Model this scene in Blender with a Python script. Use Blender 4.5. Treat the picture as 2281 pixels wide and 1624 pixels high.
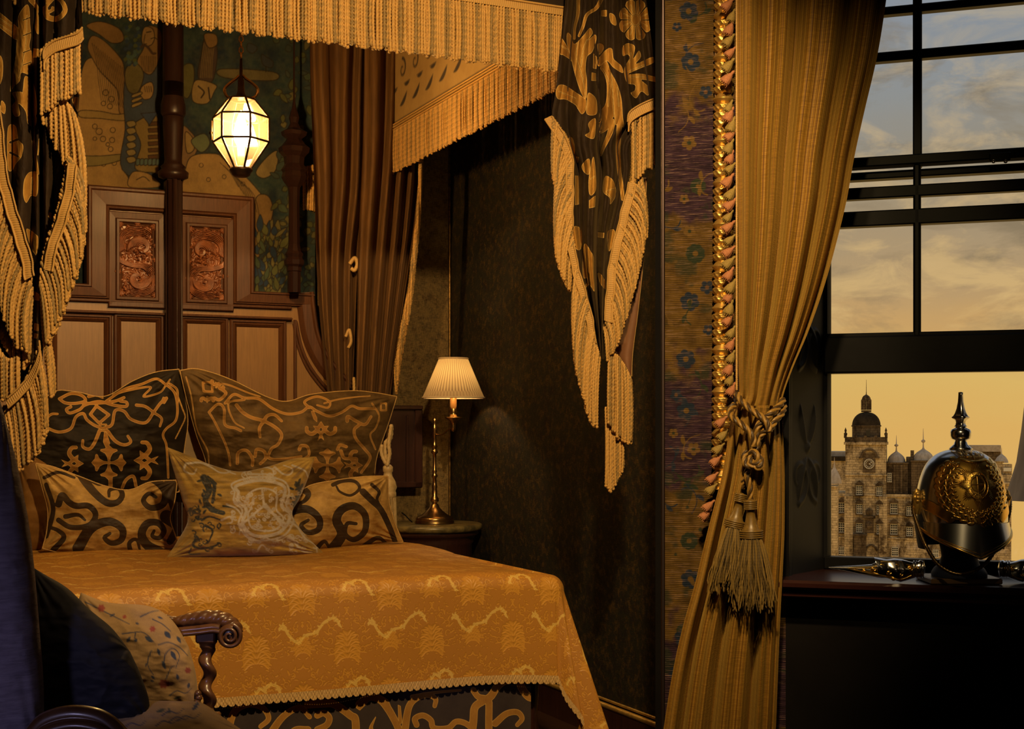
import bpy, math, random
import numpy as np
from mathutils import Vector
for _o in list(bpy.data.objects): bpy.data.objects.remove(_o)
rng = np.random.default_rng(7); random.seed(7)
SC = bpy.context.scene; COL = SC.collection
# ---------------------------------------------------------------- camera
F = 3000.0; CX = 1140.5; YH = 960.0; H = 1.25
cd = bpy.data.cameras.new('camera'); cam = bpy.data.objects.new('camera', cd); COL.objects.link(cam)
cd.sensor_fit = 'HORIZONTAL'; cd.sensor_width = 36.0; cd.lens = 36.0*F/2281.0
cd.shift_y = (YH-812.0)/2281.0; cd.clip_start = 0.05; cd.clip_end = 2000
cam.location = (0, 0, H); cam.rotation_euler = (math.radians(90), 0, 0)
SC.camera = cam
vs = SC.view_settings; vs.view_transform = 'Standard'; vs.look = 'None'; vs.gamma = 1.0; vs.use_curve_mapping = False
vs.exposure = 0.0
SC.cycles.max_bounces = 8; SC.cycles.diffuse_bounces = 3; SC.cycles.transparent_max_bounces = 12
SC.cycles.caustics_reflective = False; SC.cycles.caustics_refractive = False
SC.cycles.sample_clamp_indirect = 4.0
# ---------------------------------------------------------------- sky: sunset, golden at the horizon and grey blue above
w = bpy.data.worlds.new('sunset_sky'); SC.world = w; w.use_nodes = True
nt = w.node_tree; nt.nodes.clear(); N = nt.nodes.new; L = nt.links.new
def ramp(nt, fac, stops, interp='LINEAR'):
    r = nt.nodes.new('ShaderNodeValToRGB'); r.color_ramp.interpolation = interp
    cr = r.color_ramp
    while len(cr.elements) < len(stops): cr.elements.new(0.5)
    for e, (p, c) in zip(cr.elements, stops):
        e.position = p; e.color = (*c, 1) if len(c) == 3 else c
    nt.links.new(fac, r.inputs[0]); return r.outputs[0]
def mathn(nt, op, a, b=None, c=None, clamp=False):
    m = nt.nodes.new('ShaderNodeMath'); m.operation = op; m.use_clamp = clamp
    for i, x in enumerate((a, b, c)):
        if x is None: continue
        if isinstance(x, (int, float)): m.inputs[i].default_value = x
        else: nt.links.new(x, m.inputs[i])
    return m.outputs[0]
def mixc(nt, fac, a, b, mode='MIX'):
    m = nt.nodes.new('ShaderNodeMix'); m.data_type = 'RGBA'; m.blend_type = mode
    for sock, x in ((m.inputs[0], fac), (m.inputs[6], a), (m.inputs[7], b)):
        if isinstance(x, (int, float)): sock.default_value = x
        elif isinstance(x, (tuple, list)): sock.default_value = (*x[:3], 1)
        else: nt.links.new(x, sock)
    return m.outputs[2]
def noise(nt, vec, scale, detail=4, rough=.55, dist=0.0, out=0):
    n = nt.nodes.new('ShaderNodeTexNoise'); n.inputs['Scale'].default_value = scale; n.inputs['Detail'].default_value = detail
    n.inputs['Roughness'].default_value = rough; n.inputs['Distortion'].default_value = dist
    if vec is not None: nt.links.new(vec, n.inputs['Vector'])
    return n.outputs[out]
def srgb(r, g, b):
    f = lambda c: (c/255/12.92) if c/255 <= .04045 else ((c/255+.055)/1.055)**2.4
    return (f(r), f(g), f(b))
tc = N('ShaderNodeTexCoord'); sx = N('ShaderNodeSeparateXYZ'); L(tc.outputs['Generated'], sx.inputs[0])
mp = N('ShaderNodeMapping'); mp.inputs['Scale'].default_value = (1, 1, 2.4); L(tc.outputs['Generated'], mp.inputs[0])
mp2 = N('ShaderNodeMapping'); mp2.inputs['Scale'].default_value = (1, 1, 2.9); mp2.inputs['Location'].default_value = (3.1, 1.7, .37); L(tc.outputs['Generated'], mp2.inputs[0])
wob = noise(nt, mp.outputs[0], 9.0, 5, .6, .3)
el = mathn(nt, 'ADD', sx.outputs[2], mathn(nt, 'MULTIPLY', mathn(nt, 'SUBTRACT', wob, .5), .05))
base = ramp(nt, mathn(nt, 'MULTIPLY', el, 2.5, None), [(0, srgb(226, 178, 98)), (.09, srgb(224, 184, 104)), (.18, srgb(206, 164, 104)), (.32, srgb(176, 152, 116)), (.46, srgb(156, 144, 122)), (.60, srgb(146, 148, 146)), (.8, srgb(138, 148, 162)), (1, srgb(130, 142, 158))])
c1 = noise(nt, mp.outputs[0], 13.0, 8, .62, .6)
cl = ramp(nt, c1, [(0, (0,0,0)), (.47, (0,0,0)), (.60, (.85,.85,.85)), (1, (1,1,1))])
warm = ramp(nt, mathn(nt, 'MULTIPLY', sx.outputs[2], 2.5), [(0, srgb(238, 196, 120)), (.35, srgb(216, 182, 126)), (.75, srgb(178, 168, 148)), (1, srgb(205, 196, 178))])
c2 = noise(nt, mp2.outputs[0], 8.0, 7, .6, .4)
dk = ramp(nt, c2, [(0, (0,0,0)), (.50, (0,0,0)), (.64, (.75,.75,.75)), (1, (.9,.9,.9))])
lowmask = ramp(nt, mathn(nt, 'MULTIPLY', sx.outputs[2], 2.5), [(0, (0,0,0)), (.10, (0.0,0,0)), (.2, (1,1,1)), (1, (1,1,1))])
dkm = mixc(nt, 1.0, dk, lowmask, 'MULTIPLY')
skyc = mixc(nt, dkm, base, srgb(134, 118, 92))
clm = mixc(nt, 1.0, cl, lowmask, 'MULTIPLY')
skyc = mixc(nt, mathn(nt, 'MULTIPLY', clm, .75), skyc, warm)
bg = N('ShaderNodeBackground'); bg.inputs[1].default_value = 1.0; L(skyc, bg.inputs[0])
ow = N('ShaderNodeOutputWorld'); L(bg.outputs[0], ow.inputs[0])
# ---------------------------------------------------------------- lamps of the room, plus an added fill behind the camera
def light(name, typ, loc, energy, color, size=.2, target=None, spot=None, blend=.4):
    l = bpy.data.lights.new(name, typ); l.energy = energy; l.color = color
    if typ == 'AREA': l.shape = 'DISK'; l.size = size
    elif typ in ('POINT', 'SPOT'): l.shadow_soft_size = size
    if spot: l.spot_size = math.radians(spot); l.spot_blend = blend
    o = bpy.data.objects.new(name, l); COL.objects.link(o); o.location = loc
    if target is not None:
        d = Vector(target)-Vector(loc); o.rotation_euler = d.to_track_quat('-Z', 'Y').to_euler()
    return o
WARM = (1.0, .66, .29)
light('ceiling_spotlight', 'SPOT', (.30, 1.9, 3.05), 375, WARM, .06, (-.40, 4.5, 1.40), 68, .45)
light('curtain_spotlight', 'SPOT', (.35, 1.25, 3.1), 112, (1.0, .70, .30), .04, (.70, 4.1, 1.60), 36, .7)
light('added_fill_behind', 'POINT', (1.7, -.3, 1.45), 4.5, (1.0, .66, .34), .16)  # added warm fill, unseen behind the camera, so the helmet metal catches highlights
lb = light('left_window_daylight', 'SPOT', (-1.9, -.6, 1.5), 115, (.62, .56, 1.0), .25, (-1.26, 2.9, .62), 22, .9)
# ---------------------------------------------------------------- projection helpers: a photograph pixel at a distance, or on a standing plane
CA, SA = math.cos(math.radians(25)), math.sin(math.radians(25))
BX, BY = -.70, 4.40                                   # middle of the bed's foot, on the floor
def P(px, py, D):
    px, py, D = np.broadcast_arrays(np.asarray(px, float), np.asarray(py, float), np.asarray(D, float))
    return np.stack([(px-CX)/F*D, D, H+(YH-py)/F*D], -1)
def B(u, v, z):                                       # bed frame: u across to the right, v towards the head
    u, v, z = np.broadcast_arrays(np.asarray(u, float), np.asarray(v, float), np.asarray(z, float))
    return np.stack([BX+CA*u-SA*v, BY+SA*u+CA*v, z], -1)
def Dv(px, v):                                        # distance at which pixel column px meets the plane v = const
    k = (np.asarray(px, float)-CX)/F
    u = (k*(BY+CA*v)-BX+SA*v)/(CA-k*SA)
    return BY+SA*u+CA*v
def PV(px, py, v): return P(px, py, Dv(px, v))
def UV_(px, v):
    k = (np.asarray(px, float)-CX)/F
    return (k*(BY+CA*v)-BX+SA*v)/(CA-k*SA)
def zat(px, py, v): return H+(YH-py)/F*Dv(px, v)
def Du(px, u):                                        # ... the plane u = const
    k = (np.asarray(px, float)-CX)/F
    v = (BX+CA*u-k*(BY+SA*u))/(SA+k*CA)
    return BY+SA*u+CA*v
WA = math.radians(18.7); WC, WS = math.cos(WA), math.sin(WA); WOX, WOY = .487, 4.30
def W(s, r, z):                                       # window frame: s along the wall to the right, r outwards behind it
    s, r, z = np.broadcast_arrays(np.asarray(s, float), np.asarray(r, float), np.asarray(z, float))
    return np.stack([WOX+WC*s+WS*r, WOY-WS*s+WC*r, z], -1)
def SW(px, r):
    k = (np.asarray(px, float)-CX)/F
    return (k*(WOY+WC*r)-WOX-WS*r)/(WC+k*WS)
def Dw(px, r):
    return WOY-WS*SW(px, r)+WC*r
def PW(px, py, r): return P(px, py, Dw(px, r))
# ---------------------------------------------------------------- mesh building
class Geo:
    def __init__(s): s.V = []; s.Q = []; s.T = []; s.A = []; s.n = 0; s.N = []
    def add(s, V, Q=None, T=None, a=0.0):
        V = np.asarray(V, float).reshape(-1, 3)
        if Q is not None and len(Q): s.Q.append(np.asarray(Q, np.int64).reshape(-1, 4)+s.n)
        if T is not None and len(T): s.T.append(np.asarray(T, np.int64).reshape(-1, 3)+s.n)
        s.V.append(V); s.A.append(np.broadcast_to(np.asarray(a, float), (len(V),)).copy()); s.n += len(V); return s
    def ngon(s, V):
        s.N.append(list(range(s.n, s.n+len(V)))); s.V.append(np.asarray(V, float)); s.A.append(np.zeros(len(V))); s.n += len(V); return s
    def grid(s, Pt, a=0.0, wrap=False, flip=False):
        n, m = Pt.shape[:2]; idx = np.arange(n*m).reshape(n, m)
        if wrap: idx = np.concatenate([idx, idx[:, :1]], 1)
        q = np.stack([idx[:-1, :-1], idx[:-1, 1:], idx[1:, 1:], idx[1:, :-1]], -1).reshape(-1, 4)
        if flip: q = q[:, ::-1]
        a = np.asarray(a, float)
        return s.add(Pt.reshape(-1, 3), q, a=a.reshape(-1) if a.ndim else a)
    def box(s, x0, x1, y0, y1, z0, z1, fn=None, bev=0.0):
        if bev > 0:
            b = min(bev, .49*min(abs(x1-x0), abs(y1-y0), abs(z1-z0)))
            vs, = [[]]
            for X in ((x0, b), (x1, -b)):
                for Y in ((y0, b), (y1, -b)):
                    for Z in ((z0, b), (z1, -b)):
                        vs += [(X[0], Y[0]+Y[1], Z[0]+Z[1]), (X[0]+X[1], Y[0], Z[0]+Z[1]), (X[0]+X[1], Y[0]+Y[1], Z[0])]
            V = np.array(vs, float)
            q = []; t = []
            i = lambda a, b_, c, k: (a*4+b_*2+c)*3+k
            for a in (0, 1): q.append([i(a,0,0,0), i(a,0,1,0), i(a,1,1,0), i(a,1,0,0)])
            for b_ in (0, 1): q.append([i(0,b_,0,1), i(1,b_,0,1), i(1,b_,1,1), i(0,b_,1,1)])
            for c in (0, 1): q.append([i(0,0,c,2), i(0,1,c,2), i(1,1,c,2), i(1,0,c,2)])
            for b_ in (0, 1):
                for c in (0, 1): q.append([i(0,b_,c,1), i(1,b_,c,1), i(1,b_,c,2), i(0,b_,c,2)])
            for a in (0, 1):
                for c in (0, 1): q.append([i(a,0,c,0), i(a,1,c,0), i(a,1,c,2), i(a,0,c,2)])
            for a in (0, 1):
                for b_ in (0, 1): q.append([i(a,b_,0,0), i(a,b_,1,0), i(a,b_,1,1), i(a,b_,0,1)])
            for a in (0, 1):
                for b_ in (0, 1):
                    for c in (0, 1): t.append([i(a,b_,c,0), i(a,b_,c,1), i(a,b_,c,2)])
        else:
            V = np.array([(x, y, z) for x in (x0, x1) for y in (y0, y1) for z in (z0, z1)], float)
            q = [(0,1,3,2), (4,6,7,5), (0,4,5,1), (2,3,7,6), (0,2,6,4), (1,5,7,3)]; t = None
        if fn is not None: V = fn(V[:, 0], V[:, 1], V[:, 2])
        return s.add(V, q, t)
    def tube(s, path, r, ns=10, a=0.0, cap=True):
        path = np.asarray(path, float); n = len(path); r = np.broadcast_to(np.asarray(r, float), (n,))
        t = np.gradient(path, axis=0); t /= np.linalg.norm(t, axis=1)[:, None]+1e-12
        ref = np.array([0, 1., 0]) if abs(t[:, 1]).mean() < .8 else np.array([1., 0, 0])
        n1 = np.cross(t, ref); n1 /= np.linalg.norm(n1, axis=1)[:, None]+1e-12; n2 = np.cross(t, n1)
        th = np.arange(ns)/ns*2*np.pi
        Pt = path[:, None]+r[:, None, None]*(np.cos(th)[None, :, None]*n1[:, None]+np.sin(th)[None, :, None]*n2[:, None])
        s.grid(Pt, a, wrap=True)
        if cap:
            for k in (0, n-1):
                s.add(np.vstack([Pt[k], path[k]]), None, [(i, (i+1) % ns, ns) for i in range(ns)], a)
        return s
    def cord(s, path, r, plies=2, pitch=None, ns=8, a=0.0, depth=.30, spp=6):
        path = np.asarray(path, float); pitch = pitch or r*4.2
        d = np.r_[0, np.cumsum(np.linalg.norm(np.diff(path, axis=0), axis=1))]
        n = max(4, int(d[-1]/(pitch/spp))); sd = np.linspace(0, d[-1], n)
        path = np.stack([np.interp(sd, d, path[:, k]) for k in range(3)], 1)
        t = np.gradient(path, axis=0); t /= np.linalg.norm(t, axis=1)[:, None]+1e-12
        ref = np.array([0, 1., 0]) if abs(t[:, 1]).mean() < .8 else np.array([1., 0, 0])
        n1 = np.cross(t, ref); n1 /= np.linalg.norm(n1, axis=1)[:, None]+1e-12; n2 = np.cross(t, n1)
        th = np.arange(ns)/ns*2*np.pi; ph = 2*np.pi*sd/pitch/ (plies/2.0)
        c = np.abs(np.cos((plies/2.0)*(th[None]-ph[:, None])))
        rr = r*(1-depth+depth*1.25*c); rr[0] *= .5; rr[-1] *= .35
        Pt = path[:, None]+rr[..., None]*(np.cos(th)[None, :, None]*n1[:, None]+np.sin(th)[None, :, None]*n2[:, None])
        if isinstance(a, tuple):                     # two strand colours
            ix = np.floor(((th[None]-ph[:, None])*plies/(2*np.pi)+.5) % plies); aa = np.where(ix % 2 == 0, a[0], a[1])
            return s.grid(Pt, aa, wrap=True)
        return s.grid(Pt, a, wrap=True)
    def lathe(s, prof, c, ns=24, a=0.0, ax=(0,0,1), ell=1.0, flutes=0, fdep=0.0):
        prof = np.asarray(prof, float); th = np.arange(ns)/ns*2*np.pi
        rr = prof[:, 0][:, None]*(1+fdep*np.cos(flutes*th)[None]) if flutes else prof[:, 0][:, None]+0*th[None]
        X = rr*np.cos(th); Y = rr*np.sin(th)*ell; Z = prof[:, 1][:, None]+0*th[None]
        Pt = np.stack([X, Y, Z], -1)
        if tuple(ax) != (0, 0, 1):
            R = np.array(Vector((0,0,1)).rotation_difference(Vector(ax)).to_matrix()); Pt = Pt@R.T
        return s.grid(Pt+np.asarray(c, float), a, wrap=True)
    def ball(s, c, r, n=10, a=0.0, sc=(1,1,1)):
        t = np.linspace(0, np.pi, n//2+2); th = np.arange(n)/n*2*np.pi
        Pt = np.stack([np.sin(t)[:, None]*np.cos(th), np.sin(t)[:, None]*np.sin(th), np.cos(t)[:, None]+0*th], -1)*r*np.asarray(sc)
        return s.grid(Pt+np.asarray(c, float), a, wrap=True)
WLOC = {}
def top(o, label, cat, group=None):
    o['label'] = label; o['category'] = cat
    if group: o['group'] = group
    return o
def thing(name, loc, label=None, cat=None, group=None, kind=None):
    o = bpy.data.objects.new(name, None); COL.objects.link(o); o.location = tuple(float(x) for x in loc); o.empty_display_size = .05
    WLOC[o] = np.array(loc, float)
    if label: top(o, label, cat, group)
    if kind: o['kind'] = kind
    return o
def build(g, name, mat, parent=None, smooth=True, label=None, cat=None, group=None, kind=None, col=None, origin=None, extra=None):
    V = np.concatenate(g.V); 
    if origin is None: origin = WLOC[parent] if parent is not None else np.array([*(V.min(0)[:2]+V.max(0)[:2])/2, V[:, 2].min()])
    origin = np.asarray(origin, float)
    q = np.concatenate(g.Q) if g.Q else np.zeros((0, 4), np.int64); t = np.concatenate(g.T) if g.T else np.zeros((0, 3), np.int64)
    me = bpy.data.meshes.new(name)
    nl = len(q)*4+len(t)*3+sum(len(f) for f in g.N)
    me.vertices.add(len(V)); me.vertices.foreach_set('co', (V-origin).astype(np.float32).ravel())
    me.loops.add(nl); li = np.concatenate([q.ravel(), t.ravel(), *[np.array(f) for f in g.N]]).astype(np.int32)
    me.loops.foreach_set('vertex_index', li)
    cnt = np.concatenate([np.full(len(q), 4), np.full(len(t), 3), np.array([len(f) for f in g.N], int)]).astype(np.int32)
    st = np.r_[0, np.cumsum(cnt)[:-1]].astype(np.int32)
    me.polygons.add(len(cnt)); me.polygons.foreach_set('loop_start', st); me.polygons.foreach_set('loop_total', cnt)
    me.polygons.foreach_set('use_smooth', np.full(len(cnt), bool(smooth)))
    at = me.attributes.new('pat', 'FLOAT', 'POINT'); at.data.foreach_set('value', np.concatenate(g.A).astype(np.float32))
    if col is not None:
        ca = me.attributes.new('paint', 'FLOAT_COLOR', 'POINT'); c4 = np.ones((len(V), 4), np.float32); c4[:, :3] = col
        ca.data.foreach_set('color', c4.ravel())
    if extra:
        for k, arr in extra.items():
            e = me.attributes.new(k, 'FLOAT', 'POINT'); e.data.foreach_set('value', np.asarray(arr, np.float32).ravel())
    me.update(calc_edges=True); me.validate(); me.materials.append(mat)
    if smooth == 'auto' : pass
    o = bpy.data.objects.new(name, me); COL.objects.link(o)
    if parent is not None: o.parent = parent
    if parent is None: o.location = tuple(origin)
    else: o.location = tuple(origin-WLOC[parent])
    WLOC[o] = origin
    if label and cat: top(o, label, cat, group)
    elif label: o['label'] = label
    if kind: o['kind'] = kind
    return o
def flat(o):
    me = o.data; me.polygons.foreach_set('use_smooth', np.zeros(len(me.polygons), bool)); return o
# ---------------------------------------------------------------- drawing of patterns as signed distance fields
def cat_rom(p, k=8, closed=False):
    p = np.asarray(p, float)
    if len(p) < 3: 
        t = np.linspace(0, 1, k)[:, None]; return p[0]*(1-t)+p[1]*t
    q = np.vstack([p[-1], p, p[0], p[1]]) if closed else np.vstack([2*p[0]-p[1], p, 2*p[-1]-p[-2]])
    out = []
    t = np.linspace(0, 1, k, endpoint=False)[:, None]
    for i in range(len(q)-3):
        a, b, c, d = q[i:i+4]
        out.append(.5*((2*b)+(-a+c)*t+(2*a-5*b+4*c-d)*t*t+(-a+3*b-3*c+d)*t**3))
    if not closed: out.append(p[-1:])
    else: out.append(p[:1])
    return np.vstack(out)
class Cv:
    """signed distance canvas: positive inside the drawn shapes (in units of the coordinates)"""
    def __init__(s, x0, y0, x1, y1, res=1.0, wrap=False):
        s.x0, s.y0, s.x1, s.y1, s.res = x0, y0, x1, y1, res; s.wrap = wrap
        s.nx, s.ny = int(math.ceil((x1-x0)/res))+1, int(math.ceil((y1-y0)/res))+1
        s.a = np.full((s.ny, s.nx), -30.0); s.T = None; s.rgb = None; s.last = None
    def tr(s, p):
        p = np.asarray(p, float).reshape(-1, 2)
        return p if s.T is None else np.stack(s.T(p[:, 0], p[:, 1]), 1)
    def _box(s, x0, y0, x1, y1):
        i0 = max(0, int((x0-s.x0)/s.res)); i1 = min(s.nx, int((x1-s.x0)/s.res)+2)
        j0 = max(0, int((y0-s.y0)/s.res)); j1 = min(s.ny, int((y1-s.y0)/s.res)+2)
        return i0, i1, j0, j1
    def begin(s): s.last = np.full_like(s.a, -30.0)
    def _seg(s, A, Bq, ra, rb, neg=False, pad=6):
        R = max(ra, rb)+pad
        i0, i1, j0, j1 = s._box(min(A[0], Bq[0])-R, min(A[1], Bq[1])-R, max(A[0], Bq[0])+R, max(A[1], Bq[1])+R)
        if i1 <= i0 or j1 <= j0: return
        X = s.x0+np.arange(i0, i1)*s.res; Y = (s.y0+np.arange(j0, j1)*s.res)[:, None]
        d = Bq-A; L2 = d@d+1e-9
        t = np.clip(((X-A[0])*d[0]+(Y-A[1])*d[1])/L2, 0, 1)
        v = ra+(rb-ra)*t-np.hypot(X-A[0]-t*d[0], Y-A[1]-t*d[1])
        s._put(i0, i1, j0, j1, v, neg)
    def _put(s, i0, i1, j0, j1, v, neg):
        if s.last is not None: s.last[j0:j1, i0:i1] = np.maximum(s.last[j0:j1, i0:i1], v)
        b = s.a[j0:j1, i0:i1]
        s.a[j0:j1, i0:i1] = np.minimum(b, -v) if neg else np.maximum(b, v)
    def stroke(s, pts, w0, w1=None, smooth=True, closed=False, neg=False, prof=None, k=6, pad=6):
        p = s.tr(pts); 
        if smooth and len(p) > 2: p = cat_rom(p, k, closed)
        elif closed: p = np.vstack([p, p[:1]])
        w1 = w0 if w1 is None else w1; n = len(p); t = np.linspace(0, 1, n)
        r = .5*(w0+(w1-w0)*t)
        if prof == 'leaf': r = .5*(w0*np.sin(np.pi*np.clip(t, 0, 1))**.8+.8)
        if prof == 'taper': r = .5*(w0*(1-t)**.7+w1*t)
        for i in range(n-1): s._seg(p[i], p[i+1], r[i], r[i+1], neg, pad)
        return s
    def poly(s, pts, smooth=False, neg=False, pad=6, k=6):
        p = s.tr(pts); p = cat_rom(p, k, True)[:-1] if smooth else p
        i0, i1, j0, j1 = s._box(p[:, 0].min()-pad, p[:, 1].min()-pad, p[:, 0].max()+pad, p[:, 1].max()+pad)
        if i1 <= i0 or j1 <= j0: return s
        X = (s.x0+np.arange(i0, i1)*s.res)[None]+0*np.zeros((j1-j0, 1)); Y = (s.y0+np.arange(j0, j1)*s.res)[:, None]+0*X
        ins = np.zeros(X.shape, bool); dm = np.full(X.shape, 1e9)
        for k_ in range(len(p)):
            a, b = p[k_], p[(k_+1) % len(p)]; d = b-a
            t = np.clip(((X-a[0])*d[0]+(Y-a[1])*d[1])/(d@d+1e-9), 0, 1)
            dm = np.minimum(dm, (X-a[0]-t*d[0])**2+(Y-a[1]-t*d[1])**2)
            c = ((a[1] > Y) != (b[1] > Y)); xx = a[0]+(Y-a[1])*d[0]/(d[1] if abs(d[1]) > 1e-9 else 1e-9)
            ins ^= c & (X < xx)
        s._put(i0, i1, j0, j1, np.where(ins, 1, -1)*np.sqrt(dm), neg); return s
    def spiral(s, cx, cy, r0, r1, a0, turns, w0, w1, **k):
        n = int(abs(turns)*14)+4; t = np.linspace(0, 1, n); a = math.radians(a0)+turns*2*np.pi*t; r = r0+(r1-r0)*t**.8
        return s.stroke(np.stack([cx+r*np.cos(a), cy+r*np.sin(a)], 1), w0, w1, k=3, **k)
    def leaf(s, x, y, ang, ln, w, bend=0.0, **k):
        t = np.linspace(0, 1, 7); a = math.radians(ang)+bend*t
        px = x+np.r_[0, np.cumsum(np.cos(a[:-1]))*ln/6]; py = y+np.r_[0, np.cumsum(np.sin(a[:-1]))*ln/6]
        return s.stroke(np.stack([px, py], 1), w, prof='leaf', k=2, **k)
    def disc(s, x, y, r, **k): 
        return s.stroke([(x, y), (x+.01, y)], 2*r, smooth=False, **k)
    def paint(s, color, line=None, lw=1.2, soft=1.0):
        m = np.clip(s.last/soft+.5, 0, 1)[..., None]; s.rgb = s.rgb*(1-m)+np.asarray(color)*m
        if line is not None:
            m = np.clip((lw-np.abs(s.last))/soft+.5, 0, 1)[..., None]; s.rgb = s.rgb*(1-m)+np.asarray(line)*m
        s.last = None
    def sample(s, X, Y, arr=None):
        arr = s.a if arr is None else arr
        fx = (np.asarray(X)-s.x0)/s.res; fy = (np.asarray(Y)-s.y0)/s.res
        if s.wrap: fx = fx % (s.nx-1); fy = fy % (s.ny-1)
        fx = np.clip(fx, 0, s.nx-1.001); fy = np.clip(fy, 0, s.ny-1.001)
        i = fx.astype(int); j = fy.astype(int); a = fx-i; b = fy-j
        if arr.ndim == 3: a = a[..., None]; b = b[..., None]
        return (arr[j, i]*(1-a)+arr[j, i+1]*a)*(1-b)+(arr[j+1, i]*(1-a)+arr[j+1, i+1]*a)*b
    def blur(s, k=2):
        for _ in range(k):
            a = s.a; s.a = (a+np.roll(a, 1, 0)+np.roll(a, -1, 0)+np.roll(a, 1, 1)+np.roll(a, -1, 1))/5
def vnoise(x, y, seed=0):
    x, y = np.broadcast_arrays(np.asarray(x, float), np.asarray(y, float))
    xi = np.floor(x).astype(np.int64); yi = np.floor(y).astype(np.int64); fx = x-xi; fy = y-yi
    h = lambda a, b: (np.sin((a*127.1+b*311.7+seed*74.7))*43758.5453) % 1.0
    fx = fx*fx*(3-2*fx); fy = fy*fy*(3-2*fy)
    return (h(xi, yi)*(1-fx)+h(xi+1, yi)*fx)*(1-fy)+(h(xi, yi+1)*(1-fx)+h(xi+1, yi+1)*fx)*fy
def fbm(x, y, seed=0, o=4):
    v = 0; a = .5
    for k in range(o): v = v+a*(vnoise(x, y, seed+k)-.5); x = x*2.03; y = y*2.03; a *= .5
    return v
# ---------------------------------------------------------------- materials (all procedural)
def newmat(name):
    m = bpy.data.materials.new(name); m.use_nodes = True; t = m.node_tree
    b = t.nodes['Principled BSDF']; return m, t, b
def bumpn(t, h, strength=.3, dist=.002, normal=None):
    n = t.nodes.new('ShaderNodeBump'); n.inputs['Strength'].default_value = strength; n.inputs['Distance'].default_value = dist
    t.links.new(h, n.inputs['Height'])
    if normal is not None: t.links.new(normal, n.inputs['Normal'])
    return n.outputs[0]
def objco(t, scale=(1,1,1), rot=(0,0,0)):
    c = t.nodes.new('ShaderNodeTexCoord'); m = t.nodes.new('ShaderNodeMapping'); m.inputs['Scale'].default_value = scale; m.inputs['Rotation'].default_value = rot
    t.links.new(c.outputs['Object'], m.inputs[0]); return m.outputs[0]
def attr(t, name='pat', out='Fac'):
    a = t.nodes.new('ShaderNodeAttribute'); a.attribute_name = name; return a.outputs[out]
def M(name, c1, c2=None, rough=.6, metal=0.0, sheen=0.0, nscale=12, lo=.35, hi=.65, bump=0.0, bscale=60, bdist=.002, stretch=(1,1,1), coat=0.0, spec=.5, emit=None, est=0.0, sub=0.0, weave=0.0, wscale=900):
    m, t, b = newmat(name); co = objco(t, stretch)
    if c2 is None: b.inputs['Base Color'].default_value = (*c1, 1)
    else:
        n = noise(t, co, nscale, 6, .6); t.links.new(ramp(t, n, [(lo, c1), (hi, c2)]), b.inputs['Base Color'])
    b.inputs['Roughness'].default_value = rough; b.inputs['Metallic'].default_value = metal
    b.inputs['Specular IOR Level'].default_value = spec
    if sheen: b.inputs['Sheen Weight'].default_value = sheen*.5; b.inputs['Sheen Tint'].default_value = (*[min(1, x*2.5+.05) for x in c1], 1); b.inputs['Sheen Roughness'].default_value = .4
    if coat: b.inputs['Coat Weight'].default_value = coat; b.inputs['Coat Roughness'].default_value = .15
    if bump:
        t.links.new(bumpn(t, noise(t, co, bscale, 5, .65), bump, bdist), b.inputs['Normal'])
    if emit: b.inputs['Emission Color'].default_value = (*emit, 1); b.inputs['Emission Strength'].default_value = est
    return m
def MP(name, ground, fill, line=None, edge=1.0, lw=.9, off=.2, rough=.75, sheen=.5, ground2=None, fill2=None, nscale=10, bump=.4, bdist=.002, fillrough=None, hatch=0.0, fs=40):
    """embroidered or woven cloth: ground, motif and motif outline from the pattern stored on the cloth"""
    m, t, b = newmat(name); co = objco(t); p = attr(t)
    n = noise(t, co, nscale, 6, .65); n2 = noise(t, co, fs, 5, .7)
    g = ramp(t, n, [(.3, ground), (.7, ground2 or tuple(x*1.5 for x in ground))])
    nb = noise(t, co, 7, 4, .6); st = noise(t, objco(t, (190, 190, 30), (0, .5, 0)), 2, 3, .6); n2 = mathn(t, 'ADD', mathn(t, 'MULTIPLY', n2, .5), mathn(t, 'MULTIPLY', st, .5)); f = ramp(t, mathn(t, 'ADD', mathn(t, 'MULTIPLY', n2, .4), mathn(t, 'MULTIPLY', nb, .6)), [(.38, fill), (.62, fill2 or tuple(x*.62 for x in fill))])
    mask = mathn(t, 'ADD', mathn(t, 'DIVIDE', p, edge), .5, clamp=True)
    c = mixc(t, mask, g, f)
    if line is not None:
        lm = mathn(t, 'MULTIPLY', mathn(t, 'SUBTRACT', lw, mathn(t, 'ABSOLUTE', mathn(t, 'SUBTRACT', p, off))), 1.6, clamp=True)
        c = mixc(t, lm, c, line)
    t.links.new(c, b.inputs['Base Color']); b.inputs['Roughness'].default_value = rough
    b.inputs['Sheen Weight'].default_value = sheen*.10; b.inputs['Sheen Roughness'].default_value = .35; b.inputs['Sheen Tint'].default_value = (.9, .6, .25, 1)
    b.inputs['Specular IOR Level'].default_value = .12
    hgt = mathn(t, 'ADD', mathn(t, 'MULTIPLY', mask, 1.0), mathn(t, 'MULTIPLY', n2, .35))
    t.links.new(bumpn(t, hgt, bump, bdist), b.inputs['Normal']); return m
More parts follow.
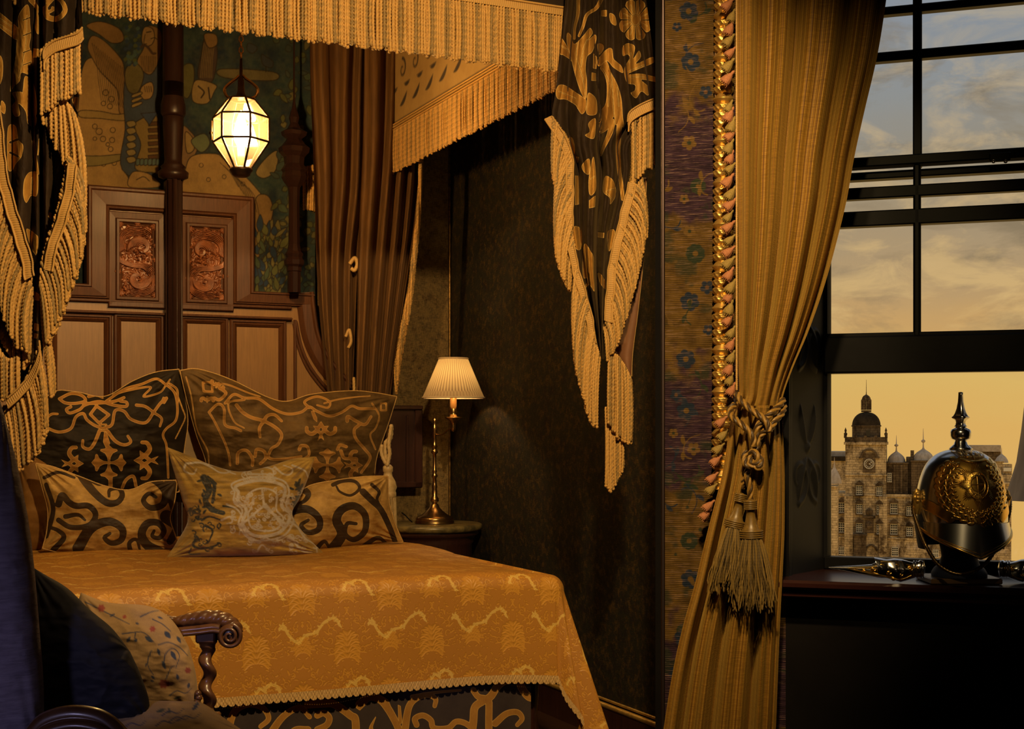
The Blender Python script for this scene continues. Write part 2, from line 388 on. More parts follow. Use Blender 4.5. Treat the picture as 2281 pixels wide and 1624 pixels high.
def MPaint(name, rough=.85, bump=.3, wscale=260, bdist=.001, dull=.25, sheen=0.1, rot=(0,0,0)):
    m, t, b = newmat(name); co = objco(t, (1,1,1), rot); c = attr(t, 'paint', 'Color')
    n = noise(t, co, 14, 6, .7); n2 = noise(t, objco(t, (160, 160, 14)), 4, 3, .7)
    k = mathn(t, 'ADD', mathn(t, 'MULTIPLY', n, .7), mathn(t, 'MULTIPLY', n2, .5))
    t.links.new(mixc(t, dull, c, ramp(t, k, [(.3, (0,0,0)), (.75, (1,1,1))]), 'OVERLAY'), b.inputs['Base Color'])
    b.inputs['Roughness'].default_value = rough; b.inputs['Specular IOR Level'].default_value = .2; b.inputs['Sheen Weight'].default_value = sheen
    t.links.new(bumpn(t, noise(t, co, wscale, 2), bump, bdist), b.inputs['Normal']); return m
def Mwood(name, c1, c2, rough=.38, stretch=(30, 30, 1.6), coat=.3, bump=.15, spec=.5):
    m, t, b = newmat(name); co = objco(t, stretch)
    n = noise(t, co, 4.0, 7, .65, .6); n2 = noise(t, objco(t), 5, 3)
    c = ramp(t, mathn(t, 'ADD', mathn(t, 'MULTIPLY', n, .75), mathn(t, 'MULTIPLY', n2, .25)), [(.32, c1), (.52, tuple(.5*(a+b_) for a, b_ in zip(c1, c2))), (.7, c2)])
    t.links.new(c, b.inputs['Base Color']); b.inputs['Roughness'].default_value = rough; b.inputs['Coat Weight'].default_value = coat; b.inputs['Coat Roughness'].default_value = .25
    b.inputs['Specular IOR Level'].default_value = spec
    t.links.new(bumpn(t, n, bump, .0015), b.inputs['Normal']); return m
def Mglass(name, tint=(1,1,1), spec=.10, rough=.03, haze=0.0):
    m = bpy.data.materials.new(name); m.use_nodes = True; t = m.node_tree; t.nodes.clear()
    o = t.nodes.new('ShaderNodeOutputMaterial'); mx = t.nodes.new('ShaderNodeMixShader'); tr = t.nodes.new('ShaderNodeBsdfTransparent'); gl = t.nodes.new('ShaderNodeBsdfGlossy')
    tr.inputs[0].default_value = (*tint, 1); gl.inputs['Roughness'].default_value = rough
    lw = t.nodes.new('ShaderNodeLayerWeight'); lw.inputs[0].default_value = .25
    t.links.new(mathn(t, 'ADD', mathn(t, 'MULTIPLY', lw.outputs['Fresnel'], .5), spec*.3, clamp=True), mx.inputs[0])
    if haze:
        tl = t.nodes.new('ShaderNodeBsdfTranslucent'); tl.inputs[0].default_value = (1, .8, .45, 1); m2 = t.nodes.new('ShaderNodeMixShader'); m2.inputs[0].default_value = haze
        t.links.new(tr.outputs[0], m2.inputs[1]); t.links.new(tl.outputs[0], m2.inputs[2]); tr = m2
    t.links.new(tr.outputs[0], mx.inputs[1]); t.links.new(gl.outputs[0], mx.inputs[2]); t.links.new(mx.outputs[0], o.inputs[0]); return m
def Mrope(name, c1, c2, rough=.6, sheen=.4, n=40):
    """cord: colour chosen between two threads by the strand value"""
    m, t, b = newmat(name); p = attr(t); k = noise(t, objco(t), n, 3)
    c = mixc(t, p, c1, c2); c = mixc(t, mathn(t, 'MULTIPLY', k, .35), c, tuple(x*.45 for x in c1))
    t.links.new(c, b.inputs['Base Color']); b.inputs['Roughness'].default_value = rough; b.inputs['Sheen Weight'].default_value = sheen*.4; b.inputs['Sheen Tint'].default_value = (.9, .6, .25, 1)
    b.inputs['Specular IOR Level'].default_value = .35
    t.links.new(bumpn(t, noise(t, objco(t), 900, 2), .25, .0006), b.inputs['Normal']); return m
GOLD = (.62, .36, .10)
m_fringe = Mrope('gold_bullion_cord', (.62, .345, .090), (.22, .145, .050))
m_braid = M('gold_braid', (.56, .34, .10), (.38, .22, .065), rough=.55, sheen=.3, nscale=200, bump=.3, bscale=700, bdist=.001)
m_oak = Mwood('pale_quartered_oak', (.175, .083, .020), (.27, .135, .036), rough=.45, stretch=(60, 60, 2.0), coat=.15)
m_oakd = Mwood('dark_polished_oak', (.050, .018, .007), (.105, .040, .016), rough=.48, coat=.04, spec=.22)
m_post = Mwood('nearly_black_oak', (.010, .004, .003), (.028, .010, .006), rough=.40, coat=.08, spec=.3)
m_carve = M('carved_mahogany', (.13, .042, .017), (.26, .090, .034), rough=.40, nscale=30, coat=.12, spec=.4)
m_mah = Mwood('dark_mahogany', (.020, .007, .005), (.05, .018, .012), rough=.3, coat=.5)
m_black = M('black_painted_wood', (.0035, .0035, .0042), (.006, .006, .007), rough=.42, nscale=6, bump=.12, bscale=20, spec=.1)
m_velv = M('brown_gold_velvet', (.075, .032, .006), (.15, .068, .012), rough=.75, sheen=.8, nscale=5, stretch=(14,14,1), bump=.15, bscale=90)
m_brass = M('aged_brass', (.60, .38, .15), (.42, .25, .09), rough=.26, metal=1, nscale=14)
m_gilt = M('gilded_carving', (.85, .56, .16), (.62, .36, .08), rough=.42, metal=.82, nscale=30, bump=.12, bscale=90, bdist=.001)
m_gilt2 = M('bright_gilt', (1.0, .66, .17), (.9, .54, .11), rough=.26, metal=1, nscale=60)
m_silver = M('polished_silver', (.78, .78, .82), (.66, .67, .72), rough=.20, metal=1, nscale=6)
m_iron = M('dark_bronze', (.10, .055, .025), (.05, .028, .014), rough=.4, metal=.8, nscale=20)
m_glass = Mglass('clear_glass')
m_lglass = Mglass('lantern_glass', (1, .90, .68), .25, haze=.030)
# ================================================================ the room
m_wall = None
def _wallmat(name, dark, mid, gold, sc=9, gl=.58):
    m, t, b = newmat(name); co = objco(t); fine = objco(t, (240, 240, 26)); fine2 = objco(t, (26, 26, 300))
    n = noise(t, co, sc, 7, .68, .8); k = noise(t, co, sc*3.2, 5, .7); 
    th = mathn(t, 'ADD', mathn(t, 'MULTIPLY', noise(t, fine, 2, 3, .7), .5), mathn(t, 'MULTIPLY', noise(t, fine2, 2, 3, .7), .5))
    c = ramp(t, n, [(.36, dark), (.5, mid), (.66, dark)])
    g = ramp(t, mathn(t, 'ADD', mathn(t, 'MULTIPLY', k, .6), mathn(t, 'MULTIPLY', th, .5)), [(gl-.05, (0,0,0)), (gl+.06, (1,1,1))])
    c = mixc(t, mathn(t, 'MULTIPLY', g, .75), c, gold)
    c = mixc(t, .55, c, ramp(t, th, [(.38, (.12,.12,.12)), (.62, (.9,.9,.9))]), 'OVERLAY')
    t.links.new(c, b.inputs['Base Color']); b.inputs['Roughness'].default_value = .8; b.inputs['Specular IOR Level'].default_value = .2
    t.links.new(bumpn(t, th, .5, .0012), b.inputs['Normal']); return m
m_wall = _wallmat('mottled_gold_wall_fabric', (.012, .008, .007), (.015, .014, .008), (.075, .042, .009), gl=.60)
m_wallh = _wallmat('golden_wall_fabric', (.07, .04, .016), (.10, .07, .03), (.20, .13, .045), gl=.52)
m_plain = M('dark_plaster', (.0045, .0038, .0040), (.007, .006, .006), rough=.9, nscale=4, spec=.1)
m_floor = Mwood('dark_floorboards', (.02, .008, .004), (.05, .02, .01), rough=.4, stretch=(2, 20, 2))
CZ = 3.42
def struct(name, g, mat, parent=None, smooth=False): return build(g, name, mat, parent, smooth, kind=None if parent else 'structure')
g = Geo(); g.box(-3.4, 3.1, -2.2, 3.5, -.1, 0); g.box(-3.0, 1.50, -1.6, 2.36, -.1, 0, B); g.box(-.2, 2.7, -1.3, .30, -.1, 0, W); struct('floor', g, m_floor)
g = Geo(); g.box(-3.4, 3.1, -2.2, 3.5, CZ, CZ+.1); g.box(-3.0, 1.50, -1.6, 2.36, CZ, CZ+.1, B); g.box(-.2, 2.7, -1.3, .30, CZ, CZ+.1, W); struct('ceiling', g, m_plain)
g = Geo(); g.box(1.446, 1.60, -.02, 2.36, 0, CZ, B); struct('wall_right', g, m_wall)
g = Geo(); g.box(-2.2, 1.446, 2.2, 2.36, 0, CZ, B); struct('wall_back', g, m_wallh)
g = Geo(); g.box(-3.4, -3.25, -2.2, 5.9, 0, CZ); struct('wall_left', g, m_plain)
g = Geo(); g.box(-3.25, 3.1, -2.2, -2.05, 0, CZ); struct('wall_behind', g, m_plain)
g = Geo(); g.box(2.95, 3.1, -2.05, 3.55, 0, CZ); struct('wall_far_right', g, m_plain)
# short return between the alcove and the window wall
a_, b_ = W(.0, .02, 0), B(1.50, -.02, 0)
def _ret(x, y, z):
    t = y; d = (b_-a_)[:2]; n = np.array([d[1], -d[0]])/np.linalg.norm(d)
    return np.stack([a_[0]+d[0]*t+n[0]*(x), a_[1]+d[1]*t+n[1]*x, z], -1)
g = Geo(); g.box(.03, .14, .05, 1, 0, CZ, _ret); struct('wall_return', g, m_plain)
# window wall: pier, apron, lintel, right pier with a real opening
OP0, OP1, SILL, LINT = .382, 1.92, .80, 3.08
g = Geo(); g.box(OP0, OP1, 0, .30, 0, SILL-.03, W); g.box(OP0, OP1, 0, .30, LINT, CZ, W); g.box(OP1, 2.75, 0, .30, 0, CZ, W); g.box(0, OP0, .012, .30, 0, CZ, W)
struct('wall_window', g, m_plain)
# patterned hanging on the pier
cv = Cv(1470, 0, 1800, 1624, 1.0)
cv.rgb = np.zeros((cv.ny, cv.nx, 3)); yy = cv.y0+np.arange(cv.ny)[:, None]; xx = cv.x0+np.arange(cv.nx)[None]
ph = np.sin((yy-120)/560*2*np.pi*1.0)                    # bands of ochre ground and violet ground
band = np.clip((np.cos((yy-60)/590*2*np.pi)+.18+fbm(xx/30, yy/30, 3)*1.6)*2.4+.5, 0, 1)[..., None]
vio = np.array([.085, .040, .075])[None, None]*(1+fbm(xx/18, yy/6, 5)[..., None]*1.6)
och = np.array([.27, .15, .030])[None, None]*(1+fbm(xx/20, yy/20, 6)[..., None]*1.3)
grn = np.array([.055, .075, .040])[None, None]
cv.rgb[:] = vio*(1-band)+och*band
gm = np.clip(fbm(xx/45, yy/38, 9)*9-.9, 0, 1)[..., None]; cv.rgb[:] = cv.rgb*(1-gm*.75)+grn*gm*.75
BLUE = (.035, .060, .115); OCH = (.34, .19, .045); PK = (.30, .15, .07); GRNP = (.06, .085, .045)
def flower(x, y, r, colr, core, n=6, line=None):
    cv.begin()
    for k in range(n): 
        a = 2*math.pi*k/n+.3; cv.disc(x+r*.62*math.cos(a), y+r*.62*math.sin(a), r*.38)
    cv.paint(colr, line, 1.3); cv.begin(); cv.disc(x, y, r*.28); cv.paint(core)
for base_y in (25, 138, 672, 800, 915, 1290, 1420): flower(1532+rng.uniform(-8, 8), base_y, 22, BLUE, OCH)
for x, y, r in ((1572, 205, 15), (1575, 640, 16), (1508, 60, 11), (1578, 735, 13), (1506, 880, 14), (1572, 1380, 15), (1505, 1500, 16)): flower(x, y, r, BLUE, PK, 5)
for x, y, r in ((1535, 318, 17), (1524, 443, 11), (1536, 515, 14), (1545, 1000, 15), (1500, 965, 11), (1531, 1130, 13), (1560, 1180, 14), (1505, 1235, 12)): flower(x, y, r, OCH, GRNP, 5)
for x, y, r in ((1555, 415, 18), (1549, 565, 22), (1535, 1205, 20)): flower(x, y, r, GRNP, OCH, 9)
for k in range(26):
    y = 1624*rng.random(); x = 1488+100*rng.random(); a = rng.uniform(0, 6.28); cv.begin()
    pts = [(x+26*t*math.cos(a+t*1.4)*1.6, y+26*t*math.sin(a+t*1.4)*1.6) for t in np.linspace(0, 1.4, 6)]
    cv.stroke(pts, 3.4, 1.6); cv.leaf(*pts[3], math.degrees(a)+60, 22, 9, .8); cv.leaf(*pts[2], math.degrees(a)-70, 20, 8, -.8)
    cv.paint([OCH, BLUE, GRNP, OCH][k % 4])
xs = np.linspace(SW(1478, 0)-.0, OP0, 260); zs = np.linspace(0, CZ, 1400)
S_, Z_ = np.meshgrid(xs, zs); Wp = W(S_, 0, Z_)
PXx = CX+F*Wp[..., 0]/Wp[..., 1]; PYy = YH-F*(Z_-H)/Wp[..., 1]; colr = cv.sample(PXx, np.mod(PYy, 1620), cv.rgb)
g = Geo(); g.grid(Wp)
m, t, b = newmat('floral_woven_hanging'); co = objco(t)
wv = t.nodes.new('ShaderNodeTexWave'); wv.bands_direction = 'Z'; wv.inputs['Scale'].default_value = 52; wv.inputs['Distortion'].default_value = .6; wv.inputs['Detail'].default_value = 2; t.links.new(co, wv.inputs[0])
wx = t.nodes.new('ShaderNodeTexWave'); wx.bands_direction = 'X'; wx.inputs['Scale'].default_value = 70; wx.inputs['Distortion'].default_value = .8; t.links.new(co, wx.inputs[0])
slub = noise(t, objco(t, (5, 5, 190)), 3, 4, .7)
c = attr(t, 'paint', 'Color'); wf = mathn(t, 'MULTIPLY', wv.outputs['Fac'], mathn(t, 'ADD', mathn(t, 'MULTIPLY', wx.outputs['Fac'], .5), .5))
c = mixc(t, mathn(t, 'ADD', mathn(t, 'MULTIPLY', wf, .7), .15), mixc(t, .8, c, (.0, .0, .0)), c)
c = mixc(t, mathn(t, 'MULTIPLY', ramp(t, slub, [(.56, (0,0,0)), (.68, (1,1,1))]), .5), c, (.42, .26, .20))
t.links.new(c, b.inputs['Base Color']); b.inputs['Roughness'].default_value = .85; b.inputs['Specular IOR Level'].default_value = .15
t.links.new(bumpn(t, wf, .6, .0015), b.inputs['Normal'])
o = build(g, 'wall_hanging', m, None, True, 'floral woven cloth covering the narrow wall beside the gilt moulding', 'wall hanging', col=colr.reshape(-1, 3)*.55)
# vertical metal corner bead
g = Geo(); c0 = W(-.004, -.004, 0); 
g.tube([c0+[0, 0, .0], c0+[0, 0, CZ*.5], c0+[0, 0, CZ]], .0065, 12)
m_bead = M('satin_metal_bead', (.10, .075, .075), rough=.45, metal=1)
o = build(g, 'trim_1', m_bead, None, True, kind='structure')
g = Geo(); g.box(-.030, -.010, .0, .03, 0, CZ, W); build(g, 'trim_2', m_plain, None, False, kind='structure')
# skirting of the right wall with a gilt rope on top
g = Geo(); g.box(1.425, 1.446, -.02, 2.2, 0, .125, B); struct('baseboard_right', g, m_mah)
g = Geo(); 
for du, dz, r in ((1.430, .135, .011), (1.438, .156, .006)):
    vv = np.linspace(0, 2.19, 60); g.cord(B(du, vv, dz), r, 3, .02, 9)
build(g, 'trim_3', m_gilt, None, True, kind='structure')
g = Geo(); zz = np.linspace(.1, CZ, 40); g.cord(B(1.437, 2.19, zz), .007, 3, .016, 8)
build(g, 'trim_4', M('dull_gilt_rope', (.30, .17, .05), (.12, .07, .02), rough=.4, metal=.9, nscale=60), None, True, kind='structure')
# ---------------------------------------------------------------- window
win = thing('window_1', W(1.15, .3, SILL), kind='structure')
RG = .30
def zw(py, px=2050, r=RG): return H+(YH-py)/F*float(Dw(px, r))
s0, s1 = float(SW(1845, RG)), OP1-.05
def wbar(g, sa, sb, ya, yb, r0, r1, bev=.004): g.box(sa, sb, r0, r1, zw(yb), zw(ya), W, bev)
g = Geo()
g.box(OP0, s0+.004, .27, .36, SILL-.03, LINT, W); g.box(OP1-.06, OP1+.02, .20, .36, SILL-.03, LINT, W)
g.box(OP0, OP1, .24, .36, LINT-.06, LINT+.02, W)
build(g, 'window_frame', m_black, win, False)
g = Geo(); sv0, sv1 = float(SW(2033.5, RG)), float(SW(2053.5, RG))
for ya, yb, r0, r1 in ((9, 27, .29, .33), (110, 131, .29, .33), (469, 503, .25, .30), (416, 442, .25, .29), (350, 372, .24, .30), (377, 394, .29, .34)): wbar(g, s0-.01, s1, ya, yb, r0, r1)
g.box(sv0, sv1, .285, .335, zw(372), LINT, W, .004); g.box(sv0+.002, sv1-.002, .26, .30, zw(750), zw(372), W, .004)
g.box(sv0+.006, sv1-.006, .25, .29, zw(750), zw(372), W, .003)
build(g, 'sash_bar', m_black, win, False)
g = Geo(); wbar(g, s0-.01, s1, 748, 831, .24, .31, .006); wbar(g, s0-.01, s1, 741, 752, .255, .30, .003)
g.box(s0-.01, s1, .245, .30, SILL+.0, .841, W, .004)
build(g, 'sash_rail', m_black, win, False)
g = Geo(); g.box(s0, s1, .302, .305, .83, LINT-.05, W); build(g, 'glass_pane', m_glass, win, False)
g = Geo(); sc_ = float(SW(2228, .24)); zc = zw(352, 2228, .24)
g.box(sc_-.032, sc_+.030, .222, .24, zc-.013, zc+.015, W, .003); o = build(g, 'sash_catch', m_black, win, False)
g = Geo()
for px in (2213, 2240):
    c = PW(px, 360, .219); g.lathe([(0, 0), (.005, 0), (.0062, .003), (.0062, .006)], c, 14, ax=(-.32, -.947, 0)[0:3] if False else tuple(-np.array([WS, WC, 0])))
build(g, 'screw', m_silver, o)
# splayed jamb with a carved vertical panel
cvj = Cv(0, 0, 100, 700, 1.0)
for yc in (60, 190, 320, 450, 580):
    for sgn in (1, -1):
        cvj.spiral(50+sgn*20, yc+20, 24, 3, 90, sgn*1.2, 9, 4); cvj.leaf(50, yc, 90-sgn*50, 50, 14, sgn*1.0); cvj.leaf(50, yc-10, -90+sgn*40, 46, 12, -sgn*.8)
    cvj.disc(50, yc-10, 7)
nS, nT = 90, 700
ss, tt = np.meshgrid(np.linspace(0, 1, nS), np.linspace(0, 1, nT))
hh = np.clip(cvj.sample(ss*100, tt*700), 0, 8)*.0016 + np.where((ss < .08) | (ss > .90), .010, 0)
p0 = W(OP0, 0, 0); p1 = W(s0, .29, 0)
Pj = p0[:2]*(1-ss[..., None])+p1[:2]*ss[..., None]; nj = np.array([(p1-p0)[1], -(p1-p0)[0]]); nj /= np.linalg.norm(nj)
Pj = Pj+nj*(hh[..., None]); zz = SILL-.03+(LINT-SILL+.03)*(1-tt)
g = Geo(); g.grid(np.concatenate([Pj, zz[..., None]], -1)); struct('trim_5', g, M('dark_carved_shutter', (.006, .006, .007), (.010, .010, .011), rough=.55, nscale=8, spec=.2), smooth=True)
g = Geo(); g.box(OP0-.006, OP0+.012, -.012, .02, SILL, LINT, W); struct('trim_6', g, m_black)
# sill board
m_sill = Mwood('dark_red_sill_paint', (.020, .004, .003), (.030, .007, .005), rough=.3, stretch=(3, 3, 3), coat=.6, bump=.03)
g = Geo(); g.box(OP0-.10, OP1+.1, -.12, .30, SILL-.028, SILL, W, .008); g.box(OP0-.10, OP1+.1, -.095, .0, SILL-.055, SILL-.030, W, .005)
build(g, 'trim_7', m_sill, None, False, kind='structure')
# ================================================================ the city outside, far below the window
DF = 220.0
def mstone(name, c1, c2, dark, bs=(1.0, .40)):
    m, t, b = newmat(name); c = t.nodes.new('ShaderNodeTexCoord'); mp = t.nodes.new('ShaderNodeMapping'); t.links.new(c.outputs['Object'], mp.inputs[0])
    mp.inputs['Rotation'].default_value = (math.radians(90), 0, 0)
    br = t.nodes.new('ShaderNodeTexBrick'); br.inputs['Scale'].default_value = 1.0; br.inputs['Brick Width'].default_value = bs[0]; br.inputs['Row Height'].default_value = bs[1]
    br.inputs['Mortar Size'].default_value = .02; br.inputs['Color1'].default_value = (*c1, 1); br.inputs['Color2'].default_value = (*c2, 1); br.inputs['Mortar'].default_value = (*dark, 1)
    t.links.new(mp.outputs[0], br.inputs[0])
    n = noise(t, objco(t, (1, 1, .35)), .32, 7, .7); n2 = noise(t, objco(t), 1.6, 6, .75)
    k = mathn(t, 'ADD', mathn(t, 'MULTIPLY', n, .6), mathn(t, 'MULTIPLY', n2, .4))
    col = mixc(t, ramp(t, k, [(.46, (0,0,0)), (.60, (1,1,1))]), br.outputs[0], dark)
    t.links.new(col, b.inputs['Base Color']); b.inputs['Roughness'].default_value = .95; b.inputs['Specular IOR Level'].default_value = .1; return m
m_st = mstone('weathered_pale_stone', (.72, .55, .31), (.54, .41, .22), (.085, .055, .028))
m_st2 = mstone('soot_dark_stone', (.19, .135, .075), (.13, .09, .05), (.028, .018, .01))
m_std = M('blackened_dome_lead', (.022, .016, .010), (.06, .044, .026), spec=.05, rough=.95, nscale=.8, bump=.3, bscale=3, bdist=.1)
m_lead = M('pale_grey_lead', (.60, .50, .38), (.40, .32, .23), rough=.7, nscale=.7, stretch=(3, 3, .5))
m_slate = M('grey_roof_slate', (.50, .42, .32), (.34, .28, .21), rough=.8, nscale=1.2)
m_white = M('white_window_paint', (.75, .70, .56), rough=.6)
m_dark = M('dark_window_glass', (.012, .010, .008), rough=.3)
def _fr(D):                                            # each building faces the castle: a frame turned towards it
    a = math.atan((2040-CX)/F); return a, ((2040-CX)/F*D, D)
def X(px, D=DF):                                       # distance along the facade
    a, (ox, oy) = _fr(D); k = (px-CX)/F
    return (k*oy-ox)/(math.cos(a)+k*math.sin(a))
def R_(s, y, z, D=DF):
    a, (ox, oy) = _fr(D); s, y, z = np.broadcast_arrays(np.asarray(s, float), np.asarray(y, float), np.asarray(z, float)); r = y-D
    return np.stack([ox+s*math.cos(a)+r*math.sin(a), oy-s*math.sin(a)+r*math.cos(a), z], -1)
def pt(s, y, z, D=DF): return tuple(float(q) for q in R_(s, y, z, D))
def Z(py, D=DF): return H+(YH-py)/F*D
def ob(g, x0, x1, y0, y1, d0, dep, D=DF): g.box(X(x0), X(x1), D+d0, D+d0+dep, Z(y1), Z(y0), lambda x, y, z: R_(x, y, z, D)); return g
def sep(crx, cry): return 1800+crx/3.185, 820+cry/3.185
def dome_prof(x0, x1, y0, y1, D=DF, ribs=0, n=14, pw=.5):
    r = (X(x1)-X(x0))/2; h = Z(y1)-Z(y0) if False else Z(y0)-Z(y1)
    t = np.linspace(0, 1, n); return [(r*math.cos(a*math.pi/2)**.85+1e-4, h*math.sin(a*math.pi/2)) for a in t], ((X(x0)+X(x1))/2)
BB = 1330
bl = thing('clock_tower_college', pt(X(1930), DF+3, Z(BB)), 'old soot-stained stone college with a domed clock tower outside the window', 'building')
g = Geo(); ob(g, 1883, 1974, 990, BB, 0, 6.7); ob(g, 1880, 1977, 985, 991, -.35, 7.4); ob(g, 1882.5, 1975, 1058, 1061, -.2, 7); ob(g, 1882.5, 1975, 1103, 1106, -.2, 7); ob(g, 1881, 1900, 1106, BB, -.5, 3); ob(g, 1958, 1976, 1106, BB, -.5, 3)
build(g, 'clock_tower', m_st, bl, False)
g = Geo(); ob(g, 1882, 1975, 974, 986, -.2, 7.0)
for px in (1883, 1906, 1928, 1951, 1974): ob(g, px-3, px+3, 970, 976, -.25, .8)
for px in (1883.5, 1973.5): 
    g.lathe([(.25, 0), (.3, .3), (.12, .5), (.2, .8), (.02, 1.3)], pt(X(px), DF+.1, Z(970)), 8)
build(g, 'parapet', m_st2, bl, False)
g = Geo(); rr = (X(1961)-X(1895))/2; g.lathe([(rr*.98, 0), (rr*.98, Z(950)-Z(978)), (rr*1.04, Z(950)-Z(978)), (rr*1.04, Z(947)-Z(978)), (rr*.98, Z(947)-Z(978))], pt(X(1928), DF+3.4, Z(978)), 16)
build(g, 'drum', m_st2, bl, False)
g = Geo(); prof, _ = dome_prof(1896, 1960, 917, 948); g.lathe(prof, pt(X(1928), DF+3.4, Z(948)), 32, flutes=16, fdep=.02); build(g, 'dome', m_std, bl)
g = Geo(); ob(g, 1929, 1938, 959, 972, .0, .8); build(g, 'drum_window', m_dark, bl, False)
g = Geo()
for k in range(8):
    a = 2*math.pi*(k+.5)/8; g.box(-.22, .22, -.22, .22, Z(912)-0, Z(890), lambda x, y, z: R_(X(1928)+x+.66*math.cos(a), DF+3.4+y+.66*math.sin(a), z))
g.lathe([(.85, 0), (.85, .3), (.05, .3)], pt(X(1928), DF+3.4, Z(917)), 12); g.lathe([(.85, 0), (.85, .25), (.75, .3), (.7, .55), (.5, .85), (.25, 1.02), (.09, 1.1), (.05, 1.6), (.02, 3.6)], pt(X(1928), DF+3.4, Z(892)), 12)
build(g, 'cupola', m_st2, bl, False)
g = Geo(); ob(g, 1922, 1950, 1010, 1054, -.12, .5); a = np.linspace(0, np.pi, 14); g.tube(R_(X(1936)+1.25*np.cos(a), 0*a+DF-.35, Z(1021)+1.25*np.sin(a)*1.15), .2, 6)
for sgn in (-1, 1): ob(g, 1936+sgn*19-4, 1936+sgn*19+4, 1018, 1022, -.5, .5)
o = build(g, 'clock_surround', m_st2, bl, False)
g = Geo(); R = .78; a = np.linspace(0, 2*np.pi, 33)
g.tube(R_(X(1936)+R*np.cos(a), 0*a+DF-.22, Z(1034)+R*np.sin(a)), .055, 6)
g.tube(R_(X(1936)+R*.66*np.cos(a), 0*a+DF-.22, Z(1034)+R*.66*np.sin(a)), .03, 6)
for k in range(12):
    q = k*math.pi/6; g.tube([pt(X(1936)+R*.72*math.cos(q), DF-.22, Z(1034)+R*.72*math.sin(q)), pt(X(1936)+R*.92*math.cos(q), DF-.22, Z(1034)+R*.92*math.sin(q))], .045, 5)
for q, ln in ((math.radians(35), .62), (math.radians(-35), .42)): g.tube([pt(X(1936), DF-.25, Z(1034)), pt(X(1936)+ln*math.cos(q), DF-.25, Z(1034)+ln*math.sin(q))], .05, 5)
build(g, 'clock_dial', m_white, o, False)
# wings
g = Geo(); ob(g, 1848, 1884, 1100, BB, .8, 8); ob(g, 1847, 1884, 1102, 1108, .5, 8); ob(g, 1848, 1884, 1147, 1150, .6, 1); ob(g, 1848, 1884, 1200, 1203, .6, 1)
build(g, 'left_wing', m_st, bl, False)
g = Geo(); ob(g, 1974, 2110, 1102, BB, .9, 8); ob(g, 1974, 2110, 1102, 1108, .6, 8); ob(g, 1974, 2110, 1147, 1150, .7, 1); ob(g, 1974, 2110, 1200, 1203, .7, 1)
build(g, 'right_wing', m_st, bl, False)
g = Geo(); ob(g, 1974, 2022, 1032, 1104, 1.5, 8); ob(g, 2030, 2082, 1027, 1104, 1.2, 8); ob(g, 2018, 2034, 1020, 1104, 2.5, 8); ob(g, 2028, 2036, 1004, 1030, 3, 1.5); ob(g, 1972, 2024, 1031, 1034, 1.2, 8); ob(g, 2028, 2086, 1026, 1029, 1.0, 8)
for px in (1990, 2006, 2045, 2062): ob(g, px, px+4, 1036, 1100, 1.0, .5)
build(g, 'upper_storey', m_st2, bl, False)
for x0, x1, y0, y1, tip in ((1975, 2017, 1005, 1033, 976), (2033, 2081, 999, 1028, 962)):
    prof, cx = dome_prof(x0, x1, y0+2, y1); g = Geo(); hh = Z(tip)-Z(y0+2); r0 = prof[0][0]
    prof = [(r0*f, z*prof[-1][1]) for f, z in ((1.04, 0), (1.0, .05), (.97, .3), (.82, .55), (.58, .75), (.32, .9), (.14, 1.0))]
    z0 = prof[-1][1]; prof += [(.12, z0+.1*hh), (.08, z0+.35*hh), (.32, z0+.42*hh), (.32, z0+.5*hh), (.08, z0+.56*hh), (.02, z0+1.2*hh)]
    g.lathe(prof, pt(cx, DF+3.6, Z(y1)), 24, flutes=12, fdep=.02); build(g, 'turret_dome', m_lead, bl)
wins = [(1908, 1920, 1084, 1103), (1953, 1964.5, 1086, 1104), (1977, 1985, 1056, 1074), (1867, 1880, 1124, 1144), (1909, 1920, 1126, 1145), (1954, 1964.5, 1127, 1146), (1984, 1998, 1124, 1145), (1867, 1881, 1169, 1189), (1908, 1920, 1169, 1187), (1954, 1964.5, 1170, 1190), (1984, 1998, 1170, 1191), (1868, 1879, 1224, 1240), (1987, 2000, 1222, 1240), (2079, 2090, 1226, 1240), (2020, 2032, 1130, 1148), (2020, 2032, 1176, 1194), (2060, 2070, 1130, 1148)]
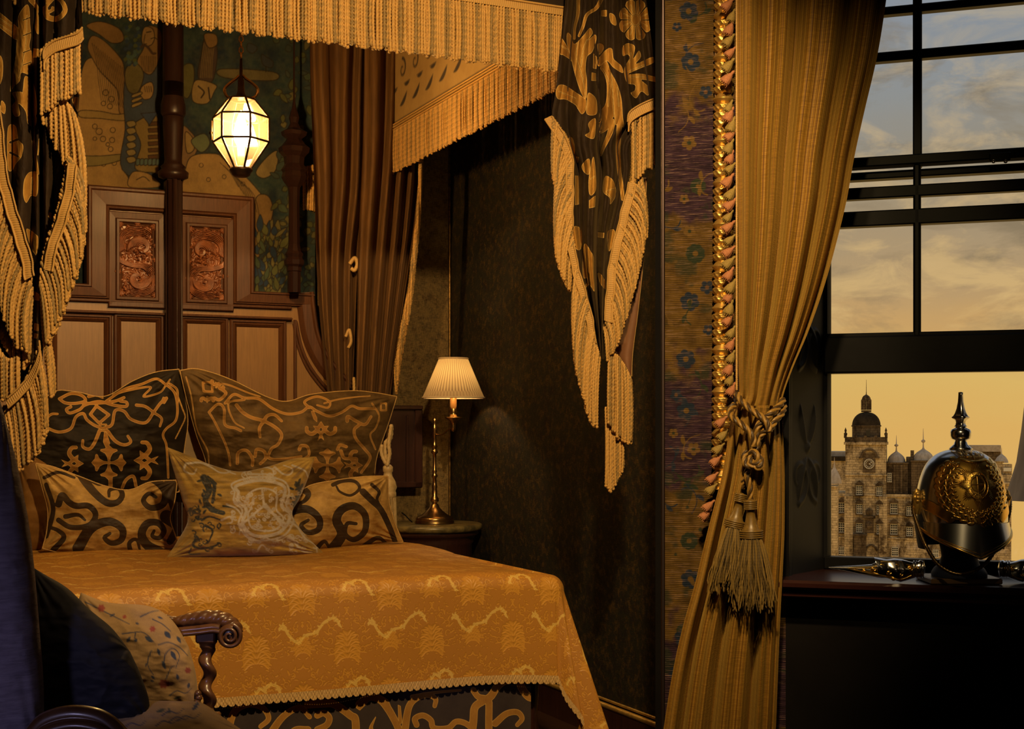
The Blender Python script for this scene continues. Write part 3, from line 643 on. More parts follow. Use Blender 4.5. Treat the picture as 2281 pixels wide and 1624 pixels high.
for x0, x1, y0, y1 in wins:
    dd = -.08 if 1884 < x0 < 1974 else (1.4 if y1 < 1100 and x0 > 1975 else .82)
    g = Geo(); d = dd
    ob(g, x0-1, x0, y0-1, y1+1, d-.12, .2); ob(g, x1, x1+1, y0-1, y1+1, d-.12, .2); ob(g, x0-1, x1+1, y0-1.2, y0, d-.12, .2); ob(g, x0-1.5, x1+1.5, y1-.2, y1+1.4, d-.2, .3)
    for f in (1/3, 2/3): xm = x0+(x1-x0)*f; ob(g, xm-.4, xm+.4, y0, y1, d-.1, .1)
    for f in (.25, .5, .75): ym = y0+(y1-y0)*f; ob(g, x0, x1, ym-(.9 if f == .5 else .45), ym+(.9 if f == .5 else .45), d-.1, .1)
    wo = build(g, 'window', m_white, bl, False)
    g = Geo(); ob(g, x0, x1, y0, y1, d-.03, .1); build(g, 'pane', m_dark, wo, False)
    if y1 < 1200 and not (1975 < x0 < 1980):
        g = Geo(); ob(g, x0-3, x1+3, y0-5, y0-2.6, d-.45, .5); xm = (x0+x1)/2
        V = np.array([(X(x0-3.5), DF+d-.45, Z(y0-5)), (X(x1+3.5), DF+d-.45, Z(y0-5)), (X(xm), DF+d-.45, Z(y0-13)), (X(x0-3.5), DF+d, Z(y0-5)), (X(x1+3.5), DF+d, Z(y0-5)), (X(xm), DF+d, Z(y0-13))])
        g.add(R_(V[:, 0], V[:, 1], V[:, 2]), [(0, 2, 5, 3), (1, 4, 5, 2)], [(0, 1, 2)]); ob(g, x0-2.6, x0-1.2, y0, y1, d-.3, .3); ob(g, x1+1.2, x1+2.6, y0, y1, d-.3, .3); ob(g, x0-3, x1+3, y1+1.5, y1+4, d-.4, .4)
        build(g, 'window_surround', m_st2, bl, False)
g = Geo(); ob(g, 1927, 1946, 1157, 1190, -.4, .5); ob(g, 1922, 1950, 1151, 1156, -.7, .8); ob(g, 1929, 1944, 1137, 1150, -.3, .4); g.ball(pt(X(1936.5), DF-.5, Z(1172)), .5, 8, sc=(1, .5, 1.3)); g.ball(pt(X(1936.5), DF-.4, Z(1141)), .45, 8, sc=(1.2, .5, 1.2))
build(g, 'portal', m_st2, bl, False); g = Geo(); a = np.linspace(0, np.pi, 12); g.tube(R_(X(1941)+.85*np.cos(a), 0*a+DF-.2, Z(1230)+.95*np.sin(a)), .15, 6)
build(g, 'archway', m_st2, bl, False)
g = Geo(); ob(g, 1903, 1930, 1194, BB, -1.6, 1.6); ob(g, 1901, 1932, 1191, 1195, -1.9, 2); build(g, 'porch', m_st2, bl, False)
# other roofs of the town
t_ = thing('distant_terrace', pt(X(1862, 260), 260, Z(1300, 260), 260), 'long pale stone terrace with grey roof left behind the clock tower', 'building')
g = Geo(); ob(g, 1780, 1890, 1035, BB, 0, 10, 260); build(g, 'wall', m_st, t_, False)
g = Geo(); ob(g, 1780, 1890, 1016, 1029, 0, 10, 262); build(g, 'roof', m_slate, t_, False)
g = Geo(); ob(g, 1780, 1884, 1028, 1040, -.5, 2, 260); build(g, 'dormer_band', m_std, t_, False)
t_ = thing('domed_turret', pt(X(1858, 210), 211, Z(1300, 210), 210), 'small lead-domed stone turret left of the clock tower', 'turret')
g = Geo(); ob(g, 1848, 1873, 1080, BB, 0, 4, 210); ob(g, 1847, 1874, 1079, 1082, -.3, 4.6, 210); build(g, 'turret_wall', m_st, t_, False)
g = Geo(); g.lathe([(1.15, 0), (1.1, .5), (.85, 1.3), (.45, 2.1), (.15, 2.6), (.06, 3.4), (.02, 4.2)], pt(X(1857, 210), 212, Z(1080, 210), 210), 16); build(g, 'turret_dome', m_lead, t_)
t_ = thing('distant_rooftops', pt(X(2240, 300), 300, Z(1300, 300), 300), 'row of distant pale roofs and dark gables behind the helmet', 'building')
g = Geo(); ob(g, 2150, 2300, 1018, BB, 0, 12, 300); build(g, 'wall', m_st2, t_, False)
g = Geo(); ob(g, 2192, 2300, 1003, 1022, -2.5, 6, 302); build(g, 'roof', m_slate, t_, False)
g = Geo(); ob(g, 2196, 2214, 1012, 1040, -2, 2, 300); build(g, 'chimney', m_st, t_, False)
t_ = thing('domed_turret', pt(X(2230, 230), 232, Z(1300, 230), 230), 'small lead-domed stone turret between the helmet and the conical roof', 'turret')
g = Geo(); ob(g, 2221, 2243, 1030, 1062, 0, 2.4, 230); ob(g, 2150, 2262, 1060, BB, -.6, 5, 230); ob(g, 2219, 2246, 1029, 1032, -.3, 3, 230); ob(g, 2243, 2264, 1036, 1062, -.2, 2.4, 230); ob(g, 2150, 2262, 1078, 1082, -1, 5, 230); build(g, 'turret_wall', m_st, t_, False)
g = Geo(); g.lathe([(1.1, 0), (1.0, .45), (.7, .95), (.3, 1.3), (.08, 1.5), (.02, 2.6)], pt(X(2232, 230), 231.2, Z(1030, 230), 230), 16); build(g, 'turret_dome', m_lead, t_)
g = Geo(); ob(g, 2244, 2262, 1044, 1052, -.7, .3, 230); build(g, 'window', m_white, t_, False); g = Geo(); ob(g, 2232, 2244, 1080, 1096, -.8, .3, 230); build(g, 'window', m_white, t_, False)
t_ = thing('conical_turret', pt(X(2320, 14), 14.4, Z(1420, 14), 14), 'near stone turret under a pale conical roof right of the helmet', 'turret')
g = Geo(); cx = X(2320, 14); g.lathe([((X(2320, 14)-X(2243, 14)), 0), ((X(2320, 14)-X(2270, 14)), .40), ((X(2320, 14)-X(2281, 14)), .72), (.01, 2.1)], pt(cx, 14.4, Z(1115, 14), 14), 40); build(g, 'conical_roof', M('pale_grey_cone_slate', (.17, .145, .12), (.12, .10, .085), rough=.85, nscale=2, stretch=(4, 4, .6)), t_)
g = Geo()
for k, (x0, x1, y0, y1) in enumerate(((2252, 2400, 1115, 1140), (2246, 2400, 1140, 1160), (2240, 2400, 1160, 1185), (2226, 2400, 1185, 1212), (2222, 2400, 1214, 1400))):
    ob(g, x0, x1, y0, y1, .1*(k % 2), .8, 14)
build(g, 'turret_wall', m_st2, t_, False)
# ================================================================ the bed: headboard, posts, canopy
VH = 2.05
uC = float(UV_(385, VH)); BEDZ = .76
bed = thing('four_poster_bed', B(0, 1.0, 0), 'antique dark oak bed with a stepped carved headboard and a fringed canopy', 'bed')
def Bf(u, v, z): return B(u, v, z)
def hw(px): return float(UV_(px, VH))-uC
zt1 = zat(480, 432, VH); zled = zat(620, 651, VH); zr0 = zat(450, 704, VH); zr1 = zat(450, 676, VH); zp0 = zat(460, 674, VH); zp1 = zat(460, 498, VH)
w567, w700, w800 = hw(567), hw(700), hw(815)
half = [(w567, zt1), (w567, zled), (w700, zled)]+[(hw(x), zat(x, y, VH)) for x, y in ((704, 690), (712, 740), (728, 780), (752, 815), (785, 850), (815, 872))]+[(w800, .45)]
out = half+[(-a, z) for a, z in reversed(half)]
g = Geo(); A_ = np.array([B(uC+a, VH+.03, z) for a, z in out]); C_ = np.array([B(uC+a, VH+.08, z) for a, z in out])
g.ngon(A_[::-1]); g.ngon(C_); n = len(out); V = np.vstack([A_, C_]); g.add(V, [(i, (i+1) % n, n+(i+1) % n, n+i) for i in range(n)])
hb = build(g, 'headboard', m_oak, bed, False)
def rect_frame(g, u0, u1, z0, z1, prof):
    """mitred frame: prof = [(inset from the outer edge, height in front of the board)]"""
    loops = []
    for o_, h in prof:
        loops.append([B(u, VH+.03-h, z) for u, z in ((u0+o_, z0+o_), (u1-o_, z0+o_), (u1-o_, z1-o_), (u0+o_, z1-o_))])
    g.grid(np.array(loops), wrap=True)
MOULD = [(0, 0), (0, .014), (.006, .020), (.012, .020), (.016, .012), (.022, .016), (.030, .008), (.036, .0)]
gm_ = Geo()
for s in (1, -1):
    for x0, x1, y0, y1 in ((403, 511, 704, 960), (514, 640, 712, 960)):
        a, b2 = uC+s*hw(x0), uC+s*hw(x1); rect_frame(gm_, min(a, b2), max(a, b2), .5, zat((x0+x1)/2, y0, VH), MOULD)
for s in (1, -1):
    pts = [(hw(x), zat(x, y, VH)) for x, y in ((662, 715), (672, 765), (690, 810), (718, 850), (752, 885), (780, 905))]
    for off, r in ((0, .008), (.02, .006)): gm_.tube([B(uC+s*(a-off*.6), VH+.022, z-off*.6) for a, z in cat_rom(pts)], r, 8)
    gm_.tube([B(uC+s*hw(660), VH+.022, z) for z in np.linspace(.5, zat(660, 712, VH), 6)], .008, 8)
build(gm_, 'panel_moulding', m_oakd, hb, False)
g = Geo()
for s in (1, -1):                                         # dark capping that follows the stepped outline
    pth = [(-.0, zt1), (w567, zt1), (w567, zled), (w700, zled)]
    wd = .105
    inn = [(-.0, zt1-wd), (w567-wd, zt1-wd), (w567-wd, zled-wd*.62), (w700, zled-wd*.62)]
    loops = []
    for f, h in ((0, -.03), (0, .030), (.08, .042), (.16, .042), (.22, .034), (.80, .030), (.86, .022), (.93, .024), (1, .004)):
        loops.append([B(uC+s*(a*(1-f)+c*f), VH+.03-h, z*(1-f)+d*f) for (a, z), (c, d) in zip(pth, inn)])
    g.grid(np.array(loops))
    pts = np.array([(hw(x), zat(x, y, VH)) for x, y in ((700, 650), (704, 690), (712, 740), (728, 780), (752, 815), (785, 850), (815, 872))]); pts = cat_rom(pts)
    tg = np.gradient(pts, axis=0); tg /= np.linalg.norm(tg, axis=1)[:, None]; nr = np.stack([tg[:, 1], -tg[:, 0]], 1)
    loops = []
    for f, h in ((0, -.03), (0, .03), (.10, .040), (.2, .040), (.28, .03), (.75, .026), (.85, .018), (1, .004)):
        q = pts+nr*f*.085; loops.append([B(uC+s*a, VH+.03-h, z) for a, z in q])
    g.grid(np.array(loops))
build(g, 'capping', m_oakd, hb, False)
g = Geo()                                                 # rail under the carved panels
g.box(uC-hw(652), uC+hw(652), VH-.004, VH+.03, zr0-.004, zr0+.008, B, .004); g.box(uC-hw(652), uC+hw(652), VH+.008, VH+.03, zr1-.01, zr1+.004, B, .004)
build(g, 'rail', m_oakd, hb, False)
g = Geo()
for s in (1, -1):
    a, b2 = uC+s*hw(400), uC+s*hw(522)
    rect_frame(g, min(a, b2), max(a, b2), zp0-.035, zp1+.032, [(0, 0), (0, .018), (.004, .022), (.030, .020), (.036, .030), (.046, .030), (.052, .014), (.058, .012), (.064, .004)])
build(g, 'carved_panel_frame', m_oakd, hb, False)
# carved scroll panels
for s in (1, -1):
    c = Cv(0, 0, 100, 180, .4)
    def plume(cx, cy, r, a0, tn, n=7, sg=1):
        for k in range(n):
            f = 1-k*.115
            c.spiral(cx+k*.4, cy, r*f, r*.10, a0+k*5, tn*sg, 4.0*f+1.2, 1.2, pad=1)
    plume(58, 62, 31, 165, 1.2, 7); plume(50, 132, 31, -15, 1.2, 7)
    def fan(x, y, a0, a1, n, ln, w, b=.5):
        for k in range(n): c.leaf(x, y, a0+(a1-a0)*k/(n-1), ln*(1-.25*abs(2*k/(n-1)-1)), w, b*(1 if k < n/2 else -1), pad=1)
    for k in range(6): c.stroke(np.array([(6+k*3.0, 78-k*2), (7+k*2.6, 52), (14+k*3, 30+k*2), (34+k*2, 18+k*3.4), (60, 14+k*4.2), (82-k*2, 26+k*3)]), 3.6, 1.2, pad=1)
    for k in range(6): c.stroke(np.array([(5, 74+k*3.4), (16, 90+k*2.0), (38, 98+k*1.8), (62, 97+k*2.4), (84-k*2, 108+k*3), (93-k*3, 132)]), 3.4, 1.2, pad=1)
    for k in range(5): c.stroke(np.array([(95-k*3, 124), (92-k*3, 146), (76-k*1, 164-k*3), (50, 172-k*3.4), (24, 166-k*3)]), 3.6, 1.4, pad=1)
    for k in range(20): q = rng.uniform(0, 1, 2); c.disc(40+26*q[0]+10*q[1], 66+26*q[1], 2.8, pad=1)
    for k in range(12): q = rng.uniform(0, 1, 2); c.disc(8+24*q[0], 146+26*q[1], 3.2, pad=1)
    for x, y, r in ((86, 14, 11), (12, 12, 10), (90, 88, 9), (8, 118, 9), (15, 166, 10), (88, 168, 10), (90, 56, 8), (50, 8, 8), (50, 174, 8)):
        fan(x, y, 0, 330, 9, r, 4.4, .4); c.disc(x, y, 2.4, pad=1)
    cf = Cv(0, 0, 100, 180, .4)
    for k in range(420): cf.leaf(rng.uniform(2, 98), rng.uniform(2, 178), rng.uniform(0, 360), rng.uniform(8, 18), rng.uniform(3.5, 6), rng.uniform(-2, 2), pad=1)
    nS, nT = 200, 340
    ss, tt = np.meshgrid(np.linspace(0, 1, nS), np.linspace(0, 1, nT))
    sxp = ss*100 if s < 0 else (1-ss)*100; v = c.sample(sxp, tt*180); v2 = cf.sample(sxp, tt*180); h = np.where(v > 0, .010+np.sqrt(np.clip(v, 0, 2.2)/2.2)*.010, np.sqrt(np.clip(v2, 0, 2.2)/2.2)*.008)
    a, b2 = uC+s*hw(410), uC+s*hw(510); a, b2 = min(a, b2), max(a, b2)
    g = Geo(); g.grid(B(a+(b2-a)*ss, VH+.026-h, zp1+(zp0-zp1)*tt), a=h); build(g, 'carved_panel', m_carve, hb)
# centre post and right rear post
def post(name, px, u, v, zs, lower_to, mat):
    g = Geo(); c = B(u, v, 0)
    g.box(u-.038, u+.038, v-.035, v+.04, .3, zs, B, .008)
    g.box(u-.012, u+.012, v-.042, v-.03, .3, zs, B, .003)
    R = .047
    prof = [(R*.9, zs), (R*1.45, zs+.012), (R*1.5, zs+.035), (R*1.1, zs+.05), (R*1.25, zs+.06), (R*.9, zs+.075), (R*.85, zs+.09), (R*1.0, zs+.25), (R*1.02, zs+.45), (R*.95, 2.7), (R*1.2, 2.72), (R*1.2, 2.76), (R, 2.8), (R, 3.27)]
    g.lathe(prof, (c[0], c[1], 0), 20); return build(g, name, mat, bed, True)
post('bed_post', 385, uC, VH-.01, zat(385, 402, VH), .4, m_post)
for s in (1,):
    for px in (655,):
        u = float(UV_(px, 1.98)); c = B(u, 1.98, 0); z = lambda y: zat(px, y, 1.98); k = Dv(px, 1.98)/F
        prof = [(15, 652), (15, 606), (17, 604), (17, 595), (22, 590), (23, 580), (18, 574), (21, 566), (16, 560), (13, 545), (12, 470), (13, 430), (14, 418), (24, 405), (29, 395), (26, 384), (30, 378), (22, 366), (24, 350), (34, 340), (36, 330), (26, 322), (17, 310), (28, 302), (30, 294), (15, 286), (9, 274), (12, 262), (5, 240), (2, 220), (2, -10)]
        g = Geo(); g.lathe([(r*k*.93, z(y)) for r, y in prof], (c[0], c[1], 0), 8, flutes=4, fdep=.05); build(g, 'bed_post', m_post, bed, False)
g = Geo(); g.box(-.88, .88, .10, 2.02, .30, .60, B, .01); build(g, 'bed_base', m_mah, bed, False)
g = Geo(); g.box(-.90, .90, .02, 2.02, .56, BEDZ-.06, B, .05); build(g, 'mattress', M('cream_ticking', (.5, .42, .3), rough=.9), bed, False)
for u, v in ((.86, .08), (-.86, .08), (.86, 1.95), (-.86, 1.95)):
    g = Geo(); c = B(u, v, 0); g.lathe([(.045, 0), (.05, .02), (.035, .05), (.05, .10), (.055, .16), (.045, .22), (.05, .30), (.05, .42)], c, 16); build(g, 'leg', m_mah, bed)
# ---------------------------------------------------------------- fringes
def fringe(g, heads, r=.0048, sp=.0098, layers=2, jit=.006, sag=.4, pitch=None):
    """heads: rows (x, y, z, dx, dy, length) along the heading; cords hang straight down from it"""
    hd = np.asarray(heads, float); d = np.r_[0, np.cumsum(np.linalg.norm(np.diff(hd[:, :3], axis=0), axis=1))]
    sp = max(sp, 1e-4)
    for ly in range(layers):
        n = max(2, int(d[-1]/sp)); 
        for i in range(n):
            q = (i+.5+(.5 if ly % 2 else 0)+rng.uniform(-.12, .12))*sp
            if q > d[-1]: continue
            row = [np.interp(q, d, hd[:, k]) for k in range(6)]
            x, y, z, dx, dy, ln = row; ln *= rng.uniform(.965, 1.03)
            by = ly*r*1.6+rng.uniform(-jit, jit)*.5
            t = np.array([0, .12, .3, .55, .8, 1.0]); e = 1-(1-t)**3
            wob = rng.uniform(-1, 1)*r*.9
            pth = np.stack([x+dx*e+wob*np.sin(t*3), y+dy*e+by-jit*.4*np.sin(t*math.pi), z-ln*t], 1)
            kind = (i*2+ly*2) % 5
            a = (0.0, .25) if kind in (0, 1, 3) else ((.8, 1.0) if kind == 2 else (.3, .75))
            g.cord(pth, r*rng.uniform(.92, 1.08), 2, pitch or r*4.4, 8, a, .46, 6)
            if kind in (0, 3, 1): g.ball(pth[-1]+[0, 0, -r*.2], r*1.12, 6, a=.05)
def braid(g, path, wvec, rib=.0065, thick=.004, hatch=.5):
    """ribbed woven heading: path along the edge, wvec = width vector per point"""
    path = np.asarray(path, float); wvec = np.asarray(wvec, float); wvec = np.broadcast_to(wvec, path.shape)
    d = np.r_[0, np.cumsum(np.linalg.norm(np.diff(path, axis=0), axis=1))]; n = int(d[-1]/rib*4)+2; q = np.linspace(0, d[-1], n)
    p = np.stack([np.interp(q, d, path[:, k]) for k in range(3)], 1); wv_ = np.stack([np.interp(q, d, wvec[:, k]) for k in range(3)], 1)
    m_ = 9; t = np.linspace(0, 1, m_)
    ph = q[:, None]/rib*2*np.pi+t[None]*hatch*6
    bump_ = (np.abs(np.sin(ph/2)))*.9*thick; edge = np.where((t < .12) | (t > .88), thick*.9, 0)[None]
    Pt = p[:, None]+wv_[:, None]*t[None, :, None]; Pt[..., 1] -= (bump_+edge+thick*.6*np.sin(t*np.pi)[None])
    g.grid(Pt, np.clip(1-np.abs(np.sin(ph/2))*1.4, 0, 1)); 
    Bk = Pt.copy(); Bk[..., 1] = (p[:, None]+wv_[:, None]*t[None, :, None])[..., 1]+thick*.4; g.grid(Bk, .5, flip=True)
zv = 1.267+H
canopy_ob = thing('bed_canopy', B(0, 1.0, 2.6), 'fringed fabric canopy hanging over the bed', 'bed canopy')
cvv = Cv(0, 0, 2200, 420, 2.0)
for k in range(9):
    x = 120+k*250; cvv.spiral(x, 200, 90, 20, 200, 1.2, 40, 16); cvv.spiral(x+120, 230, 80, 16, -20, -1.2, 38, 14); cvv.leaf(x+60, 330, -60, 120, 40, .8)
m_emb = MP('embroidered_dark_velvet', (.020, .012, .008), (.50, .26, .05), (.70, .46, .14), edge=1.0, lw=.7, off=.6, fill2=(.30, .14, .025), ground2=(.042, .026, .014), bump=.5, bdist=.003, fs=45)
m_cream = MP('printed_cream_lining', (.42, .27, .10), (.07, .055, .045), edge=3, sheen=.1, ground2=(.34, .21, .075), bump=.1)
u = np.linspace(-1.25, 1.05, 400); zz = np.linspace(zv+.20, 3.28, 60)
U2, Z2 = np.meshgrid(u, zz); g = Geo(); g.grid(B(U2, -.05+.006*np.sin(U2*9), Z2), a=cvv.sample((U2+1.25)*950, (Z2-zv-.2)*950)/6)
g.grid(B(U2, -.035+.006*np.sin(U2*9), Z2), -5, flip=True)
vf = build(g, 'front_valance', m_emb, canopy_ob)
cvs = Cv(0, 0, 2100, 420, 2.0)
for k in range(14): x = 60+k*160; cvs.leaf(x, 150, -50, 110, 26, .9); cvs.leaf(x+40, 190, 200, 80, 20, -.9); cvs.spiral(x+60, 260, 50, 8, 90, 1.1, 16, 8)
cvs.stroke([(0, 26), (2100, 26)], 26, smooth=False)
v = np.linspace(-.04, 2.15, 400); V2, Z2 = np.meshgrid(v, zz)
g = Geo(); g.grid(B(1.05, V2, Z2), -5); g.grid(B(1.035, V2, Z2), a=cvs.sample(V2*950, (Z2-zv-.2)*950)/3, flip=True)
vsd = build(g, 'side_valance', m_cream, canopy_ob)
g = Geo(); g.grid(B(-1.25, V2, Z2), -5); g.grid(B(-1.235, V2, Z2), -5, flip=True); vl = build(g, 'side_valance', m_cream, canopy_ob)
g = Geo(); g.box(-1.25, 1.05, -.05, 2.17, 3.28, 3.30, B); build(g, 'roof_lining', m_cream, canopy_ob, False)
g = Geo(); g.box(-1.28, 1.08, -.08, 2.18, 3.30, 3.37, B, .02); build(g, 'frame', m_oakd, canopy_ob, False)
hp = B(np.linspace(-1.25, 1.05, 60), -.055, zv+.20); g = Geo()
fringe(g, np.hstack([hp, np.zeros((60, 2)), np.full((60, 1), .20)]), r=.0050, sp=.0112, layers=2, jit=.004)
build(g, 'fringe', m_fringe, vf, kind='stuff')
g = Geo(); braid(g, hp+[0, -.004, -.004], (0, 0, .024), rib=.0075, thick=.002); g.cord(hp+[0, -.010, .024], .004, 3, .012, 7, 0.0); build(g, 'heading_braid', m_fringe, vf)
hp = B(1.030, np.linspace(-.03, 2.1, 60), zv+.20); g = Geo()
fringe(g, np.hstack([hp, np.zeros((60, 2)), np.full((60, 1), .20)]), r=.0050, sp=.0112, layers=2, jit=.004)
build(g, 'fringe', m_fringe, vsd, kind='stuff')
g = Geo(); q = hp.copy(); g.cord(q+[-.006, -.003, .0], .004, 3, .012, 7, 0.1); g.cord(q+[-.006, -.003, .012], .005, 3, .012, 7, 0.3); g.cord(q+[-.006, -.003, .024], .004, 3, .012, 7, 0.0); build(g, 'heading_braid', m_fringe, vsd)
# ---------------------------------------------------------------- tapestry behind the bed
T1 = lambda x, y: (np.asarray(x)/3.1236, np.asarray(y)/3.1236)
cv = Cv(130, -90, 720, 720, 1.0); cv.rgb = np.zeros((cv.ny, cv.nx, 3))
yy = cv.y0+np.arange(cv.ny)[:, None]; xx = cv.x0+np.arange(cv.nx)[None]
n1 = np.clip(fbm(xx/40, yy/40, 2)*3+.5, 0, 1)[..., None]; n2 = np.clip(fbm(xx/9, yy/9, 4)*2+.5, 0, 1)[..., None]
NAVY, TEAL, TAN, TAN2, OLV, LN, CRM = (.008, .018, .034), (.022, .046, .050), (.24, .165, .065), (.17, .11, .04), (.085, .085, .03), (.022, .016, .012), (.33, .26, .13)
cv.rgb[:] = np.array(NAVY)*(1-n1)+np.array(TEAL)*n1*.9+n2*np.array([.02, .02, .004])
cv.T = T1
def shp(pts, c, l=LN, lw=1.0, sm=True): cv.begin(); cv.poly(pts, smooth=sm); cv.paint(c, l, lw)
def ln_(pts, w=2.2, c=LN): cv.begin(); cv.stroke(pts, w/3.12*2.2, pad=4); cv.paint(c)
shp([(600, 180), (700, 150), (830, 200), (860, 280), (780, 300), (690, 240)], TAN2)
shp([(560, 560), (640, 400), (720, 520), (830, 640), (900, 760), (880, 860), (860, 1020), (860, 1160), (900, 1250), (930, 1310), (560, 1310)], TAN)
shp([(640, 250), (720, 280), (820, 380), (860, 450), (870, 560), (920, 680), (930, 760), (880, 800), (830, 780), (820, 640), (760, 560), (700, 500), (650, 420), (610, 330)], TAN2)
for k in range(16):
    x = 660+k*15; ln_([(x-20, 300+k*12), (x+10, 420+k*14), (x+25, 560+k*13), (x+45, 700+k*5)], 1.6)
for x, y, r in [(775, 690, 20), (720, 720, 16), (735, 645, 20), (765, 740, 18), (660, 880, 17), (690, 915, 22), (785, 905, 18), (717, 967, 19), (780, 975, 18), (660, 965, 13), (770, 1038, 17), (750, 1005, 13), (720, 800, 13), (855, 820, 13), (720, 1140, 17), (795, 1135, 16), (880, 1085, 10)]:
    a = np.linspace(0, 2*np.pi, 12); ln_(np.stack([x+r*np.cos(a), y+r*np.sin(a)], 1), 2.4)
shp([(560, 770), (700, 775), (820, 795), (940, 770), (1040, 715), (1050, 750), (950, 820), (850, 840), (700, 825), (560, 815)], (.20, .15, .055))
shp([(560, 1090), (700, 1085), (850, 1075), (850, 1110), (700, 1150), (560, 1150)], (.15, .13, .05))
# bearded man in a patterned robe
shp([(960, 460), (1110, 470), (1120, 900), (1110, 1200), (1100, 1300), (850, 1180), (870, 900), (860, 700), (880, 500)], (.035, .05, .075))
shp([(1010, 200), (1060, 180), (1120, 220), (1125, 330), (1105, 420), (1080, 480), (1040, 520), (980, 480), (955, 420), (1000, 330)], TAN2)
shp([(1005, 190), (1060, 200), (1075, 260), (1055, 310), (1005, 320), (985, 270)], TAN)
ln_([(960, 340), (1000, 315), (1030, 330), (1060, 370), (1080, 372)], 8, (.05, .03, .02)); ln_([(1050, 270), (1075, 262), (1095, 275)], 3); ln_([(1020, 225), (1050, 220)], 4); ln_([(1010, 240), (1000, 300), (1020, 305)], 2.4)
for k in range(9): ln_([(980+k*13, 390), (985+k*12, 440), (995+k*10, 500)], 1.6)
shp([(880, 470), (950, 440), (1000, 520), (960, 640), (900, 640), (870, 560)], (.10, .09, .035))
shp([(990, 600), (1050, 570), (1070, 620), (1050, 680), (1000, 690), (975, 650)], TAN)
for k in range(4): ln_([(1005+k*15, 600), (1012+k*14, 640)], 2)
for k in range(3): shp([(920, 660+k*34), (980, 640+k*34), (985, 655+k*34), (925, 680+k*34)], (.22, .17, .06))
shp([(960, 840), (1100, 820), (1110, 1180), (1060, 1200), (940, 1170), (980, 1010), (940, 900)], (.16, .12, .04))
for k in range(7): shp([(1030, 850+k*46), (1100, 846+k*46), (1100, 872+k*46), (1035, 876+k*46)], (.07, .035, .015), sm=False)
for k in range(6): shp([(880, 850+k*50), (930, 840+k*50), (945, 870+k*50), (900, 885+k*50)], (.18, .15, .06))
shp([(980, 790), (1100, 780), (1040, 870)], (.03, .05, .10), sm=False)
for k in range(6): x = 960+k*28; shp([(x-12, 1110), (x+12, 1106), (x+14, 1140), (x-12, 1150)], (.06, .10, .10))
shp([(920, 1200), (1010, 1200), (1080, 1240), (1110, 1300), (900, 1300)], TAN); ln_([(950, 1250), (1000, 1230), (1040, 1260)], 3); cv.T = T1
# right half: sleeve, bird, horse
shp([(1270, 470), (1340, 450), (1350, 560), (1310, 680), (1265, 640)], OLV)
shp([(1430, 260), (1510, 330), (1480, 560), (1380, 540), (1400, 380)], (.05, .035, .03))
for k in range(7): ln_([(1420+k*12, 300), (1405+k*12, 420), (1395+k*13, 540)], 2.4, (.13, .10, .04))
shp([(1360, 560), (1500, 590), (1490, 640), (1440, 720), (1340, 700)], (.20, .15, .06)); ln_([(1380, 600), (1420, 640), (1400, 680)], 5); ln_([(1450, 610), (1460, 690)], 5)
shp([(1420, 240), (1500, 240), (1510, 310), (1450, 330)], TAN2)
shp([(1540, 480), (1900, 500), (1900, 560), (1560, 540)], (.10, .09, .04))
shp([(1820, 380), (1860, 400), (1900, 430), (1890, 470), (1830, 450)], (.03, .04, .05)); ln_([(1850, 460), (1850, 500)], 3)
shp([(1730, 300), (1790, 330), (1760, 370), (1720, 350)], (.03, .04, .05))
shp([(1260, 900), (1330, 920), (1380, 1010), (1340, 1120), (1330, 1250), (1260, 1290)], (.15, .10, .05)); shp([(1290, 920), (1340, 960), (1350, 1040), (1300, 1060)], (.20, .15, .06))
shp([(1330, 1090), (1500, 1070), (1560, 1110), (1640, 1160), (1720, 1240), (1800, 1330), (1880, 1440), (1890, 1560), (1800, 1680), (1700, 1640), (1600, 1400), (1260, 1330), (1280, 1230)], TAN)
shp([(1780, 1380), (1860, 1360), (1900, 1450), (1880, 1560), (1840, 1680), (1790, 1820), (1760, 1900), (1700, 1800), (1740, 1600)], TAN2)
for k in range(9): ln_([(1530+k*25, 1130+k*22), (1600+k*22, 1200+k*22), (1660+k*18, 1300+k*25)], 1.8)
for x, y in ((1690, 1280), (1560, 1230), (1450, 1250), (1400, 1150)): 
    a = np.linspace(0, 2*np.pi, 10); ln_(np.stack([x+14*np.cos(a), y+14*np.sin(a)], 1), 2)
shp([(1850, 1100), (1930, 1050), (1920, 1180), (1840, 1240), (1780, 1200)], (.20, .16, .07)); shp([(1330, 980), (1420, 930), (1460, 1000), (1400, 1060)], (.09, .12, .07))
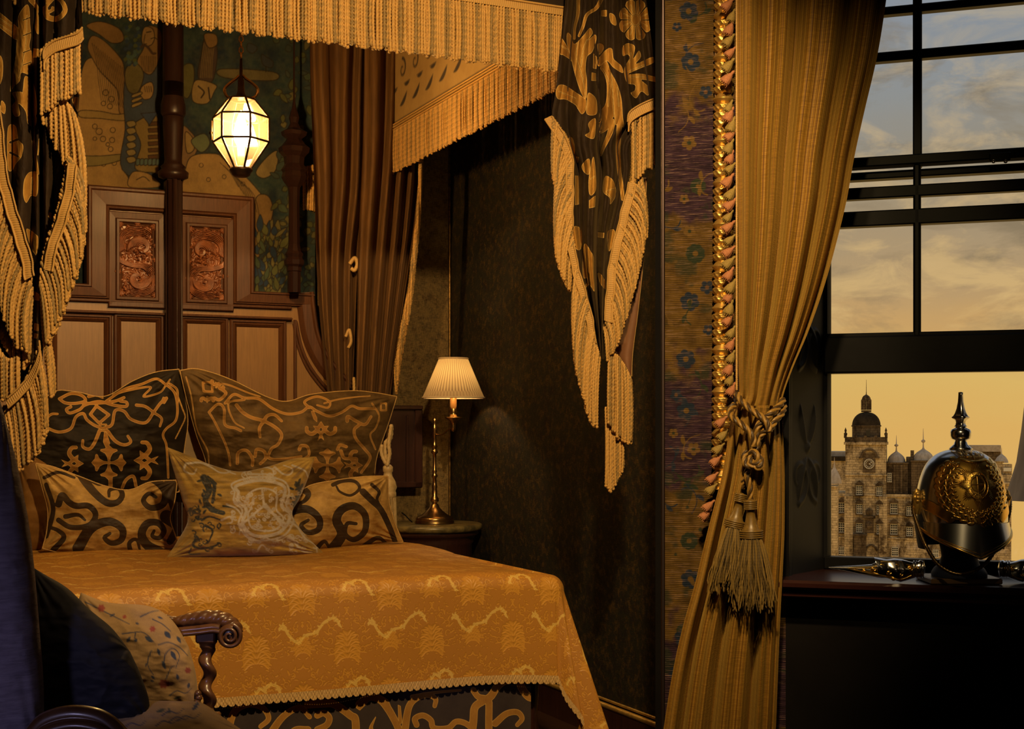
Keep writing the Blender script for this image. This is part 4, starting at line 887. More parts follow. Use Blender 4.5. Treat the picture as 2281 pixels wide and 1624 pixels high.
# leafy border on the right and foliage below
for k in range(120):
    x = rng.uniform(1920, 2230); y = rng.uniform(230, 1900) if k < 85 else rng.uniform(1500, 2050); cv.begin()
    a = rng.uniform(0, 360); cv.leaf(x/3.1236, y/3.1236, a, rng.uniform(14, 30), rng.uniform(7, 13), rng.uniform(-.8, .8)) if False else None
    ln = rng.uniform(40, 90); w_ = rng.uniform(14, 28); ca, sa = math.cos(math.radians(a)), math.sin(math.radians(a))
    cv.poly([(x, y), (x+ca*ln*.4-sa*w_, y+sa*ln*.4+ca*w_), (x+ca*ln, y+sa*ln), (x+ca*ln*.4+sa*w_, y+sa*ln*.4-ca*w_)], smooth=True)
    cv.paint([(.075, .085, .03), (.05, .075, .045), (.11, .105, .04), (.04, .06, .05)][k % 4], LN, .8)
for k in range(90):
    x = rng.uniform(1780, 1960); y = rng.uniform(1600, 2060); cv.begin(); a = rng.uniform(-120, -40); ln = rng.uniform(60, 120); w_ = rng.uniform(14, 26); ca, sa = math.cos(math.radians(a)), math.sin(math.radians(a))
    cv.poly([(x, y), (x+ca*ln*.4-sa*w_, y+sa*ln*.4+ca*w_), (x+ca*ln, y+sa*ln), (x+ca*ln*.4+sa*w_, y+sa*ln*.4-ca*w_)], smooth=True)
    cv.paint([(.09, .10, .035), (.05, .075, .045), (.13, .12, .045), (.02, .04, .08)][k % 4], LN, .8)
for k in range(45):
    x = rng.uniform(850, 960); y = rng.uniform(180, 450); cv.begin(); cv.poly([(x, y), (x+14, y-14), (x+30, y), (x+12, y+16)], smooth=True); cv.paint([(.04, .08, .08), (.06, .08, .03), (.02, .04, .08)][k % 3], None)
us = np.linspace(float(UV_(140, 2.15)), float(UV_(702, 2.15)), 480); zs = np.linspace(1.1, 3.27, 640); U2, Z2 = np.meshgrid(us, zs); Wp = B(U2, 2.15+.010*np.sin(U2*14)+.004*np.sin(U2*41+Z2*2), Z2)
px_ = CX+F*Wp[..., 0]/Wp[..., 1]; py_ = YH-F*(Z2-H)/Wp[..., 1]; cv.T = None
g = Geo(); g.grid(Wp)
lim = py_.ravel()
m_tap = MPaint('woven_tapestry', dull=.35)
build(g, 'tapestry', m_tap, None, True, 'blue and tan figured tapestry hanging on the wall behind the bed', 'tapestry', col=cv.sample(px_, np.clip(py_, -80, 700), cv.rgb).reshape(-1, 3)*np.array([.72, .66, .60]))
# ================================================================ bedspread and bed skirt
# damask repeat: swirling acanthus with a brighter woven ribbon
TW, TH = 300, 330
dm = Cv(0, 0, TW, TH, 1.5, wrap=True)
def wr(fn):
    for ox in (-TW, 0, TW):
        for oy in (-TH, 0, TH):
            dm.T = lambda x, y, ox=ox, oy=oy: (x+ox, y+oy); fn()
r_ = np.random.default_rng(3)
items = []
def mir(k, x, y, *r):                                     # mirrored about the palmette axes, as a damask repeat is
    items.append((k, x, y, *r))
    if k == 'L': items.append(('L', 150-x if x < 150 else 450-x, y, 180-r[0], r[1], r[2], -r[3]))
    else: items.append(('S', 150-x if x < 150 else 450-x, y, r[0], 180-r[1], -r[2]))
for (cx, cy), f_ in (((75, 90), 1.0), ((225, 255), 1.0), ((225, 90), .62), ((75, 255), .62)):
    by = cy+48*f_
    for ly, (dy, n__, l0, w0_) in enumerate(((-52, 3, 26, 11), (-36, 4, 30, 11), (-18, 5, 32, 12), (2, 5, 30, 12), (20, 5, 26, 11))):
        for k in range(n__): mir('L', cx+(2+k*5)*f_, by+dy*f_, -84+k*26, l0*f_, w0_*f_, 1.1)
    for k, (dx, dy, r0, a0, tn) in enumerate(((26, 58, 14, 200, 1.5), (52, 38, 12, 150, -1.5), (60, 6, 11, 120, 1.5), (54, -28, 11, 80, -1.4), (34, -56, 10, 60, 1.4))): mir('S', cx+dx*f_, cy+dy*f_, r0*f_+1, a0, tn)
    for k in range(9): 
        a_ = -80+k*18; mir('L', cx+66*f_*math.cos(math.radians(a_)), cy+72*f_*math.sin(math.radians(a_)), a_-60, 22*f_+4, 5, .9)
for k in range(230):
    x, y = r_.uniform(0, 75), r_.uniform(0, TH); mir('L', x if k % 2 else x+150, y, r_.uniform(0, 360), r_.uniform(9, 18), r_.uniform(3, 5), r_.uniform(-2.5, 2.5))
for it in items:
    for ox in (-TW, 0, TW):
        for oy in (-TH, 0, TH):
            x, y = it[1]+ox, it[2]+oy
            if not (-70 < x < TW+70 and -70 < y < TH+70): continue
            if it[0] == 'L': dm.leaf(x, y, it[3], it[4], it[5], it[6], pad=3)
            else: dm.spiral(x, y, it[3], 2, it[4], it[5], 5, 2.5, pad=3)
dm.T = None; dm.a[:, -1] = dm.a[:, 0]; dm.a[-1, :] = dm.a[0, :]
rb = Cv(0, 0, TW, TH, 1.5, wrap=True)
for ox in (-TW, 0, TW):
    for (pts) in ([(0, 214), (14, 206), (30, 236), (60, 262), (85, 240), (120, 232), (150, 200), (185, 190), (200, 214)], [(215, 100), (235, 70), (250, 78), (262, 60), (290, 66), (300, 90), (312, 120)]):
        rb.stroke([(x+ox, y) for x, y in pts], 10, pad=3); qq = cat_rom(pts, 4)
        for i_, (x, y) in enumerate(qq): rb.leaf(x+ox, y, 90*(i_ % 4)+20*(i_ % 3), 13, 6, .6, pad=2)
m, t, b = newmat('gold_damask'); p = attr(t); p2 = attr(t, 'ribbon'); co = objco(t)
n = noise(t, co, 5, 5, .6); tw = t.nodes.new('ShaderNodeTexWave'); tw.inputs['Scale'].default_value = 150; tw.bands_direction = 'DIAGONAL'; tw.inputs['Distortion'].default_value = .5; t.links.new(co, tw.inputs[0])
c = mixc(t, mathn(t, 'ADD', mathn(t, 'MULTIPLY', p, .5), .5, clamp=True), (.44, .190, .024), (.58, .275, .038))
lm = mathn(t, 'MULTIPLY', mathn(t, 'SUBTRACT', 1.2, mathn(t, 'ABSOLUTE', p)), .8, clamp=True)
c = mixc(t, mathn(t, 'MULTIPLY', lm, .6), c, (.30, .115, .012))
c = mixc(t, mathn(t, 'MULTIPLY', mathn(t, 'ADD', mathn(t, 'MULTIPLY', p2, .5), .2, clamp=True), mathn(t, 'ADD', mathn(t, 'MULTIPLY', tw.outputs['Fac'], .7), .1)), c, (.95, .70, .18))
t.links.new(c, b.inputs['Base Color']); 
t.links.new(mathn(t, 'ADD', mathn(t, 'MULTIPLY', mathn(t, 'ADD', mathn(t, 'MULTIPLY', p, .5), .5, clamp=True), -.22), .62), b.inputs['Roughness'])
b.inputs['Sheen Weight'].default_value = .12; b.inputs['Sheen Tint'].default_value = (1, .6, .15, 1); b.inputs['Sheen Roughness'].default_value = .4; b.inputs['Specular IOR Level'].default_value = .45
hgt = mathn(t, 'ADD', mathn(t, 'MULTIPLY', p, .18, clamp=True), mathn(t, 'MULTIPLY', tw.outputs['Fac'], .12))
t.links.new(bumpn(t, hgt, .6, .003), b.inputs['Normal']); m_dam = m
UE, VE = .915, 0.0; DROP = .37
def cover_pos(p, q, lace=0.0, lift=0.0):
    """cloth coordinates -> place: p across, q towards the head; beyond the edges the cloth rolls over and hangs"""
    p, q = np.broadcast_arrays(np.asarray(p, float), np.asarray(q, float))
    du = np.maximum(np.abs(p)-UE, 0); dv = np.maximum(VE-q, 0); sg = np.sign(p)
    Ln = np.hypot(du, dv)+1e-9; th = np.arctan2(dv, du)          # pi/2 = straight to the front
    corner = np.sin(2*th)**2*np.where((du > 0) & (dv > 0), 1, 0)
    R0 = .055; arc = R0*math.pi/2
    a = np.minimum(Ln/R0, math.pi/2); outw = R0*np.sin(a); dn = R0*(1-np.cos(a)); ex = np.maximum(Ln-arc, 0)
    fl = .035+.20*corner+.10*np.sin(th*12)*corner
    outw = outw+ex*fl; dn = dn+ex*np.sqrt(np.maximum(0, 1-fl**2))
    ux = np.where(du+dv > 0, du/Ln, 0)*sg; vx = -np.where(du+dv > 0, dv/Ln, 0)
    side = np.where((dv <= 0) & (du > 0), 1, 0)
    rip = .008*np.sin(p*7+1)*np.clip(ex*4, 0, 1)*(du <= 0)+.012*np.sin(q*16)*np.clip(ex*4, 0, 1)*side
    u = sg*np.minimum(np.abs(p), UE)-0*p+ux*(outw+rip+lift); v = np.maximum(q, VE)+vx*(outw+rip+lift)
    sag = .012*np.sin(p*5+.6)*np.sin(q*4)+.010*fbm(p*4, q*4, 8)
    z = BEDZ-dn+(sag*(du+dv <= 0))+lift*np.where(du+dv > 0, 0, 1)
    z = z-.02*np.clip(1-(UE-np.minimum(np.abs(p), UE))/.35, 0, 1)**2
    return B(u, v, z)
HEM = .385
pl = np.r_[np.linspace(-UE-HEM, -UE, 60)[:-1], np.linspace(-UE, UE, 720)[:-1], np.linspace(UE, UE+HEM*1.5, 190)]
ql = np.r_[np.linspace(1.98, .05, 330)[:-1], np.linspace(.05, -HEM, 240)[:-1], np.linspace(-HEM, -HEM*1.5, 60)]
P2, Q2 = np.meshgrid(pl, ql)
pxs, pys = P2*1000, -Q2*1000
g = Geo(); Pt = cover_pos(P2, Q2)
# the corner of the spread is cut round: cells beyond the hem radius are pulled back to it
du = np.maximum(np.abs(P2)-UE, 0); dv = np.maximum(-Q2, 0); LL = np.hypot(du, dv); HL = HEM*(1+.62*np.where((du > 0) & (dv > 0), np.sin(2*np.arctan2(dv, du))**2, 0)); k = np.where(LL > HL, HL/np.maximum(LL, 1e-6), 1)
P3 = np.sign(P2)*(np.minimum(np.abs(P2), UE)+du*k); Q3 = np.where(dv > 0, -dv*k, Q2)
Pt = cover_pos(P3, Q3)
g.grid(Pt, a=dm.sample(P3*1000+77, -Q3*1000+38))
bs = build(g, 'bedspread', m_dam, None, True, 'gold damask bedspread with a lace hem draped over the bed', 'bedspread', extra={'ribbon': rb.sample(P3*1000+77, -Q3*1000+38).ravel()})
# lace along the hem: front, corner, right side
th = np.linspace(0, 1, 40)
path = [(x, -HEM) for x in np.linspace(-UE, UE, 1500)]+[(UE+HEM*(1+.62*math.sin(2*a)**2)*math.cos(a), -HEM*(1+.62*math.sin(2*a)**2)*math.sin(a)) for a in np.linspace(math.pi/2, 0, 420)]+[(UE+HEM, y) for y in np.linspace(0, 1.9, 700)]
path = np.array(path); top_ = cover_pos(path[:, 0], path[:, 1], lift=.003)
d = np.r_[0, np.cumsum(np.linalg.norm(np.diff(top_, axis=0), axis=1))]
m_ = 12; tt = np.linspace(0, 1, m_); sc_ = .0175
sc_ = .024; hgt = .020+.011*np.sqrt(np.clip(1-(2*((d/sc_) % 1)-1)**2, 0, 1))
Pl = top_[:, None]+np.array([0, 0, -1])*(hgt[:, None]*tt[None]-.006)[..., None]
lacev = .6*np.sin(d/sc_*2*np.pi*2)[:, None]*np.sin(tt*9)[None]+.5*np.sin(d/sc_*2*np.pi*3)[:, None]*np.cos(tt*12)[None]
g = Geo(); off = B(0, -.003, 0)-B(0, 0, 0); Pl = Pl+off*(1.0+.7*lacev[..., None]); g.grid(Pl, a=lacev)
build(g, 'lace_hem', M('gold_lace', (.66, .43, .17), (.50, .30, .10), rough=.7, sheen=.3, nscale=150, bump=.8, bscale=420, bdist=.002), bs)
# bed skirt
cs = Cv(380, 1440, 1290, 1700, 1.0); K = lambda x, y: (700+np.asarray(x)/2.851, 1180+np.asarray(y)/2.851); cs.T = K
S = lambda p, a, b=None: cs.stroke(p, a/2.6, None if b is None else b/2.6)
S([(-40, 1110), (60, 1105), (130, 1110), (230, 1180), (262, 1215), (262, 1400)], 46); S([(20, 1180), (60, 1165), (95, 1195), (80, 1240), (20, 1270)], 38); 
S([(290, 1110), (350, 1060), (420, 1080), (470, 1140), (520, 1230), (560, 1330)], 52, 40); cs.poly([(260, 1130), (330, 1060), (340, 1100), (290, 1150)]); cs.poly([(420, 1050), (470, 1080), (500, 1150), (440, 1110)])
S([(560, 1400), (575, 1280), (600, 1130), (650, 1070), (720, 1050), (770, 1075), (765, 1120)], 48, 26); S([(620, 1060), (760, 1035), (930, 1020)], 22, 14)
S([(650, 1240), (640, 1200), (690, 1180), (740, 1210), (760, 1260), (850, 1260), (900, 1220), (960, 1230), (1010, 1270)], 34); S([(990, 1400), (1010, 1220), (1020, 1130), (1070, 1090), (1120, 1060), (1160, 1000), (1210, 960), (1290, 950), (1320, 1010), (1360, 1060), (1400, 1070)], 46)
S([(1130, 1400), (1110, 1290), (1110, 1100)], 42); S([(1010, 1020), (1040, 1060), (1080, 1070)], 36); S([(1150, 1230), (1220, 1170), (1290, 1160), (1320, 1200), (1290, 1240)], 42, 26); S([(380, 1300), (360, 1260), (390, 1190)], 40, 6)
cs.poly([(530, 1110), (550, 1120), (560, 1230), (535, 1240)])
S([(-560, 1400), (-520, 1180), (-430, 1110), (-330, 1130), (-290, 1200), (-340, 1250)], 46, 28); S([(-300, 1330), (-200, 1190), (-90, 1130), (-30, 1190)], 46, 28); S([(-190, 1400), (-130, 1280), (-40, 1270)], 40)
cs.T = None
pxl = np.linspace(400, 1185, 620); U_ = UV_(pxl, -.03); zz = np.linspace(.03, .52, 220); U2, Z2 = np.meshgrid(U_, zz)
fv = -.03+.012*np.sin(U2*17)*(1-Z2); Wp = B(U2, fv, Z2); px_ = CX+F*Wp[..., 0]/Wp[..., 1]; py_ = YH-F*(Z2-H)/Wp[..., 1]
g = Geo(); g.grid(Wp, a=cs.sample(px_, py_)); g.grid(B(U2[::40], fv[::40]+.01, Z2[::40]), -5, flip=True)
m_skirt = MP('strapwork_velvet', (.040, .030, .030), (.44, .22, .045), (.60, .36, .09), edge=1.0, lw=.7, off=.9, ground2=(.060, .045, .040), fill2=(.30, .14, .03))
build(g, 'bed_skirt', m_skirt, None, True, 'dark velvet bed skirt with gold scrolling strapwork below the bedspread', 'bed skirt')
# ================================================================ cushions
def cushion(name, label, top_, right, bot, left, Dfn, thick, mat, canvas=None, n=150, wr=.35, back=.5, seed=0, pipe=None, group=None, cat='cushion', lean=0.0, pw=.55, pipr=.004, cs=1.0, wamp=1.0, parent=None):
    """outline traced as four edges (pixel points, clockwise from top left); Dfn(px, bulge) gives the distance"""
    def rs(p, n):
        p = cat_rom(p, 10) if len(p) > 2 else np.asarray(p, float); d = np.r_[0, np.cumsum(np.linalg.norm(np.diff(p, axis=0), axis=1))]; q = np.linspace(0, d[-1], n)
        return np.stack([np.interp(q, d, p[:, 0]), np.interp(q, d, p[:, 1])], 1)
    Tt, Rr, Bb, Ll = rs(top_, n), rs(right, n), rs(bot[::-1] if False else bot, n), rs(left, n)
    # top: left->right, right: top->bottom, bottom: left->right, left: top->bottom
    s = np.linspace(0, 1, n)[None, :, None]; t = np.linspace(0, 1, n)[:, None, None]
    C = (1-t)*Tt[None]+t*Bb[None]+(1-s)*Ll[:, None]+s*Rr[:, None]-((1-s)*(1-t)*Tt[0]+s*(1-t)*Tt[-1]+(1-s)*t*Bb[0]+s*t*Bb[-1])
    S_, T_ = np.meshgrid(np.linspace(-1, 1, n), np.linspace(-1, 1, n))
    prof = (np.clip(1-S_**2, 0, 1)*np.clip(1-T_**2, 0, 1))**pw
    rr = np.hypot(S_, T_)
    wrk = fbm(C[..., 0]/60/cs, C[..., 1]/26/cs, seed, 4)*.030*wr+np.abs(fbm(C[..., 0]/90/cs+5, C[..., 1]/50/cs, seed+9, 3))*-.07*wr
    for sx in (-1, 1):
        for sy in (-1, 1):
            an = np.arctan2(T_-sy, S_-sx); dc = np.hypot(S_-sx, T_-sy); wrk = wrk+.012*wr*np.sin(an*16+seed)*np.exp(-(dc/.55)**2)*np.clip(dc*4, 0, 1)
    env = np.clip(1-S_**8, 0, 1)*np.clip(1-T_**8, 0, 1)
    bf = thick*prof+wrk*env*wamp; lf = lean*(1-T_)/2
    Df = Dfn(C[..., 0], -bf+lf); Db = Dfn(C[..., 0], thick*back*prof+lf)
    g = Geo(); a = canvas.sample(C[..., 0], C[..., 1]) if canvas is not None else 0.0
    cc = None
    g.grid(P(C[..., 0], C[..., 1], Df), a=a)
    k = 4; g.grid(P(C[::k, ::k, 0], C[::k, ::k, 1], Db[::k, ::k]), -5, flip=True)
    if canvas is not None and canvas.rgb is not None:
        c1 = canvas.sample(C[..., 0], C[..., 1], canvas.rgb).reshape(-1, 3); cc = np.vstack([c1, np.tile(c1.mean(0), (len(C[::k, ::k].reshape(-1, 2)), 1))])
    o = build(g, name, mat, parent, True, label, None if parent else cat, group, col=cc)
    if pipe is not None:
        ring = np.vstack([C[0], C[1:, -1], C[-1, ::-1][1:], C[::-1, 0][1:]]); z0 = np.r_[lf[0], lf[1:, -1], lf[-1, ::-1][1:], lf[::-1, 0][1:]]
        gp = Geo(); gp.cord(P(ring[:, 0], ring[:, 1], Dfn(ring[:, 0], z0)), pipr, 2, pipr*4, 8, (0.0, .3)); build(gp, 'piping', pipe, o)
    return o
def vD(v0): return lambda px, b: Dv(px, v0+b)
K4 = lambda x, y: (np.asarray(x)/2.5344, 780+np.asarray(y)/2.5344)
def p4(*pts): return [(x/2.5344, 780+y/2.5344) for x, y in pts]
m_strap = MP('black_velvet_with_gold_strapwork', (.010, .007, .005), (.42, .20, .042), (.62, .40, .12), edge=.8, lw=.55, off=.55, ground2=(.028, .020, .012), fill2=(.22, .10, .025), rough=.6, sheen=.7, bump=.4)
m_strap2 = MP('brown_velvet_with_gold_strapwork', (.050, .028, .010), (.40, .20, .048), (.56, .35, .11), edge=.8, lw=.5, off=.5, ground2=(.15, .09, .032), fill2=(.24, .115, .03), rough=.6, sheen=.8, bump=.4)
def maltese(c, x, y, r):
    for k in range(4):
        a = k*math.pi/2; ca, sa = math.cos(a), math.sin(a); f = lambda p, q: (x+p*ca-q*sa, y+p*sa+q*ca)
        c.poly([f(0, -r*.05), f(r*.30, -r*.10), f(r*.52, -r*.22), f(r*.66, -r*.50), f(r*.76, -r*.46), f(r*.80, -r*.22), f(r, 0), f(r*.80, r*.22), f(r*.76, r*.46), f(r*.66, r*.50), f(r*.52, r*.22), f(r*.30, r*.10), f(0, r*.05)])
def lily(c, x, y, r, ang):
    a = math.radians(ang); ca, sa = math.cos(a), math.sin(a); f = lambda p, q: (x+p*ca-q*sa, y+p*sa+q*ca)
    c.poly([f(-r*.9, -r*.35), f(-r*.55, 0), f(-r*.9, r*.35), f(-r*.3, r*.12), f(0, r*.35), f(r*.55, r*.75), f(r*.5, r*.3), f(r, 0), f(r*.5, -r*.3), f(r*.55, -r*.75), f(0, -r*.35), f(-r*.3, -r*.12)])
    c.stroke([f(.15*r, .3*r), f(-.2*r, .8*r), f(.0*r, 1.25*r), f(.35*r, 1.3*r)], .22*r*.4+4, 8); c.stroke([f(.15*r, -.3*r), f(-.2*r, -.8*r), f(.0*r, -1.25*r), f(.35*r, -1.3*r)], .22*r*.4+4, 8)
    c.poly([f(-.02*r, 0), f(.2*r, .14*r), f(.38*r, 0), f(.2*r, -.14*r)], neg=True)
w_ = 6.6
# back left
c = Cv(20, 800, 460, 1140, .8); c.T = K4; S = lambda p, a=w_, b=None, **k: c.stroke(p, a, b, **k)
S([(335, 275), (400, 245), (460, 255), (482, 285), (430, 300), (370, 298), (335, 275)]); S([(470, 300), (540, 300), (640, 290), (700, 268)]); S([(500, 262), (545, 255), (580, 270)], 7, 4)
S([(400, 320), (375, 335), (395, 355), (450, 335), (480, 310), (560, 290), (640, 310), (710, 318), (715, 295), (680, 288)])
S([(545, 315), (615, 365), (560, 412), (510, 362)], smooth=False, closed=True); S([(250, 432), (330, 462), (400, 442), (428, 378), (470, 358), (490, 392), (530, 422), (575, 440)])
S([(585, 440), (632, 420), (650, 342), (700, 345), (740, 390), (820, 410), (868, 350), (905, 300), (940, 270)]); S([(770, 310), (820, 318), (868, 352), (912, 385), (903, 430)], 7, 5)
c.poly([(920, 262), (950, 272), (930, 305), (905, 295)]); S([(565, 420), (600, 420), (600, 455), (565, 455)], 4, smooth=False, closed=True)
S([(562, 455), (535, 520), (505, 558), (468, 545), (468, 510)], 8, 6); S([(608, 458), (650, 512), (700, 535), (738, 518), (722, 485)], 8, 6); c.poly([(588, 460), (600, 460), (622, 525), (602, 560), (582, 520)])
maltese(c, 615, 635, 100); lily(c, 830, 622, 78, 180); lily(c, 405, 640, 70, 0)
S([(600, 288), (700, 222), (800, 192), (880, 162), (930, 190), (985, 240), (1002, 330), (990, 400), (940, 442), (920, 480), (938, 530), (945, 600), (950, 720)], 6, 5)
S([(640, 252), (720, 228), (850, 208), (810, 262), (900, 240), (935, 200), (960, 165)], 5, 4); S([(960, 190), (1000, 225), (1000, 300)], 5); S([(690, 778), (712, 732), (752, 712), (768, 768)], 7); S([(624, 700), (624, 780)], 9)
S([(255, 392), (290, 362), (325, 360)], 6, 5); S([(250, 490), (220, 500)], 6); c.disc(970/2.5344, 780+540/2.5344, 8) if False else None
S([(1000, 250), (1030, 330), (1045, 380), (1020, 440), (990, 500)], 3.5, 3); c.T = None
cushion('square_cushion', 'large black velvet cushion with gold strapwork leaning at the left of the headboard', p4((130, 420), (290, 245), (420, 235), (590, 262), (750, 175), (880, 125), (1010, 108)), p4((1010, 108), (1040, 250), (1060, 400), (1040, 560), (1010, 800)), p4((100, 800), (400, 840), (700, 850), (1010, 800)), p4((130, 420), (110, 560), (120, 700), (100, 800)), vD(1.72), .13, m_strap, c, 170, seed=1, wr=.8, pipe=m_braid, pipr=.003)
# back right
c = Cv(395, 800, 900, 1120, .8); c.T = K4
S([(1145, 182), (1195, 182), (1200, 235), (1150, 232)], 5, smooth=False, closed=True); lily(c, 1225, 200, 28, -60); lily(c, 1170, 275, 26, 90); S([(1210, 270), (1240, 280), (1275, 245), (1255, 222)], 7)
S([(1230, 190), (1290, 196), (1400, 240), (1470, 262)], 4.5, 3); S([(1180, 350), (1230, 305), (1265, 330), (1270, 420), (1330, 440), (1360, 455)], 6); S([(1180, 350), (1210, 400), (1260, 500), (1290, 580), (1300, 650)], 5)
S([(1270, 300), (1320, 250), (1380, 270), (1460, 275), (1540, 330), (1620, 360), (1700, 350), (1745, 320), (1790, 345), (1860, 372), (1930, 350), (1985, 315), (2030, 330), (2110, 330)], 6)
S([(1335, 310), (1370, 350), (1420, 380), (1490, 400), (1560, 440), (1590, 480), (1570, 530), (1530, 560), (1520, 610), (1600, 615), (1700, 600)], 8, 6); c.leaf(1330/2.5344, 780+300/2.5344, 50, 22, 11)
S([(1490, 400), (1510, 370), (1550, 365), (1590, 400)], 8, 6); S([(1490, 400), (1465, 440), (1468, 490)], 8, 6); S([(1380, 280), (1290, 300), (1320, 400), (1380, 440)], 5, 3)
S([(1745, 325), (1720, 290), (1790, 262), (1860, 290), (1850, 325), (1790, 310)], 6, 4); S([(1830, 300), (1900, 280), (2000, 265), (2090, 258)], 4, 3)
lily(c, 1812, 460, 62, -90); c.poly([(1755, 345), (1770, 340), (1790, 380), (1792, 410), (1770, 390)]); maltese(c, 1848, 648, 96); S([(1690, 560), (1700, 540), (1735, 545), (1745, 590), (1720, 610)], 8, 5)
S([(1960, 400), (1965, 375), (2010, 400), (2060, 420), (2095, 375)], 8, 6); S([(2030, 420), (2000, 450), (2010, 500), (2060, 560), (2090, 610), (2040, 690)], 7, 6); S([(1905, 560), (1920, 535), (1955, 545)], 7); lily(c, 1990, 650, 60, 0)
S([(1925, 570), (1945, 610), (2010, 610)], 8, 6); S([(2100, 300), (2140, 370), (2120, 440), (2090, 480), (2120, 560)], 4); S([(2150, 300), (2180, 300), (2180, 340), (2150, 340)], 4, smooth=False, closed=True); S([(1340, 640), (1345, 580), (1390, 565), (1425, 610), (1425, 650)], 7); S([(1440, 600), (1450, 560), (1490, 570), (1500, 610), (1470, 640)], 7)
S([(1050, 150), (1080, 260), (1110, 440), (1170, 560), (1180, 640)], 3.5); c.T = None
cushion('square_cushion', 'large brown velvet cushion with gold strapwork leaning at the right of the headboard', p4((1015, 115), (1120, 108), (1300, 165), (1500, 262), (1620, 290), (1760, 250), (1980, 230), (2110, 240), (2240, 262)), p4((2240, 262), (2190, 420), (2140, 560), (2120, 640), (2110, 760)), p4((1180, 780), (1400, 820), (1800, 830), (2110, 760)), p4((1015, 115), (1060, 300), (1110, 480), (1160, 620), (1180, 780)), vD(1.70), .14, m_strap2, c, 180, seed=4, wr=1.0, pipe=m_braid, pipr=.003)
# plain pillow glimpsed between them
cushion('bed_pillow', 'plain beige pillow glimpsed between the two large back cushions', [(360, 900), (405, 880), (470, 900)], [(470, 900), (490, 980), (480, 1080)], [(340, 1080), (410, 1090), (480, 1080)], [(360, 900), (350, 980), (340, 1080)], vD(1.86), .06, M('beige_linen', (.36, .25, .13), (.30, .2, .1), rough=.9, nscale=6), n=50, seed=3, cat='pillow')
# velvet scroll cushions in front
m_scr = MP('gold_velvet_with_dark_scrolls', (.20, .10, .022), (.030, .020, .014), (.50, .31, .09), edge=.9, lw=.6, off=-.1, ground2=(.60, .38, .12), fill2=(.07, .042, .02), rough=.5, sheen=.9, nscale=9, bump=.4)
c = Cv(60, 1010, 440, 1260, .8); c.T = K4
S([(560, 740), (460, 700), (520, 790), (600, 860), (660, 860), (690, 820), (670, 780), (620, 790), (615, 825)], 22, 7); S([(440, 700), (540, 720), (620, 760)], 14, 5)
S([(330, 870), (350, 820), (390, 860), (430, 880), (500, 880), (540, 930), (500, 990), (400, 1000), (330, 960)], 16, 12); S([(370, 940), (440, 930), (480, 960)], 12, 6)
S([(440, 1120), (500, 1020), (560, 980), (630, 970), (690, 1010), (685, 1070), (630, 1090), (590, 1060), (620, 1035)], 26, 8); S([(300, 1130), (360, 1060), (330, 1020), (280, 1000)], 14, 8)
S([(900, 1140), (830, 1100), (800, 1040), (830, 980), (890, 975), (925, 1020), (900, 1060), (860, 1050), (870, 1020)], 24, 7); S([(760, 740), (850, 720), (930, 790), (920, 870), (850, 890), (810, 850), (840, 810), (880, 830)], 22, 8)
S([(740, 1150), (730, 1090), (770, 1070), (790, 1130)], 12, 6); S([(940, 940), (1000, 1000), (960, 1080)], 30, 16); S([(960, 760), (1000, 900)], 30, 30); S([(250, 720), (330, 690), (420, 720)], 9, 6); S([(260, 760), (300, 900), (260, 1050)], 10, 12)
S([(700, 880), (760, 880)], 4) if False else None; c.T = None
cushion('velvet_cushion', 'gold velvet cushion with dark brown scrolls in front at the left', p4((200, 640), (300, 660), (450, 715), (600, 770), (730, 790), (850, 745), (1000, 735)), p4((1000, 735), (985, 850), (960, 950), (990, 1050), (1010, 1110)), p4((240, 1120), (400, 1150), (650, 1148), (850, 1140), (1010, 1110)), p4((200, 640), (240, 780), (270, 900), (265, 1020), (240, 1120)), vD(1.36), .10, m_scr, c, 170, seed=6, wr=.95, pipe=m_braid, pipr=.0035)
c = Cv(620, 1030, 920, 1250, .8); c.T = K4
S([(1600, 950), (1660, 905), (1740, 900), (1800, 950), (1800, 1010), (1740, 1030), (1700, 990), (1740, 960)], 22, 8); S([(1880, 1120), (1930, 1040), (1900, 960), (1930, 900), (2000, 880), (2060, 930), (2060, 1020), (2000, 1070), (1950, 1040), (1960, 980), (2010, 980)], 24, 8)
S([(1880, 760), (1930, 740), (2000, 740), (2030, 780), (1980, 820), (1920, 800), (1900, 770)], 10, 5); S([(2050, 800), (2100, 850), (2150, 900), (2200, 1000), (2230, 1080)], 16, 12); S([(2100, 760), (2140, 800), (2130, 850), (2180, 930)], 9, 6); S([(1780, 1130), (1830, 1080), (1860, 1120)], 12, 6); S([(2050, 1110), (2130, 1060), (2180, 1090)], 12, 8)
S([(1700, 780), (1740, 810), (1720, 850), (1660, 880)], 18, 6); c.T = None
cushion('velvet_cushion', 'gold velvet cushion with dark brown scrolls beside the pale hanging tassel', p4((1640, 860), (1740, 770), (1900, 735), (2060, 715), (2190, 712)), p4((2190, 712), (2195, 850), (2230, 980), (2275, 1085)), p4((1560, 1130), (1850, 1128), (2050, 1100), (2180, 1085), (2275, 1085)), p4((1640, 860), (1600, 950), (1560, 1050), (1560, 1130)), vD(1.20), .10, m_scr, c, 170, seed=8, wr=1.0, pipe=m_braid, pipr=.0035)
cushion('velvet_cushion', 'dark velvet cushion half hidden behind the fringe at the left edge of the bed', p4((110, 640), (180, 600), (260, 640)), p4((260, 640), (300, 800), (270, 1110)), p4((100, 1130), (180, 1140), (270, 1110)), p4((110, 640), (90, 880), (100, 1130)), vD(1.55), .07, m_strap, None, 60, seed=5)
